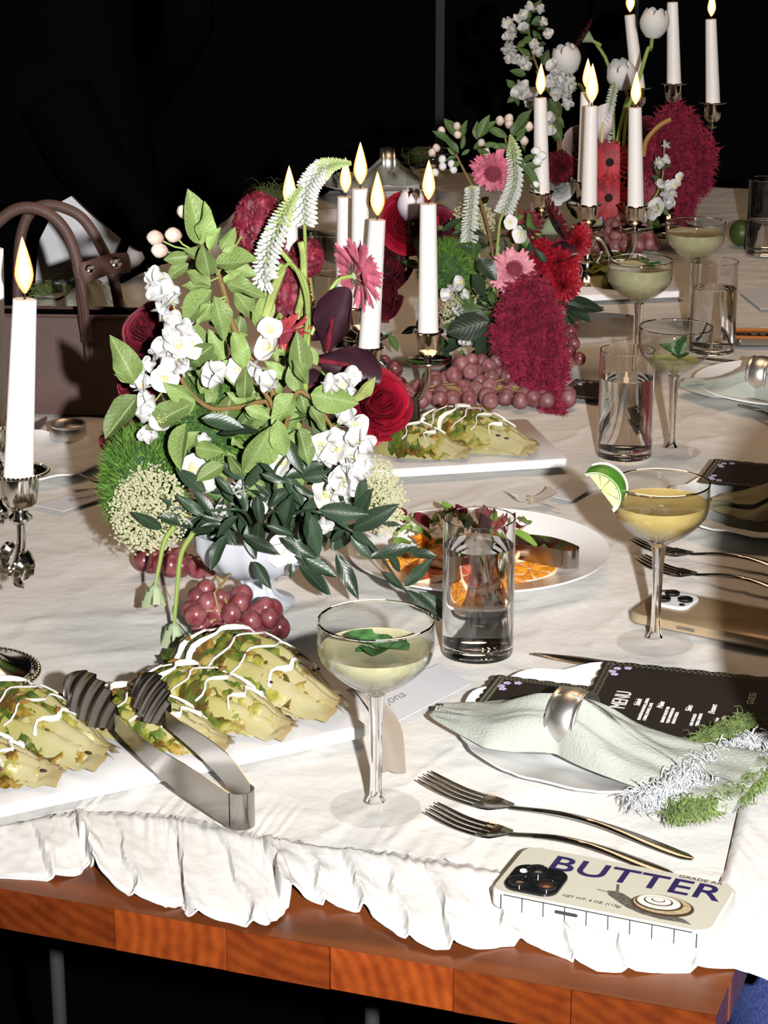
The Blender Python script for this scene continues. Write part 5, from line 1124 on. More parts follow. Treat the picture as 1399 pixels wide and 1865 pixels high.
rose(AT(800, 415, YM + .06), 0.032, (.3, -.7, .4), 'dark red rose behind the fuzzy green dianthus', GM_, DRED)
def tulip(c, r, ax, label, group, m=PETW, stem=None, h=1.9):
    t = thing('tulip', c, label, 'flower', group); ax = V(ax).normalized(); M = frame((0, 0, 0), ax.orthogonal(), ax)
    for k in range(6):
        a = k * PI / 3; ro = 1.0 if k % 2 else 0.93
        def pf(u, v, a=a, ro=ro):
            e = (v - .5) * 2; an = a + e * 0.66 * math.sin(min(u * .80 + .12, 1) * PI) ** .4; rr = r * ro * (0.10 + 0.9 * math.sin(min(u * .72 + .10, 1) * PI) ** .75); return (rr * math.cos(an), rr * math.sin(an), r * h * u - .1 * r * e * e * u)
        b = MB(); b.grid(pf, 10, 8); o = b.obj('petal', m, t); o.matrix_local = M
    q = [V(), -ax * r * .8] + ([V(s_) - V(c) for s_ in stem] if stem else [-ax * r * 2]); b = MB(); b.tube(smooth(q, 20), 0.0034, 8); b.obj('stem', STEMG, t); return t
tulip(AT(747, 400, YM + .02), 0.019, (.05, -.1, 1), 'lilac white tulip above the crimson rose', GM_, LILAC, h=2.2)
# amaranth tassels
def amaranth(paths, label, group, n=1500, rad=0.017, m=AMAR, fl=0.0042):
    t = thing('amaranth', paths[0][0], label, 'flower', group); o = V(paths[0][0])
    for pth in paths:
        p = smooth(pth, 30); b = MB(); L = sum((p[i + 1] - p[i]).length for i in range(29)); nn = int(n * L / 0.15)
        b.tube([q - o for q in p], [rad * .55 * (1 - .5 * i / 29) for i in range(30)], 8)
        for k in range(nn):
            u = RF.random(); q = poly(p, u); w_ = rad * (1 - 0.45 * u) * (1 + .75 * N.noise(V((u * 11, 1, p[0].x * 170)))); d = V((RF.gauss(0, 1), RF.gauss(0, 1), RF.gauss(0, .7))).normalized(); c = q - o + d * w_ * RF.uniform(.55, 1.0)
            for j in range(2):
                e = (d + V((RF.gauss(0, .7), RF.gauss(0, .7), RF.gauss(-.2, .7)))).normalized(); s = e.orthogonal().normalized() * fl * .28; b.add([c - s, c + s, c + e * fl * RF.choice((.8, 1.1, 1.5, 2.4))], [(0, 1, 2)])
        b.obj('tassel', m, t, sm=False, kind='stuff')
    b = MB(); b.tube([V(), V((0, .03, .01)), V((-.01, .07, -.02))], 0.003, 7); b.obj('stem', GOLDS, t); return t
YMA = YM - .10
AMP = []
for k in range(13):
    x0 = 925 + k * 6.5; x1 = (918, 932, 945, 960, 968, 985, 1002, 1012, 1022, 1012, 1000, 1005, 1015)[k]; y1 = (640, 660, 690, 640, 712, 735, 770, 772, 778, 745, 690, 640, 715)[k]; y0 = 560 - 50 * math.sin(k / 12 * PI) + RF.uniform(-8, 8)
    f = lambda y: max(0, (y - 600) / 180) * 0.14
    AMP.append(px_path([(x0, y0, -.01), (lerp(x0, x1, .4) + RF.uniform(-8, 8), lerp(y0, y1, .35), -.015 - f(lerp(y0, y1, .35))), (lerp(x0, x1, .8) + RF.uniform(-16, 16), lerp(y0, y1, .7), -.01 - f(lerp(y0, y1, .7))), (x1, y1, -f(y1))], YMA))
amaranth(AMP, 'magenta amaranth hanging from the middle bouquet to the table', GM_, rad=0.0120, n=800, fl=0.0062)
for (x, y, r) in ((825, 524, .013), (838, 515, .011), (818, 536, .012), (850, 535, .010), (835, 563, .010), (948, 405, .012), (812, 600, .010), (846, 625, .011), (945, 430, .008)):
    pass
t, o, p = stem_thing('apple_blossom_branch', 'low white blossom cluster below the fuzzy green dianthus', 'flower branch', [top_] + px_path([(870, 570), (830, 540)], YM - .08), 0.002, STEMG, GM_)
for (x, y, r) in ((825, 524, .013), (838, 515, .011), (818, 536, .012), (850, 535, .010), (835, 563, .010), (948, 428, .012), (812, 604, .010), (846, 625, .011), (930, 405, .008)): add_blossom(t, o, AT(x, y, YM - .09), r)
px_leaves(t, o, [(860, 560, 840, 520), (880, 560, 820, 575), (850, 590, 800, 600)], LM, YM - .08)
t, o, p = stem_thing('ruscus_sprig', 'dark glossy leaves hanging over the large grape bunch', 'foliage sprig', [top_] + px_path([(890, 590), (895, 600)], YM - .09), 0.002, LEAFD, GM_)
px_leaves(t, o, [(890, 585, 812, 607), (895, 592, 858, 660), (898, 595, 905, 658), (880, 575, 840, 590), (890, 585, 850, 570), (872, 470, 905, 510), (860, 500, 890, 540)], LD, YM - .10, wf=1.9)
t, o, p = stem_thing('ruscus_sprig', 'dark leaf sprig reaching from the middle bouquet to the far tongs', 'foliage sprig', [top_] + px_path([(1000, 560), (1030, 555), (1100, 560)], YM - .02), 0.0018, LEAFD, GM_)
px_leaves(t, o, [(1020, 552, 1105, 556), (1025, 556, 1052, 595), (1020, 560, 1022, 612), (1030, 550, 1080, 585), (1010, 560, 1000, 600)], LD, YM - .03, wf=1.2)
t, o, p = stem_thing('ruscus_sprig', 'dark foliage filling the middle bouquet', 'foliage sprig', [top_] + px_path([(880, 560), (870, 480)], YM), 0.002, LEAFD, GM_)
for k in range(130):
    x = RF.gauss(880, 75); y = RF.uniform(400, 650); a = RF.gauss(1.2, 1.6); L = RF.uniform(25, 55); px_leaves(t, o, [(x, y, x + L * math.cos(a), min(y + L * math.sin(a), 675))], LD if k % 3 else LM, YM + RF.uniform(-.05, .05), wf=1.2)
lace(AT(840, 568, YM - .07), (-.1, -.8, .5), 0.026, 130, 'cream lace flower left of the amaranth', GM_, top_)
lace(AT(865, 400, YM + .03), (.1, -.6, .7), 0.030, 120, 'pale green lace flower between the white spikes', GM_, top_)

# ================================================================ far bouquet
YX = 3.86; FX = V((AT(1125, 430, YX).x, YX, 0)); footed_bowl(FX, 0.06, 0.078, 'footed bowl hidden under the far bouquet', CER); tx = FX + V((0, 0, .08))
Z6 = lambda x, y: (900 + x / 6.359, y / 6.359)
t, o, p = stem_thing('apple_blossom_branch', 'tall apple branch with white buds at the top of the far bouquet', 'flower branch', [tx] + px_path([(1030, 330), (1020, 210), (990, 150), (968, 90), (962, 40)], YX - .03), 0.003, STEMB, GB)
px_leaves(t, o, zl(Z6, [(430, 280, 620, 210), (420, 300, 260, 240), (430, 200, 380, 100), (440, 150, 550, 0), (450, 350, 550, 460), (420, 380, 270, 340), (440, 430, 300, 500), (560, 760, 630, 570), (420, 640, 280, 560), (450, 700, 360, 640), (370, 870, 180, 820), (250, 1040, 140, 920), (270, 1090, 150, 1190), (270, 1080, 280, 1230), (600, 1000, 730, 1060), (640, 1140, 780, 1350), (620, 1150, 640, 1330), (520, 520, 600, 510), (450, 460, 550, 430), (700, 1350, 820, 1480), (660, 1400, 780, 1620), (640, 1450, 720, 1640), (500, 330, 610, 330), (560, 860, 600, 960), (480, 600, 560, 700), (360, 480, 260, 560), (420, 240, 330, 180), (560, 900, 480, 820), (600, 1050, 520, 1000)]), LM, YX - .04, wf=1.35)
for (x, y) in ((395, 85), (320, 150), (265, 195), (550, 110), (590, 240), (155, 265), (200, 335), (330, 325), (610, 370), (165, 440), (230, 415), (490, 505), (130, 560), (180, 550), (500, 575), (150, 680), (220, 620), (240, 680), (340, 690), (375, 780), (300, 730)): add_blossom(t, o, AT(*Z6(x, y), YX - .05), RF.uniform(.011, .015), meshes=BLO[3:] if False else [BLO[3], BLO[5], BLO[1]])
t, o, p = stem_thing('apple_blossom_branch', 'apple branch of white blossom right of the left footed candle', 'flower branch', [tx] + px_path([(1030, 320), (1015, 220), (1010, 180)], YX - .04), 0.0026, STEMB, GB)
for (x, y) in ((680, 770), (740, 830), (710, 900), (790, 910), (680, 950), (880, 950), (830, 1020), (750, 1090), (830, 1110), (300, 980), (280, 1080), (370, 1010), (370, 1100), (450, 1100), (830, 1210), (650, 1390), (650, 1470), (440, 1190), (760, 990), (880, 1000)): add_blossom(t, o, AT(*Z6(x, y), YX - .06), RF.uniform(.013, .017), meshes=[BLO[3], BLO[5], BLO[1]])
tulip(AT(1040, 132, YX), 0.026, (-.35, -.1, .95), 'white tulip left of the twin flames', GB, stem=px_path([(1062, 165), (1080, 260), (1090, 380)], YX))
tulip(AT(1188, 68, YX + .02), 0.026, (.1, -.05, 1), 'upright white tulip among the farthest candles', GB, stem=px_path([(1180, 90), (1165, 140), (1140, 220), (1130, 380)], YX))
tulip(AT(1138, 158, YX), 0.026, (-.3, -.35, .85), 'white tulip leaning behind the right footed candle', GB, stem=px_path([(1140, 190), (1125, 260), (1120, 380)], YX))
gerbera(AT(1066, 66, YX), 0.036, (-.85, .1, .5), 'dark red gerbera facing left on a bent stem', GB, DRED, stem=px_path([(1085, 78), (1105, 110), (1115, 160), (1118, 260), (1118, 380)], YX))
calla(AT(1096, 262, YX - .06), AT(1100, 195, YX - .07), 0.026, 'white calla lily with purple throat behind the column candle', GB, LILAC)
spike([tx] + px_path([(1110, 300), (1105, 230), (1112, 190), (1120, 150)], YX - .05), 'thin white veronica spike under the leaning tulip', GB, base=.3, rad=.008, n=150, green=.9)
gerbera(AT(1110, 296, YX - .08), 0.040, (.02, -.97, .2), 'upper red gerbera with a dark eye behind the candles', GB)
gerbera(AT(1108, 360, YX - .09), 0.040, (.02, -.97, .1), 'lower red gerbera with a dark eye behind the candles', GB)
carnation(AT(1020, 305, YX - .08), 0.028, (-.2, -.9, .2), 'red carnation right of the left footed candle', GB, DRED)
rose(AT(1057, 265, YX - .02), 0.034, (-.3, -.8, .3), 'mauve beige rose left of the column candle', GB, mat('mauve beige petal', (0.30, 0.22, 0.20), rough=0.6))
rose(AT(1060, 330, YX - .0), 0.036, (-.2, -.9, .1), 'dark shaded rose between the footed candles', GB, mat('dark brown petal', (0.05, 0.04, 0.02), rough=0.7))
rose(AT(1015, 335, YX - .05), 0.034, (-.1, -.9, .1), 'white rose behind the left footed candle', GB, PETW)
rose(AT(1180, 250, YX - .0), 0.036, (.2, -.8, .3), 'dark red rose between candles and amaranth', GB, DRED)
rose(AT(1140, 330, YX + .0), 0.036, (.1, -.9, .1), 'very dark rose behind the right footed candle', GB, DRED)
cockscomb(AT(1185, 355, YX - .04), (.8, .7, 1.1), 'dusky pink cockscomb right of the right footed candle', GB, m=PINKD, n=1200, r=.034)
YXA = YX - .05
AM2 = amaranth([px_path([(1200, 230), (1230, 210), (1255, 230), (1262, 290), (1258, 360), (1240, 400)], YXA), px_path([(1215, 240), (1235, 260), (1240, 320), (1245, 390)], YXA), px_path([(1260, 240), (1285, 270), (1285, 310), (1275, 350)], YXA), px_path([(1195, 260), (1185, 290), (1180, 330)], YXA), px_path([(1225, 215), (1205, 260), (1215, 300), (1235, 360)], YXA), px_path([(1270, 250), (1278, 300), (1270, 330)], YXA)], 'magenta amaranth cascading at the right of the far bouquet', GB, rad=.021, n=1200, fl=.0062)
q = [AT(1172, 285, YXA - .04), AT(1178, 255, YXA - .04), AT(1200, 230, YXA - .04), AT(1222, 217, YXA - .04)]; b = MB(); b.tube([x_ - V((AM2.location.x, AM2.location.y, AM2.location.z - ZT)) for x_ in smooth(q, 20)], 0.0042, 8); b.obj('golden_stem', GOLDS, AM2)
t, o, p = stem_thing('apple_blossom_branch', 'white blossoms scattered down the magenta amaranth', 'flower branch', [tx] + px_path([(1180, 370), (1205, 330), (1210, 270)], YXA - .05), 0.002, STEMG, GB)
for (x, y, r) in ((1211, 265, .012), (1200, 295, .013), (1210, 292, .012), (1205, 333, .012), (1213, 338, .011), (1222, 353, .013), (1215, 372, .015), (1195, 378, .014), (1186, 388, .014), (1176, 392, .012), (1230, 335, .010), (1238, 322, .008), (1212, 356, .012), (1190, 382, .012)): add_blossom(t, o, AT(x, y, YXA - .07), r)
px_leaves(t, o, [(1200, 320, 1190, 300), (1205, 310, 1222, 300), (1195, 330, 1210, 350), (1195, 370, 1220, 395), (1200, 330, 1185, 320)], LM, YXA - .06)
t, o, p = stem_thing('ruscus_sprig', 'dark foliage filling the far bouquet', 'foliage sprig', [tx] + px_path([(1120, 380), (1110, 330)], YX), 0.002, LEAFD, GB)
for k in range(80):
    x = RF.gauss(1110, 60); y = RF.uniform(280, 420); a = RF.gauss(1.2, 1.6); L = RF.uniform(20, 40); px_leaves(t, o, [(x, y, x + L * math.cos(a), min(y + L * math.sin(a), 445))], LD if k % 3 else LM, YX + RF.uniform(-.05, .05), wf=1.2)
# ---------------------------------------------------------------- rolled napkins
def napkin(p0, p1, label, m, wl, wm, wr, hh, ringu, seed=0, gm=None, dz=0.0, name='napkin', rl=None):
    "linen napkin pulled through a ring: p0 = folded tip, p1 = open end; wl, wm, wr = half widths at tip side, ring and open end"
    p0, p1 = V(p0), V(p1); d = V((p1.x - p0.x, p1.y - p0.y, 0)); L = d.length; ang = math.atan2(d.y, d.x)
    t = thing(name, p0 + V((0, 0, dz)), label, 'napkin', 'linen napkins', ang)
    W = lambda u: fr([0.010, wl * 0.55, wl * 0.92, wl, wl * 0.9, wm * 1.25, wm, wm, wm * 1.3, wr * 0.75, wr * 0.9, wr, wr], u) if True else 0
    W = lambda u: (lerp(0.012, wl, min(u / (ringu * 0.55), 1) ** 0.75) if u < ringu * 0.55 else lerp(wl, wm, ((u - ringu * 0.55) / (ringu * 0.45)) ** 1.5)) if u < ringu else lerp(wm, wr, min((u - ringu) / (1 - ringu) * 1.25, 1) ** 0.8)
    H = lambda u: hh * (0.22 + 0.78 * math.exp(-((u - ringu) / 0.20) ** 2)) * min(1, 0.25 + u * 6)
    def surf(u, v, top=True):
        e = (v - 0.5) * 2; w_ = W(u); y = e * w_; fan = min(abs(u - ringu) * 4.5, 1)
        z = H(u) * max(0, 1 - abs(e) ** 2.6) ** 0.6
        pl = math.sin(e * 5.2 + seed + 1.3 * math.sin(u * 3 + seed)) * 0.0045 + 0.003 * math.sin(e * 11 + seed * 2 + u * 3)
        z += pl * (0.35 + 0.65 * (1 - fan)) * (1 - abs(e) ** 3) + 0.0022 * N.noise(V((u * 9, e * 5, seed)))
        if not top: z = 0.0
        return (u * L, y + 0.004 * math.sin(u * 7 + seed), max(z, 0) + 0.0008)
    b = MB(); b.grid(lambda u, v: surf(u, v), 90, 48); b.grid(lambda u, v: surf(u, 1 - v, False), 30, 12); b.obj('linen', m, t)
    # folded flap on the tip side
    b = MB(); b.grid(lambda u, v: (lambda q: (q[0], q[1], q[2] + 0.0022 + 0.003 * (1 - v)))(surf(lerp(0.03, ringu - 0.02, u), lerp(0.16, 0.62 - 0.25 * u, v))), 40, 14); b.obj('folded_flap', m, t)
    if seed != 5:
        b = MB(); b.grid(lambda u, v: (lambda q: (q[0], q[1], q[2] + 0.0020 + 0.004 * u))(surf(lerp(ringu + 0.03, 0.97, u), lerp(0.5 - 0.28 * u, 0.72, v))), 40, 14); b.obj('folded_flap', m, t)
    n_, o = napkin_ring(p0 + d * ringu + V((0, 0, dz)), ang, rl or ('silver ring around the ' + label)[:70], r=wm * 1.04, w=0.027)
    o.location = (0, 0, hh * 0.50); o.rotation_euler = (0, PI / 2, 0); o.scale = (hh * 0.60 / (wm * 1.04), 1.06, 1.0)
    return t, surf, L, W
nap, surf, NL, NW = napkin(T(792, 1296, .020), T(1384, 1432, .020), 'pale sage linen napkin with green fringe on the front plate', NAPKIN, 0.046, 0.022, 0.062, 0.040, 0.44, seed=1, dz=0.0, rl='polished silver ring around the front fringed napkin')
nap.location.z = ZT + 0.019
def fringe(parent, pts, m, n, length, seed, spread=0.004, dirv=(1, 0, 0), droop=0.35, name='fringe'):
    "a thick band of yarn ends rooted along a curve"
    q = random.Random(seed); b = MB(); ps = smooth(pts, 60)
    for k in range(n):
        p = poly(ps, q.random()) + V((q.gauss(0, spread), q.gauss(0, spread), abs(q.gauss(0, spread * 0.8)))); L = length * q.uniform(0.7, 1.2)
        d = V(dirv) + V((q.gauss(0, .45), q.gauss(0, .45), q.gauss(0.15, .35))); d.normalize(); c = V((q.gauss(0, .3), q.gauss(0, .3), -droop))
        b.tube([p, p + d * L * .4, p + (d + c * .6).normalized() * L * .8, p + (d + c * 1.5).normalized() * L], [0.00045, 0.0005, 0.00045, 0.0003], 3, cap=False)
    return b.obj(name, m, parent, kind='stuff')
def NS(u, v, dz=0.0): q = V(surf(u, v)); q.z += dz; return q
nd_ = V((math.cos(nap.rotation_euler.z), math.sin(nap.rotation_euler.z), 0))
def loc_of(px, py, z):
    p = T(px, py, z + 0.0); q = nap.matrix_basis.inverted() @ V((p.x, p.y, p.z + ZT)); return q
fw_ = [(1290, 1345, .028), (1330, 1332, .026), (1368, 1318, .022)]
fringe(nap, [loc_of(1258, 1378, .024), loc_of(1280, 1350, .030), loc_of(1330, 1328, .028), loc_of(1365, 1318, .022)], FRINGEG, 1500, 0.009, 3, 0.0034, (0.5, -0.5, 0.2))
fringe(nap, [loc_of(1262, 1412, .022), loc_of(1275, 1395, .026), loc_of(1300, 1378, .026)], FRINGEG, 500, 0.008, 4, 0.003, (0.2, -0.7, 0.0))
fringe(nap, [loc_of(1158, 1462, .018), loc_of(1215, 1440, .024), loc_of(1262, 1400, .028), loc_of(1320, 1372, .026), loc_of(1378, 1350, .022)], FRINGEW, 1500, 0.011, 5, 0.0045, (0.4, -0.7, 0.1))
fringe(nap, [loc_of(1215, 1448, .018), loc_of(1300, 1440, .018), loc_of(1345, 1410, .018), loc_of(1388, 1370, .018)], FRINGEW, 1100, 0.010, 6, 0.0055, (0.4, -0.6, 0.1))
fringe(nap, [loc_of(1226, 1482, .016), loc_of(1290, 1470, .018), loc_of(1350, 1440, .020), loc_of(1388, 1408, .020)], FRINGEG, 2600, 0.0095, 7, 0.0038, (0.3, -0.6, 0.0))
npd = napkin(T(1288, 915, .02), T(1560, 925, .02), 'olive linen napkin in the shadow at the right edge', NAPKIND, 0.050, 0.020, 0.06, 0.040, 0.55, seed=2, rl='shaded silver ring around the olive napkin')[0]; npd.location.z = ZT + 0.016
npe = napkin(T(1242, 688, .02), T(1560, 728, .02), 'pale sage napkin below the far silver knife', NAPKIN, 0.042, 0.020, 0.06, 0.036, 0.46, seed=3, rl='silver ring around the pale sage napkin below the far knife')[0]; npe.location.z = ZT + 0.010
q1 = napkin(AT(770, 320, 4.40), AT(610, 330, 4.38), 'grey sage napkin heaped on the far plate behind candles', NAPKIN, 0.05, 0.022, 0.07, 0.050, 0.40, seed=4, rl='silver ring on the far napkin behind the candles')[0]; q1.location.z = ZT + 0.030
q2 = napkin(T(390, 462), T(500, 440), 'grey sage napkin behind the dark red cockscomb', NAPKIN, 0.04, 0.02, 0.06, 0.042, 0.45, seed=6, rl='silver ring on the fringed napkin behind the dark cockscomb')[0]; q2.location.z = ZT + 0.020
fringe(q2, [(0.10, -0.03, 0.03), (0.14, 0.0, 0.05), (0.16, 0.03, 0.04)], FRINGEG, 260, 0.03, 8, 0.012, (-0.1, -0.2, 0.8), name='fringe')
q3 = napkin(T(235, 600), T(80, 575), 'pale napkin seen through the bag handles', NAPKIN, 0.045, 0.022, 0.06, 0.045, 0.42, seed=7, rl='silver ring on the napkin seen through the bag handles')[0]; q3.location.z = ZT + 0.020
fringe(q3, [(0.15, -0.03, 0.012), (0.155, 0.0, 0.02), (0.15, 0.03, 0.016)], FRINGEG, 260, 0.018, 9, 0.006, (0.6, -0.1, 0.1))
fringe(q1, [(0.02, -0.03, 0.03), (0.01, 0.0, 0.045), (0.02, 0.03, 0.04)], FRINGEG, 200, 0.022, 10, 0.008, (-0.3, -0.1, 0.7))

# ---------------------------------------------------------------- printed cards
def text(body, size, m, parent, M, shear=0.0, ext=0.0, sx=1.0, name='lettering', off=0.0, space=1.0):
    c = bpy.data.curves.new(name, 'FONT'); c.body = body; c.size = size; c.shear = shear; c.extrude = 0.00012; c.offset = off; c.space_character = space
    c.materials.append(m); o0 = bpy.data.objects.new(name, c); COL.objects.link(o0); me = bpy.data.meshes.new_from_object(o0.evaluated_get(bpy.context.evaluated_depsgraph_get())); bpy.data.objects.remove(o0); o = bpy.data.objects.new(name, me); COL.objects.link(o); o.parent = parent; o.matrix_local = M @ Matrix.Diagonal((sx, 1, 1, 1)); return o
def menu(a, b_, wdt, label, seed, z, lines=True, title='MENU', tilt=0.0):
    "a = the card's top left corner, b_ = its top right corner (reading direction); the card runs wdt further down"
    a, b_ = V(a), V(b_); x = (b_ - a).normalized(); Wd = (b_ - a).length; t = thing('menu_card', V((a.x, a.y, z)), label, 'menu', 'black printed menu cards', math.atan2(x.y, x.x))
    q = random.Random(seed); pts = []
    def edge(p, r, n):
        for k in range(n): u = k / n; pp = V(p).lerp(V(r), u); nn = V((V(r) - V(p)).to_tuple()).normalized(); pts.append((pp.x - nn.y * 0.0012 * math.cos(k * 2.1), pp.y + nn.x * 0.0012 * math.cos(k * 2.1)))
    c4 = [(0, -wdt), (Wd, -wdt), (Wd, 0), (0, 0)]
    for i in range(4): edge(c4[i], c4[(i + 1) % 4], 26)
    m = MB(); m.prism(pts, 0, 0.0012); m.obj('card', BLACKCARD, t, sm=False)
    zz = 0.00135
    def at_(u, v, s=0): return Matrix.Translation((u, v, zz)) @ Matrix.Rotation(s, 4, 'Z')
    b = MB()
    for k in range(64):                                        # sage vine border
        for (p, r) in (((0.006, -0.006), (Wd - 0.006, -0.006)), ((0.006, -wdt + 0.006), (0.006, -0.006)), ((Wd - 0.006, -wdt + .006), (Wd - 0.006, -0.006))):
            u = (k + 0.5) / 64; c = V((*p, zz)).lerp(V((*r, zz)), u); a_ = math.atan2(r[1] - p[1], r[0] - p[0]) + (0.7 if k % 2 else -0.7)
            L = 0.0042; b.add([c + V((0, 0, .0001)), c + V((L * math.cos(a_ + .2), L * math.sin(a_ + .2), 0.0001)), c + V((L * 1.2 * math.cos(a_), L * 1.2 * math.sin(a_), 0.0001)), c + V((L * math.cos(a_ - .2), L * math.sin(a_ - .2), .0001))], [(0, 3, 2, 1)])
    b.obj('vine_border', INKG, t, sm=False)
    b = MB()
    for (cx_, cy_) in ((0.016, -0.014), (0.022, -0.011), (0.030, -0.013), (Wd - 0.016, -0.014), (Wd - 0.024, -0.011), (Wd - .030, -.014), (0.014, -0.022), (Wd - 0.013, -0.023)):
        for k in range(5): a_ = k * 1.2566; b.ball((cx_ + 0.0021 * math.cos(a_), cy_ + 0.0021 * math.sin(a_), zz), 0.0017, 6, 4, (1, 1, 0.06))
    b.obj('printed_blossoms', INKL, t)
    return t, at_, Wd
# the front card reads from the viewer's lower left to upper right
a_ = T(1035, 1335, .022); b__ = T(1102, 1206, .022)
mt, at_, Wd = menu(a_, b__, 0.175, 'black menu card reading MENU behind the front napkin', 3, 0.0225)
text('MENU', 0.019, INKW, mt, at_(Wd * 0.36, -0.036), sx=0.72)
sec = [('Salads', ['ROASTED ROMAINE, PEPITA', 'CITRUS, FENNEL, BASIL']), ('Mains', ['BRAISED SHORT RIB', 'WILD MUSHROOM', 'LEMON PASTA']), ('Sides', ['NEW POTATO', 'SPRING GREENS']), ('Dessert', ['LEMON TART', 'OLIVE OIL CAKE', 'COFFEE'])]
yy = -0.047
for h_, ls in sec:
    text(h_, 0.0078, INKW, mt, at_(Wd * 0.42, yy), shear=0.35, sx=0.8); yy -= 0.0058
    for s_ in ls: text(s_, 0.0040, INKW, mt, at_(Wd * 0.24, yy), sx=0.95); yy -= 0.0046
    yy -= 0.0045
text('GUESS', 0.0085, INKW, mt, at_(Wd * 0.60, -0.139), sx=0.95, space=1.15)
m2, at2, Wd2 = menu(T(848, 1300, .02), T(905, 1228, .02), 0.13, 'black invitation card half hidden under the front napkin', 4, 0.0185)
text('Dinner', 0.016, INKW, m2, at2(Wd2 * 0.08, -0.072), shear=0.35, sx=0.8); text('in Italy!', 0.016, INKW, m2, at2(Wd2 * 0.04, -0.086), shear=0.35, sx=0.8)
m3, at3, Wd3 = menu(T(1270, 880, .02), T(1302, 838, .02), 0.16, 'dark menu card with torn edge behind the olive napkin', 6, 0.0205)
m4, at4, Wd4 = menu(T(1010, 720, .005), T(1052, 690, .005), 0.06, 'black card showing right of the hanging amaranth', 8, 0.004)
def place_card(c4, label, name_=None, z=0.001):
    "flat name card given by its four corners"
    ps = [T(*p) for p in c4]; o = ps[0]; t = thing('place_card', V((o.x, o.y, z)), label, 'place card', 'white place cards')
    b = MB(); b.prism([((p - o).x, (p - o).y) for p in ps], 0, 0.0008); b.obj('paper', CARD, t, sm=False)
    x = (ps[1] - ps[0]).normalized(); y = V((-x.y, x.x, 0))
    if name_:
        M = frame((ps[1] - o) * 0.18 + (ps[3] - o) * 0.42 + V((0, 0, 0.0010)), x, (0, 0, 1)); text(name_, 0.020, INKB, t, M, shear=0.45, sx=0.85, off=-0.0003)
    return t
place_card([(690, 1330), (722, 1318), (858, 1248), (800, 1212), (672, 1262)][1:5], 'white place card handwritten Jona beside the front coupe')
pc_ = [o for o in bpy.data.objects if o.name.startswith('place_card')][0]
Mx = frame(T(706, 1288) - T(722, 1318) + V((0, 0, 0.0012)), T(760, 1262) - T(706, 1288), (0, 0, 1)); text('Jona', 0.017, INKB, pc_, Mx, shear=0.45, sx=0.95, off=-0.0002)
place_card([(60, 922), (115, 934), (215, 900), (165, 893)], 'white place card in the shadow left of the lace flower')
pc2 = [o for o in bpy.data.objects if o.name.startswith('place_card')][1]
text('Simone', 0.015, INKB, pc2, frame(T(125, 918) - T(60, 922) + V((0, 0, .0012)), T(185, 902) - T(130, 914), (0, 0, 1)), shear=0.45, off=-0.0002)
place_card([(1000, 905), (1040, 915), (1085, 888), (1040, 872)], 'white place card behind the amber coupe lime wedge')
place_card([(1385, 565), (1345, 532), (1440, 520), (1460, 560)], 'white place card lying above the orange square dish')
def ribbon(pts, w, label, ups=None, name='silk_ribbon'):
    p = smooth(pts, 40); o = p[0]; t = thing(name, V((o.x, o.y, 0)), label, 'ribbon', 'taupe silk ribbons')
    b = MB()
    def rf(u, v):
        i = min(int(u * 39), 38); d = (p[i + 1] - p[i]).normalized(); s = d.cross(V((0, 0, 1))); s = s.normalized() if s.length > 1e-4 else V((1, 0, 0)); q = poly(p, u) + s * ((v - 0.5) * w)
        return (q.x - o.x, q.y - o.y, max(q.z + 0.0016 * math.sin(v * PI * 2 + u * 5), 0.0003))
    b.grid(rf, 60, 8); b.grid(lambda u, v: (lambda q: (q[0], q[1], q[2] + 0.0006))(rf(u, 1 - v)), 60, 8); b.obj('band', RIBBON, t); return t, o
ribbon([T(718, 1408, .001), T(716, 1370, .002), T(712, 1335, .004), T(698, 1300, .006), T(672, 1262, .004), T(650, 1240, .003)], 0.019, 'flat taupe ribbon tail behind the stem of the front coupe')
def bow(c, s, label, rz):
    t = thing('ribbon_bow', c, label, 'ribbon', 'taupe silk ribbons', rz); 
    for sg in (-1, 1):
        b = MB(); b.grid(lambda u, v: (sg * s * (0.05 + 0.95 * math.sin(u * PI) ** 0.8) * (1 if u < .5 else 1), (v - .5) * s * (0.25 + 0.75 * math.sin(u * PI)), 0.003 + s * 0.55 * (1 - math.cos(u * 2 * PI)) * 0.25 + s * 0.42 * (u if u < .5 else 1 - u) + (s * .35 * (u - .5) if u > .5 else 0)), 24, 8); b.obj('loop', RIBBON, t)
    b = MB(); b.ball((0, 0, s * 0.2), s * 0.2, 12, 8, (0.8, 1.1, 1)); b.obj('knot', RIBBON, t)
    b = MB(); b.grid(lambda u, v: (s * 0.9 * u, -s * 1.1 * u + (v - .5) * s * .35, 0.002 + 0.08 * s * math.sin(u * 4)), 12, 4); b.obj('tail', RIBBON, t)
bow(T(968, 918), 0.026, 'taupe ribbon bow behind the round citrus plate', 0.3)
bow(T(192, 882), 0.030, 'brownish ribbon bow beside the dark red roses', 0.6)

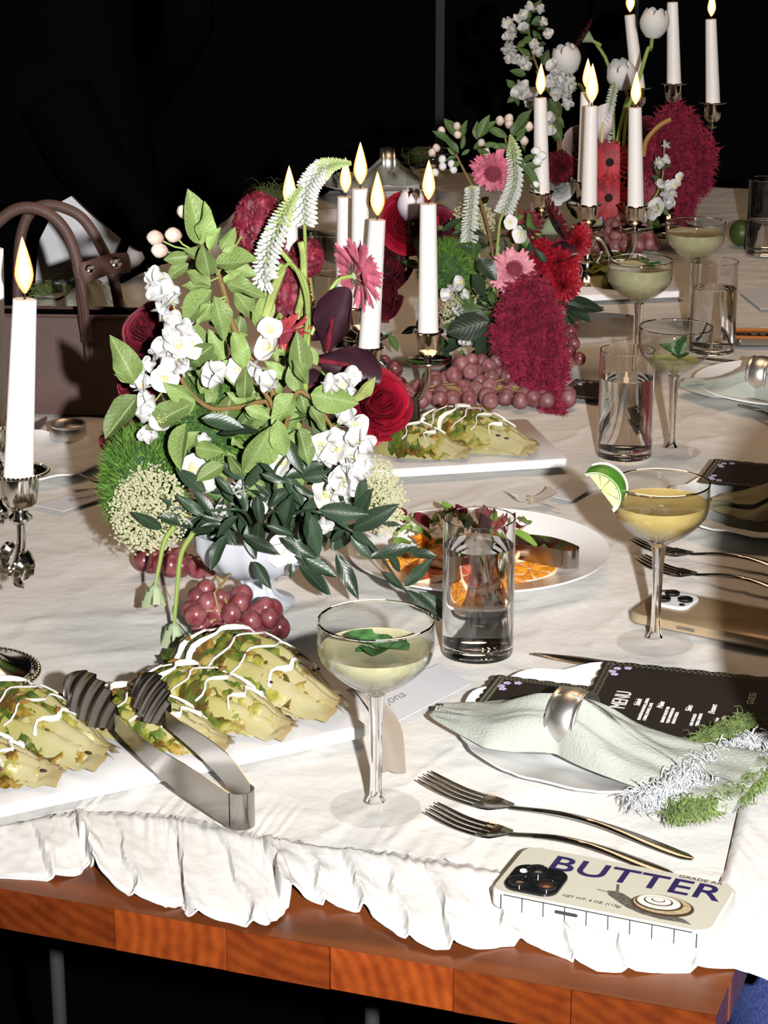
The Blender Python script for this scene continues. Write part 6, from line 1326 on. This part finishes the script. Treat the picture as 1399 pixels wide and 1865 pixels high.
# ---------------------------------------------------------------- phones and square dish
CASE = mat('cream phone case', (0.45, 0.44, 0.36), rough=0.35); CASEW = mat('off white case edge', (0.60, 0.60, 0.55), rough=0.35); NAVY = mat('navy print', (0.006, 0.004, 0.062), rough=0.5); CAMB = mat('black camera glass', (0.008, 0.008, 0.009), rough=0.08, spec=0.6); CAMBR = mat('bronze lens', (0.11, 0.05, 0.03), rough=0.15, metal=0.6); INKK = mat('black print', (0.02, 0.02, 0.022), rough=0.7)
SN1 = mat('printed snail body', (0.045, 0.040, 0.035), rough=0.5, var_col=(0.12, 0.11, 0.095), vscale=500); SN2 = mat('printed shell brown', (0.05, 0.028, 0.014), rough=0.5); SN3 = mat('printed shell tan', (0.36, 0.29, 0.17), rough=0.5, var=0.2, vscale=300); SN4 = mat('printed shell cream', (0.66, 0.63, 0.56), rough=0.5)
def rrect(L, W, r, n=6):
    pts = []
    for (cx_, cy_, a0) in ((L - r, r, -90), (L - r, W - r, 0), (r, W - r, 90), (r, r, 180)):
        for k in range(n + 1): q = math.radians(a0 + 90 * k / n); pts.append((cx_ + r * math.cos(q), cy_ + r * math.sin(q)))
    return pts
pA = T(888, 1660); pB = T(1290, 1742); d = (pB - pA); a = math.atan2(d.y, d.x); PL = 0.161; PW = 0.079; PH = 0.0125
ph = thing('phone', V((pA.x, pA.y, 0.0045)), 'phone in a cream case printed BUTTER with a snail', 'phone', None, a)
b = MB(); b.prism(rrect(PL, PW, 0.0125), 0, PH - 0.0008, 0.0018); b.obj('case_side', CASEW, ph, ang=50)
b = MB(); b.prism([(0.0018 + x_ * (1 - 0.0036 / PL), 0.0018 + y_ * (1 - 0.0036 / PW)) for x_, y_ in rrect(PL, PW, 0.0115)], PH - 0.0008, PH); b.obj('case_back', CASE, ph, sm=False)
b = MB()
for k in range(10): b.box((0.010 + k * 0.0158, -0.00005, PH * 0.45), (0.00042, 0.00025, PH * 0.43))
b.tube([(0.012, -0.0002, PH - 0.0012), (PL - 0.012, -0.0002, PH - 0.0012)], 0.0005, 5)
b.obj('pinstripes', INKK, ph, sm=False)
b = MB(); b.prism([(0.052 + x_, -0.0006) if False else (x_ + 0.050, y_) for x_, y_ in rrect(0.017, 0.0026, 0.0012)], 0, 0.0009); o = b.obj('side_button', INKK, ph); o.location = (0, 0.0004, PH * 0.40); o.rotation_euler = (PI / 2, 0, 0)
b = MB(); b.prism([(x_ + 0.007, y_ + 0.031 - 0.0285 + 0.003) for x_, y_ in rrect(0.040, 0.040, 0.0105)], PH, PH + 0.0022, 0.0006); isl = b.obj('camera_island', CAMB, ph, ang=40)
for (lx, ly, mm) in ((0.0175, 0.0155, CAMB), (0.0245, 0.0355, CAMB), (0.0375, 0.0165, CAMBR)):
    b = MB(); b.lathe([(0, 0), (0.0078, 0), (0.0078, 0.0022), (0.0070, 0.0028), (0.0066, 0.0016), (0, 0.0012)], 28); o = b.obj('lens', CAMB, isl); o.location = (lx, ly, PH + 0.0022)
    b = MB(); b.lathe([(0, 0), (0.0060, 0), (0.0050, 0.0007), (0, 0.0009)], 24); o = b.obj('lens_glass', mm, isl); o.location = (lx, ly, PH + 0.0034)
b = MB(); b.lathe([(0, 0), (0.0028, 0), (0.0026, 0.0006), (0, 0.0007)], 16); o = b.obj('flash_window', CARD, isl); o.location = (0.0145, 0.0335, PH + 0.0022)
b = MB(); b.lathe([(0, 0), (0.0026, 0), (0.0024, 0.0005), (0, 0.0006)], 16); o = b.obj('sensor', CAMB, isl); o.location = (0.0395, 0.0350, PH + 0.0022)
text('BUTTER', 0.0315, NAVY, ph, Matrix.Translation((0.026, 0.048, PH + 0.0001)), sx=1.10, off=0.0004, space=1.04)
text('GRADE AA', 0.0055, INKK, ph, Matrix.Translation((0.118, 0.0725, PH + 0.0001)), sx=1.2)
text('NET WT. 4 OZ. (113g)', 0.0046, INKK, ph, Matrix.Translation((0.051, 0.012, PH + 0.0001)), sx=0.98)
b = MB(); sn = [(0.078, 0.032), (0.080, 0.027), (0.088, 0.021), (0.098, 0.014), (0.110, 0.009), (0.125, 0.007), (0.138, 0.008), (0.146, 0.0075), (0.140, 0.0125), (0.128, 0.016), (0.112, 0.020), (0.099, 0.026), (0.090, 0.032), (0.084, 0.034)]
b.prism(sn, PH, PH + 0.0004); b.tube([(0.085, 0.033, PH + 0.0004), (0.082, 0.044, PH + 0.0004)], 0.0011, 5, 0.0002); b.tube([(0.080, 0.030, PH + 0.0004), (0.071, 0.031, PH + 0.0004)], 0.0006, 5, 0.0002); b.obj('printed_snail_body', SN1, ph, sm=False)
for (ox, oy, rx, ry, mm, z_) in ((0.120, 0.026, 0.0225, 0.0150, SN2, .00045), (0.1195, 0.0275, 0.0205, 0.0130, SN3, .0006), (0.117, 0.0285, 0.0172, 0.0112, SN2, .00075), (0.1165, 0.0292, 0.0155, 0.0098, SN4, .0009), (0.116, 0.0300, 0.0105, 0.0066, SN2, .00105), (0.1158, 0.0304, 0.0092, 0.0055, SN4, .0012), (0.1156, 0.0310, 0.0050, 0.0030, SN2, .00135), (0.1156, 0.0313, 0.0040, 0.0022, SN4, .0015)):
    b = MB(); b.prism([(ox + rx * math.cos(k * PI / 18), oy + ry * math.sin(k * PI / 18)) for k in range(36)], PH, PH + z_); b.obj('printed_shell', mm, ph, sm=False)
CLEAR = mat('gold tinted phone back', (0.42, 0.31, 0.19), rough=0.25, metal=0.3); GOLD = mat('gold phone side', (0.22, 0.14, 0.06), rough=0.25, metal=0.8)
pA = T(1140, 1135); pB = T(1420, 1192); d = (pB - pA); a = math.atan2(d.y, d.x)
p2 = thing('phone', V((pA.x, pA.y, 0.001)), 'gold phone in a clear case behind the amber coupe foot', 'phone', None, a)
b = MB(); b.prism([(0.001 + x_ * .988, 0.001 + y_ * .975) for x_, y_ in rrect(0.163, 0.080, 0.013)], 0.001, 0.0098, 0.001); b.obj('phone_body', CLEAR, p2, ang=50)
b = MB(); b.prism(rrect(0.163, 0.080, 0.0135), 0, 0.0112, 0.0016); b.obj('clear_case', TGLASS, p2, ang=50)
b = MB(); b.prism([(x_ + 0.0014, y_ + 0.0014) for x_, y_ in rrect(0.160, 0.0772, 0.0130)], 0.0014, 0.0085); b.obj('metal_side', GOLD, p2, ang=50)
b = MB(); b.prism([(x_ + 0.008, y_ + 0.032) for x_, y_ in rrect(0.039, 0.040, 0.010)], 0.0098, 0.0128, 0.0008); isl = b.obj('camera_island', CARD, p2, ang=40)
for (lx, ly) in ((0.0185, 0.044), (0.0195, 0.063), (0.0375, 0.0535)):
    b = MB(); b.lathe([(0, 0), (0.0075, 0), (0.0075, 0.002), (0.0066, 0.0026), (0, 0.0022)], 28); o = b.obj('lens', CAMB, isl); o.location = (lx, ly, 0.0128)
b = MB(); b.lathe([(0, 0), (0.003, 0), (0.0028, 0.0006), (0, 0.0007)], 16); o = b.obj('sensor', CAMB, isl); o.location = (0.040, 0.040, 0.0128)
b = MB(); b.box((0.062, -0.0002, 0.0055), (0.009, 0.0008, 0.0014)); b.obj('side_button', STEEL, p2)
AMB = mat('amber resin', (0.33, 0.12, 0.03), rough=0.3)
sd = thing('square_dish', T(1338, 632), 'small square glass dish with an amber rim right of tumbler', 'dish', None, -0.05)
b = MB(); b.prism(rrect(0.075, 0.05, 0.008), 0.0005, 0.014, 0.002); b.obj('glass_body', TGLASS, sd, ang=50)
b = MB(); b.prism([(x_ + .003, y_ + .003) for x_, y_ in rrect(0.069, 0.044, 0.007)], 0.002, 0.012); b.obj('silver_insert', STEEL, sd, ang=50)
b = MB(); b.tube([(*p, 0.0145) for p in rrect(0.075, 0.05, 0.008)] + [(*rrect(0.075, 0.05, 0.008)[0], 0.0145)], 0.0025, 6); b.grid(lambda u, v: (lerp(0.004, .071, u), lerp(0.030, 0.047, v), 0.0145), 2, 2); b.obj('amber_rim', AMB, sd)
b = MB(); b.ball((0.030, 0.018, 0.0155), 0.004, 8, 5, (1.6, .7, .6)); b.ball((0.043, 0.020, 0.0155), 0.004, 8, 5, (1.5, .8, .6)); b.obj('dark_beads', SN2, sd)

# ---------------------------------------------------------------- leather bag
YB_ = 2.72
bg0 = AT(-130, 775, YB_ + .06); bg1 = AT(285, 790, YB_); 
bag = thing('leather_bag', V(((bg0.x + bg1.x) / 2, YB_ + 0.07, 0)), 'dark brown leather tote bag with zip and rounded handles', 'bag', None, -0.06)
BL = (bg1.x - bg0.x); ztop = AT(100, 588, YB_).z; BD = 0.10
def bagf(u, v):
    a = u * 2 * PI; n = 5.0; cx_, sx_ = math.cos(a), math.sin(a); x_ = math.copysign(abs(cx_) ** (2 / n), cx_) * BL / 2; y_ = math.copysign(abs(sx_) ** (2 / n), sx_) * lerp(BD / 2, BD * 0.30, v ** 2)
    return (x_ * (1 - 0.03 * v), y_ + 0.004 * N.noise(V((x_ * 12, v * 3, 1))), ztop * v)
b = MB(); b.grid(bagf, 72, 16); b.grid(lambda u, v: (lambda q: (q[0] * v, q[1] * v, 0.002))(bagf(u, 0)), 72, 2); b.obj('body', LEATHER, bag)
b = MB(); b.grid(lambda u, v: (lerp(-BL / 2 * .95, BL / 2 * .95, u), lerp(-BD * .29, BD * .29, v), ztop - 0.004 - 0.006 * math.sin(v * PI)), 20, 4); b.obj('gusset', BLACKCLOTH, bag)
b = MB(); b.tube([bagf(0.5 + 0.5 * i / 40, 1.0) for i in range(41)], 0.0025, 6); b.obj('top_piping', LEATHER, bag)
b = MB()
for k in range(110): x_ = lerp(-BL / 2 * .9, BL / 2 * .95, k / 109); b.box((x_, -BD * 0.28, ztop + 0.0015), (0.0009, 0.002, 0.001))
b.obj('zip_teeth', SILVER, bag, kind='stuff')
def H_(px, py, y): p = AT(px, py, y) - V((bag.location.x, bag.location.y, 0)); return p
yf, yb = bag.location.y - 0.055, bag.location.y + 0.045
fh = [H_(165, 620, yf), H_(157, 560, yf), H_(149, 490, yf), H_(128, 425, yf), H_(92, 388, yf), H_(48, 378, yf), H_(8, 398, yf), H_(-35, 450, yf), H_(-55, 540, yf), H_(-60, 620, yf)]
b = MB(); b.tube(smooth(fh, 60), 0.0075, 12); b.obj('handle', LEATHER, bag)
fh = [H_(222, 600, yb), H_(205, 510, yb), H_(185, 455, yb), H_(150, 400, yb), H_(112, 378, yb), H_(75, 374, yb), H_(48, 392, yb), H_(32, 440, yb), H_(28, 520, yb), H_(28, 600, yb)]
b = MB(); b.tube(smooth(fh, 60), 0.0072, 12); b.obj('handle', LEATHER, bag)
b = MB(); tabp = smooth([H_(143, 500, yf - .003), H_(170, 492, yf - .002), H_(200, 480, (yf + yb) / 2), H_(232, 476, yb)], 20); b.tube(tabp, 0.0028, 8, 0.013, up=(0, 0, 1)); b.obj('side_strap', LEATHER, bag)
for (px, py, y, rr) in ((171, 489, yf - .010, .0062), (214, 477, (yf + yb) / 2 - .012, .0075)):
    b = MB(); b.lathe([(0, 0), (rr, 0), (rr, 0.0012), (rr * .7, 0.002), (rr * .45, 0.0012), (0, 0.001)], 20); o = b.obj('snap', SILVER, bag); o.location = H_(px, py, y); o.rotation_euler = (PI / 2, 0, 0)
b = MB(); b.tube(smooth([H_(149, 505, yf - .002), H_(160, 580, yf - .002), H_(166, 650, yf - .004)], 12), 0.0095, 10, 0.0035); b.obj('handle_tab', LEATHER, bag)

# ---------------------------------------------------------------- people
def skin_person(name, joints, edges, radii, m, label, root, sub=2):
    me = bpy.data.meshes.new(name); me.from_pydata([tuple(j) for j in joints], edges, []); o = bpy.data.objects.new(name, me); COL.objects.link(o); me.materials.append(m)
    md = o.modifiers.new('skin', 'SKIN'); md.use_smooth_shade = True
    for i, r in enumerate(radii): 
        sv = me.skin_vertices[0].data[i]; sv.radius = r if isinstance(r, tuple) else (r, r); sv.use_root = (i == root)
    s_ = o.modifiers.new('sub', 'SUBSURF'); s_.levels = sub; s_.render_levels = sub
    dg = bpy.context.evaluated_depsgraph_get(); ev = o.evaluated_get(dg); me2 = bpy.data.meshes.new_from_object(ev); o.modifiers.clear(); o.data = me2
    me2.polygons.foreach_set('use_smooth', [True] * len(me2.polygons))
    return o
IRIS = mat('dark iris', (0.02, 0.012, 0.008), rough=0.2); EYEW = mat('eye white', (0.7, 0.68, 0.66), rough=0.3); LIPS = mat('lips', (0.33, 0.10, 0.09), rough=0.45); KNIT = mat('charcoal knit', (0.030, 0.028, 0.030), rough=0.95, bump=0.5, bscale=260)
def make_head(t, c, yaw, pitch=0.0, long_=True):
    "head with face, ears and hair; local -y is the facing direction"
    Mh = Matrix.Translation(c) @ Matrix.Rotation(yaw, 4, 'Z') @ Matrix.Rotation(pitch, 4, 'X')
    def g(d, a, k): return math.exp(-((d - V(a).normalized()).length / k) ** 2)
    def hp(u, v, grow=0.0):
        a = u * 2 * PI; e = v * PI; d = V((math.sin(e) * math.cos(a), math.sin(e) * math.sin(a), math.cos(e))); lo = max(0, -d.z)
        r = V((d.x * 0.076 * (1 - 0.30 * lo ** 1.6), d.y * 0.094 * (1 - 0.18 * lo), d.z * 0.116))
        if d.y < 0: r.y -= 0.010 * lo
        n = 0.026 * g(d, (0, -1, -.12), .17) + 0.010 * g(d, (0, -1, .08), .13) - 0.009 * (g(d, (.36, -.9, .08), .2) + g(d, (-.36, -.9, .08), .2)) + 0.006 * g(d, (0, -1, -.52), .16) + 0.008 * g(d, (0, -.8, -.95), .25) + 0.004 * (g(d, (.5, -.8, -.15), .3) + g(d, (-.5, -.8, -.15), .3))
        return r + d * (n + grow)
    b = MB(); b.grid(lambda u, v: hp(u, v), 64, 48); o = b.obj('head', SKIN, t); o.matrix_local = Mh
    for sx in (-1, 1):
        b = MB(); b.ball((sx * 0.030, -0.078, 0.010), 0.0115, 12, 8); q = b.obj('eye', EYEW, o)
        b = MB(); b.ball((sx * 0.030, -0.0872, 0.010), 0.0052, 10, 6, (1, .5, 1)); b.obj('iris', IRIS, o)
        b = MB(); b.tube(smooth([(sx * 0.016, -0.091, 0.026), (sx * 0.030, -0.091, 0.031), (sx * 0.046, -0.080, 0.026)], 10), 0.0026, 6); b.obj('eyebrow', HAIR, o)
        b = MB(); b.lathe([(0, 0), (0.012, 0.002), (0.018, 0.008), (0.016, 0.011), (0.009, 0.006), (0, 0.006)], 18); q = b.obj('ear', SKIN, o); q.location = (sx * 0.074, 0.008, -0.004); q.rotation_euler = (0, sx * PI / 2, 0); q.scale = (1.5, 0.9, 1)
    b = MB(); b.tube(smooth([(-0.022, -0.094, -0.052), (0, -0.103, -0.050), (0.022, -0.094, -0.052)], 12), [0.001] + [0.005] * 10 + [0.001], 8, 0.004); b.obj('mouth', LIPS, o)
    h = MB()                                                   # hair: a cap of overlapping locks from the crown
    h.grid(lambda u, v: hp(u, v * 0.50, 0.010) + V((0, 0.012, 0.004)), 40, 14)
    for k in range(230):
        a = k * 2.39996; e0 = RA.uniform(0.02, 0.32); fa = (math.sin(a) < -0.35)
        e1 = RA.uniform(0.36, 0.42) if fa else (RA.uniform(0.62, 0.74)); p = [hp(a / (2 * PI) % 1 + 0.01 * i, lerp(e0, e1, i / 5), 0.012 + RA.uniform(0, .004)) + V((0, 0.010, 0.002)) for i in range(6)]
        if long_ and not fa: p += [p[-1] + V((0.004 * math.cos(a), 0.010, -0.035)), p[-1] + V((0.002 * math.cos(a), 0.012, -0.075))]
        h.tube(p, [0.004, 0.0065, 0.0075, 0.007, 0.006, 0.005] + ([0.004, 0.0015] if len(p) > 6 else []), 5)
    h.obj('hair', HAIR, o)
def make_hand(t, wrist, dirv, palm_n, side, curl=0.6):
    "hand of palm, four fingers and thumb; dirv = from wrist to knuckles, palm_n = out of the back of the hand"
    M = frame(wrist, dirv, palm_n); b = MB()
    b.tube([(-0.02, 0, 0), (0.01, 0, 0), (0.045, 0, 0), (0.085, 0, 0), (0.094, 0, 0)], [0.024, 0.028, 0.040, 0.042, 0.034], 14, [0.020, 0.018, 0.015, 0.013, 0.009])
    for k, (y, L) in enumerate(((-0.030, .062), (-0.010, .074), (0.011, .078), (0.031, .068))):
        p = V((0.084, y, 0)); pts = [p + V((-0.02, 0, 0))]; an = 0
        for s_ in (0.42, 0.33, 0.25): pts.append(p.copy()); an += curl * 0.8; p = p + V((math.cos(an), 0.0, -math.sin(an))) * L * s_
        pts.append(p); b.tube(smooth(pts, 14), [0.009] * 8 + [0.0085, .008, .0078, .0074, .0068, .004], 8)
    sg = side; b.tube(smooth([(0.012, sg * 0.022, -.004), (0.038, sg * 0.046, -0.012), (0.064, sg * 0.056, -0.022), (0.086, sg * 0.052, -0.032)], 12), [0.014, .013, .0125, .012, .0115, .011, .0105, .010, .0098, .009, .008, .005], 8)
    o = b.obj('hand', SKIN, t); o.matrix_local = M; return o
def standing(px, Y, label):
    "person in black standing behind the table, shown from the waist to the chest"
    c = AT(px, 400, Y); X = c.x; g = -ZT
    J = [V((X, Y, g + 0.93)), V((X, Y - .01, g + 1.10)), V((X, Y, g + 1.28)), V((X, Y, g + 1.44)), V((X, Y - .01, g + 1.53)), V((X, Y - .03, g + 1.62)), V((X, Y - .03, g + 1.72)),
         V((X + .17, Y, g + 1.42)), V((X + .24, Y - .02, g + 1.14)), V((X + .13, Y + .15, g + .98)), V((X + .04, Y + .19, g + .96)),
         V((X - .17, Y, g + 1.42)), V((X - .25, Y, g + 1.14)), V((X - .14, Y + .15, g + .96)), V((X - .06, Y + .19, g + .94)),
         V((X + .10, Y, g + .88)), V((X + .11, Y - .02, g + .48)), V((X + .11, Y, g + .08)), V((X + .11, Y - .12, g + .035)),
         V((X - .10, Y, g + .88)), V((X - .11, Y - .02, g + .48)), V((X - .11, Y, g + .08)), V((X - .11, Y - .12, g + .035))]
    Ed = [(0, 1), (1, 2), (2, 3), (3, 4), (4, 5), (5, 6), (3, 7), (7, 8), (8, 9), (9, 10), (3, 11), (11, 12), (12, 13), (13, 14), (0, 15), (15, 16), (16, 17), (17, 18), (0, 19), (19, 20), (20, 21), (21, 22)]
    Ra = [(.15, .11), (.14, .10), (.15, .11), (.12, .09), .055, .085, .07, .065, .05, .038, .035, .065, .05, .038, .035, .09, .062, .045, .03, .09, .062, .045, .03]
    t = thing('person', V((X, Y, g)), label, 'person'); off = V((X, Y, g))
    o = skin_person('body', [j - off for j in J], Ed, Ra, BLACKCLOTH, label, 0); o.parent = t
    make_head(t, V((0, -0.03, 1.64)), 0.5, 0.25)
    make_hand(t, J[10] - off, V((-0.8, 0.1, -0.3)), (0, 1, .2), 1, 0.5); make_hand(t, J[14] - off, V((0.8, 0.1, -0.3)), (0, 1, .2), -1, 0.5)
    return t, off
st, off = standing(118, 3.88, 'person in black clothes with white shirt hem standing behind the bag')
# white shirt hem showing under the black jacket
b = MB(); SY = 3.68
pg = [[AT(140, 352, SY), AT(232, 412, SY), AT(252, 440, SY), AT(264, 470, SY)], [AT(104, 372, SY), AT(170, 440, SY), AT(215, 480, SY), AT(255, 482, SY)], [AT(70, 440, SY), AT(110, 500, SY), AT(170, 520, SY), AT(225, 500, SY)], [AT(62, 535, SY), AT(100, 545, SY), AT(150, 545, SY), AT(190, 530, SY)]]
def shf(u, v):
    rows = [poly(r, u) for r in pg]; p = poly(rows, v); return V((p.x, p.y - 0.012 * math.sin(u * PI) + 0.004 * math.sin(u * 11 + v * 3), p.z)) - off
b.grid(shf, 24, 20); b.grid(lambda u, v: V(shf(u, 1 - v)) + V((0, 0.004, 0)), 24, 20); b.obj('shirt_hem', SHIRT, st)
for (pts, r0) in (([AT(100, 180, 3.64), AT(160, 290, 3.62), AT(255, 400, 3.58), AT(285, 425, 3.56)], (.065, .06, .045, .036)),):
    b = MB(); b.tube(smooth([p - off for p in pts], 20), [fr(r0, i / 19) for i in range(20)], 14); b.obj('jacket_sleeve', BLACKCLOTH, st)
b = MB(); b.grid(lambda u, v: V((lerp(AT(-20, 400, 3.65).x, AT(138, 400, 3.65).x, u), 3.65 - 0.02 * math.sin(u * PI), lerp(AT(0, lerp(395, 352, u), 3.65).z, AT(0, 120, 3.65).z, v))) - off, 12, 12); b.obj('jacket_front', BLACKCLOTH, st)
b = MB(); b.tube(smooth([AT(218, 470, 3.6) - off, AT(232, 430, 3.6) - off, AT(238, 418, 3.6) - off], 10), 0.008, 8); b.obj('bag_strap', BLACKCLOTH, st)
# seated guest in denim at the right front corner; only the thigh beside the table edge is in the frame
def seated():
    g = -ZT; X, Y = 0.505, 1.13
    J = [V((X, Y, g + .55)), V((X, Y, g + .72)), V((X, Y + .02, g + .95)), V((X - .01, Y + .03, g + 1.13)), V((X, Y + .03, g + 1.22)), V((X + .01, Y + .03, g + 1.31)), V((X + .01, Y + .03, g + 1.40)),
         V((X - .185, Y + .03, g + 1.150)), V((X - .200, Y + .03, g + .985)), V((X - .105, Y + .15, g + 1.12)), V((X - .055, Y + .175, g + 1.185)),
         V((X + .15, Y + .02, g + 1.12)), V((X + .20, Y + .04, g + .88)), V((X + .14, Y + .24, g + .73)), V((X + .08, Y + .29, g + .71)),
         V((X - .12, Y, g + .57)), V((X - .170, Y + .42, g + .61)), V((X - .15, Y + .46, g + .33)), V((X - .15, Y + .44, g + .06)), V((X - .15, Y + .56, g + .04)),
         V((X + .10, Y, g + .56)), V((X + .12, Y + .40, g + .60)), V((X + .12, Y + .44, g + .30)), V((X + .12, Y + .44, g + .06)), V((X + .12, Y + .56, g + .04))]
    Ed = [(0, 1), (1, 2), (2, 3), (3, 4), (4, 5), (5, 6), (3, 7), (7, 8), (8, 9), (9, 10), (3, 11), (11, 12), (12, 13), (13, 14), (0, 15), (15, 16), (16, 17), (17, 18), (18, 19), (0, 20), (20, 21), (21, 22), (22, 23), (23, 24)]
    Ra = [(.14, .11), (.13, .10), (.13, .095), (.11, .08), .05, .08, .065, .066, .066, .042, .030, .06, .045, .034, .028, .090, .082, .055, .045, .03, .088, .075, .055, .045, .03]
    t = thing('person', V((X, Y, g)), 'seated guest in blue denim at the right front table corner', 'person'); off = V((X, Y, g))
    o = skin_person('body', [j - off for j in J], Ed, Ra, DENIM, '', 0); o.parent = t
    me = o.data; me.materials.append(KNIT); me.materials.append(SKIN)
    for p_ in me.polygons:
        c_ = p_.center
        if c_.z > 1.19 and abs(c_.x) < 0.07: p_.material_index = 2          # neck
        elif c_.z > 0.69 and not (c_.y > 0.20 and c_.z < 0.70): p_.material_index = 1   # knit top above the jeans
    make_head(t, V((.0, 0.055, 1.335)), PI + 0.25, 0.15)
    make_hand(t, J[10] - off, (J[10] - J[9]).normalized() + V((.1, .1, .6)), (-.4, .7, .3), 1, 0.7)
    make_hand(t, J[14] - off, V((-.5, .6, -.2)), (0, .1, 1), 1, 0.4)
    ch = thing('dining_chair', V((X, Y - .02, g)), 'dark chair under the denim guest at the right corner', 'chair')
    b = MB(); b.box((0, 0, 0.435), (0.2, 0.2, 0.015)); b.obj('seat', BLACKSTEEL, ch)
    for sx in (-1, 1):
        for sy in (-1, 1): b = MB(); b.tube([(sx * .17, sy * .17, 0), (sx * .17, sy * .17, .42)], 0.013, 8); b.obj('leg', BLACKSTEEL, ch)
    return t
seated()
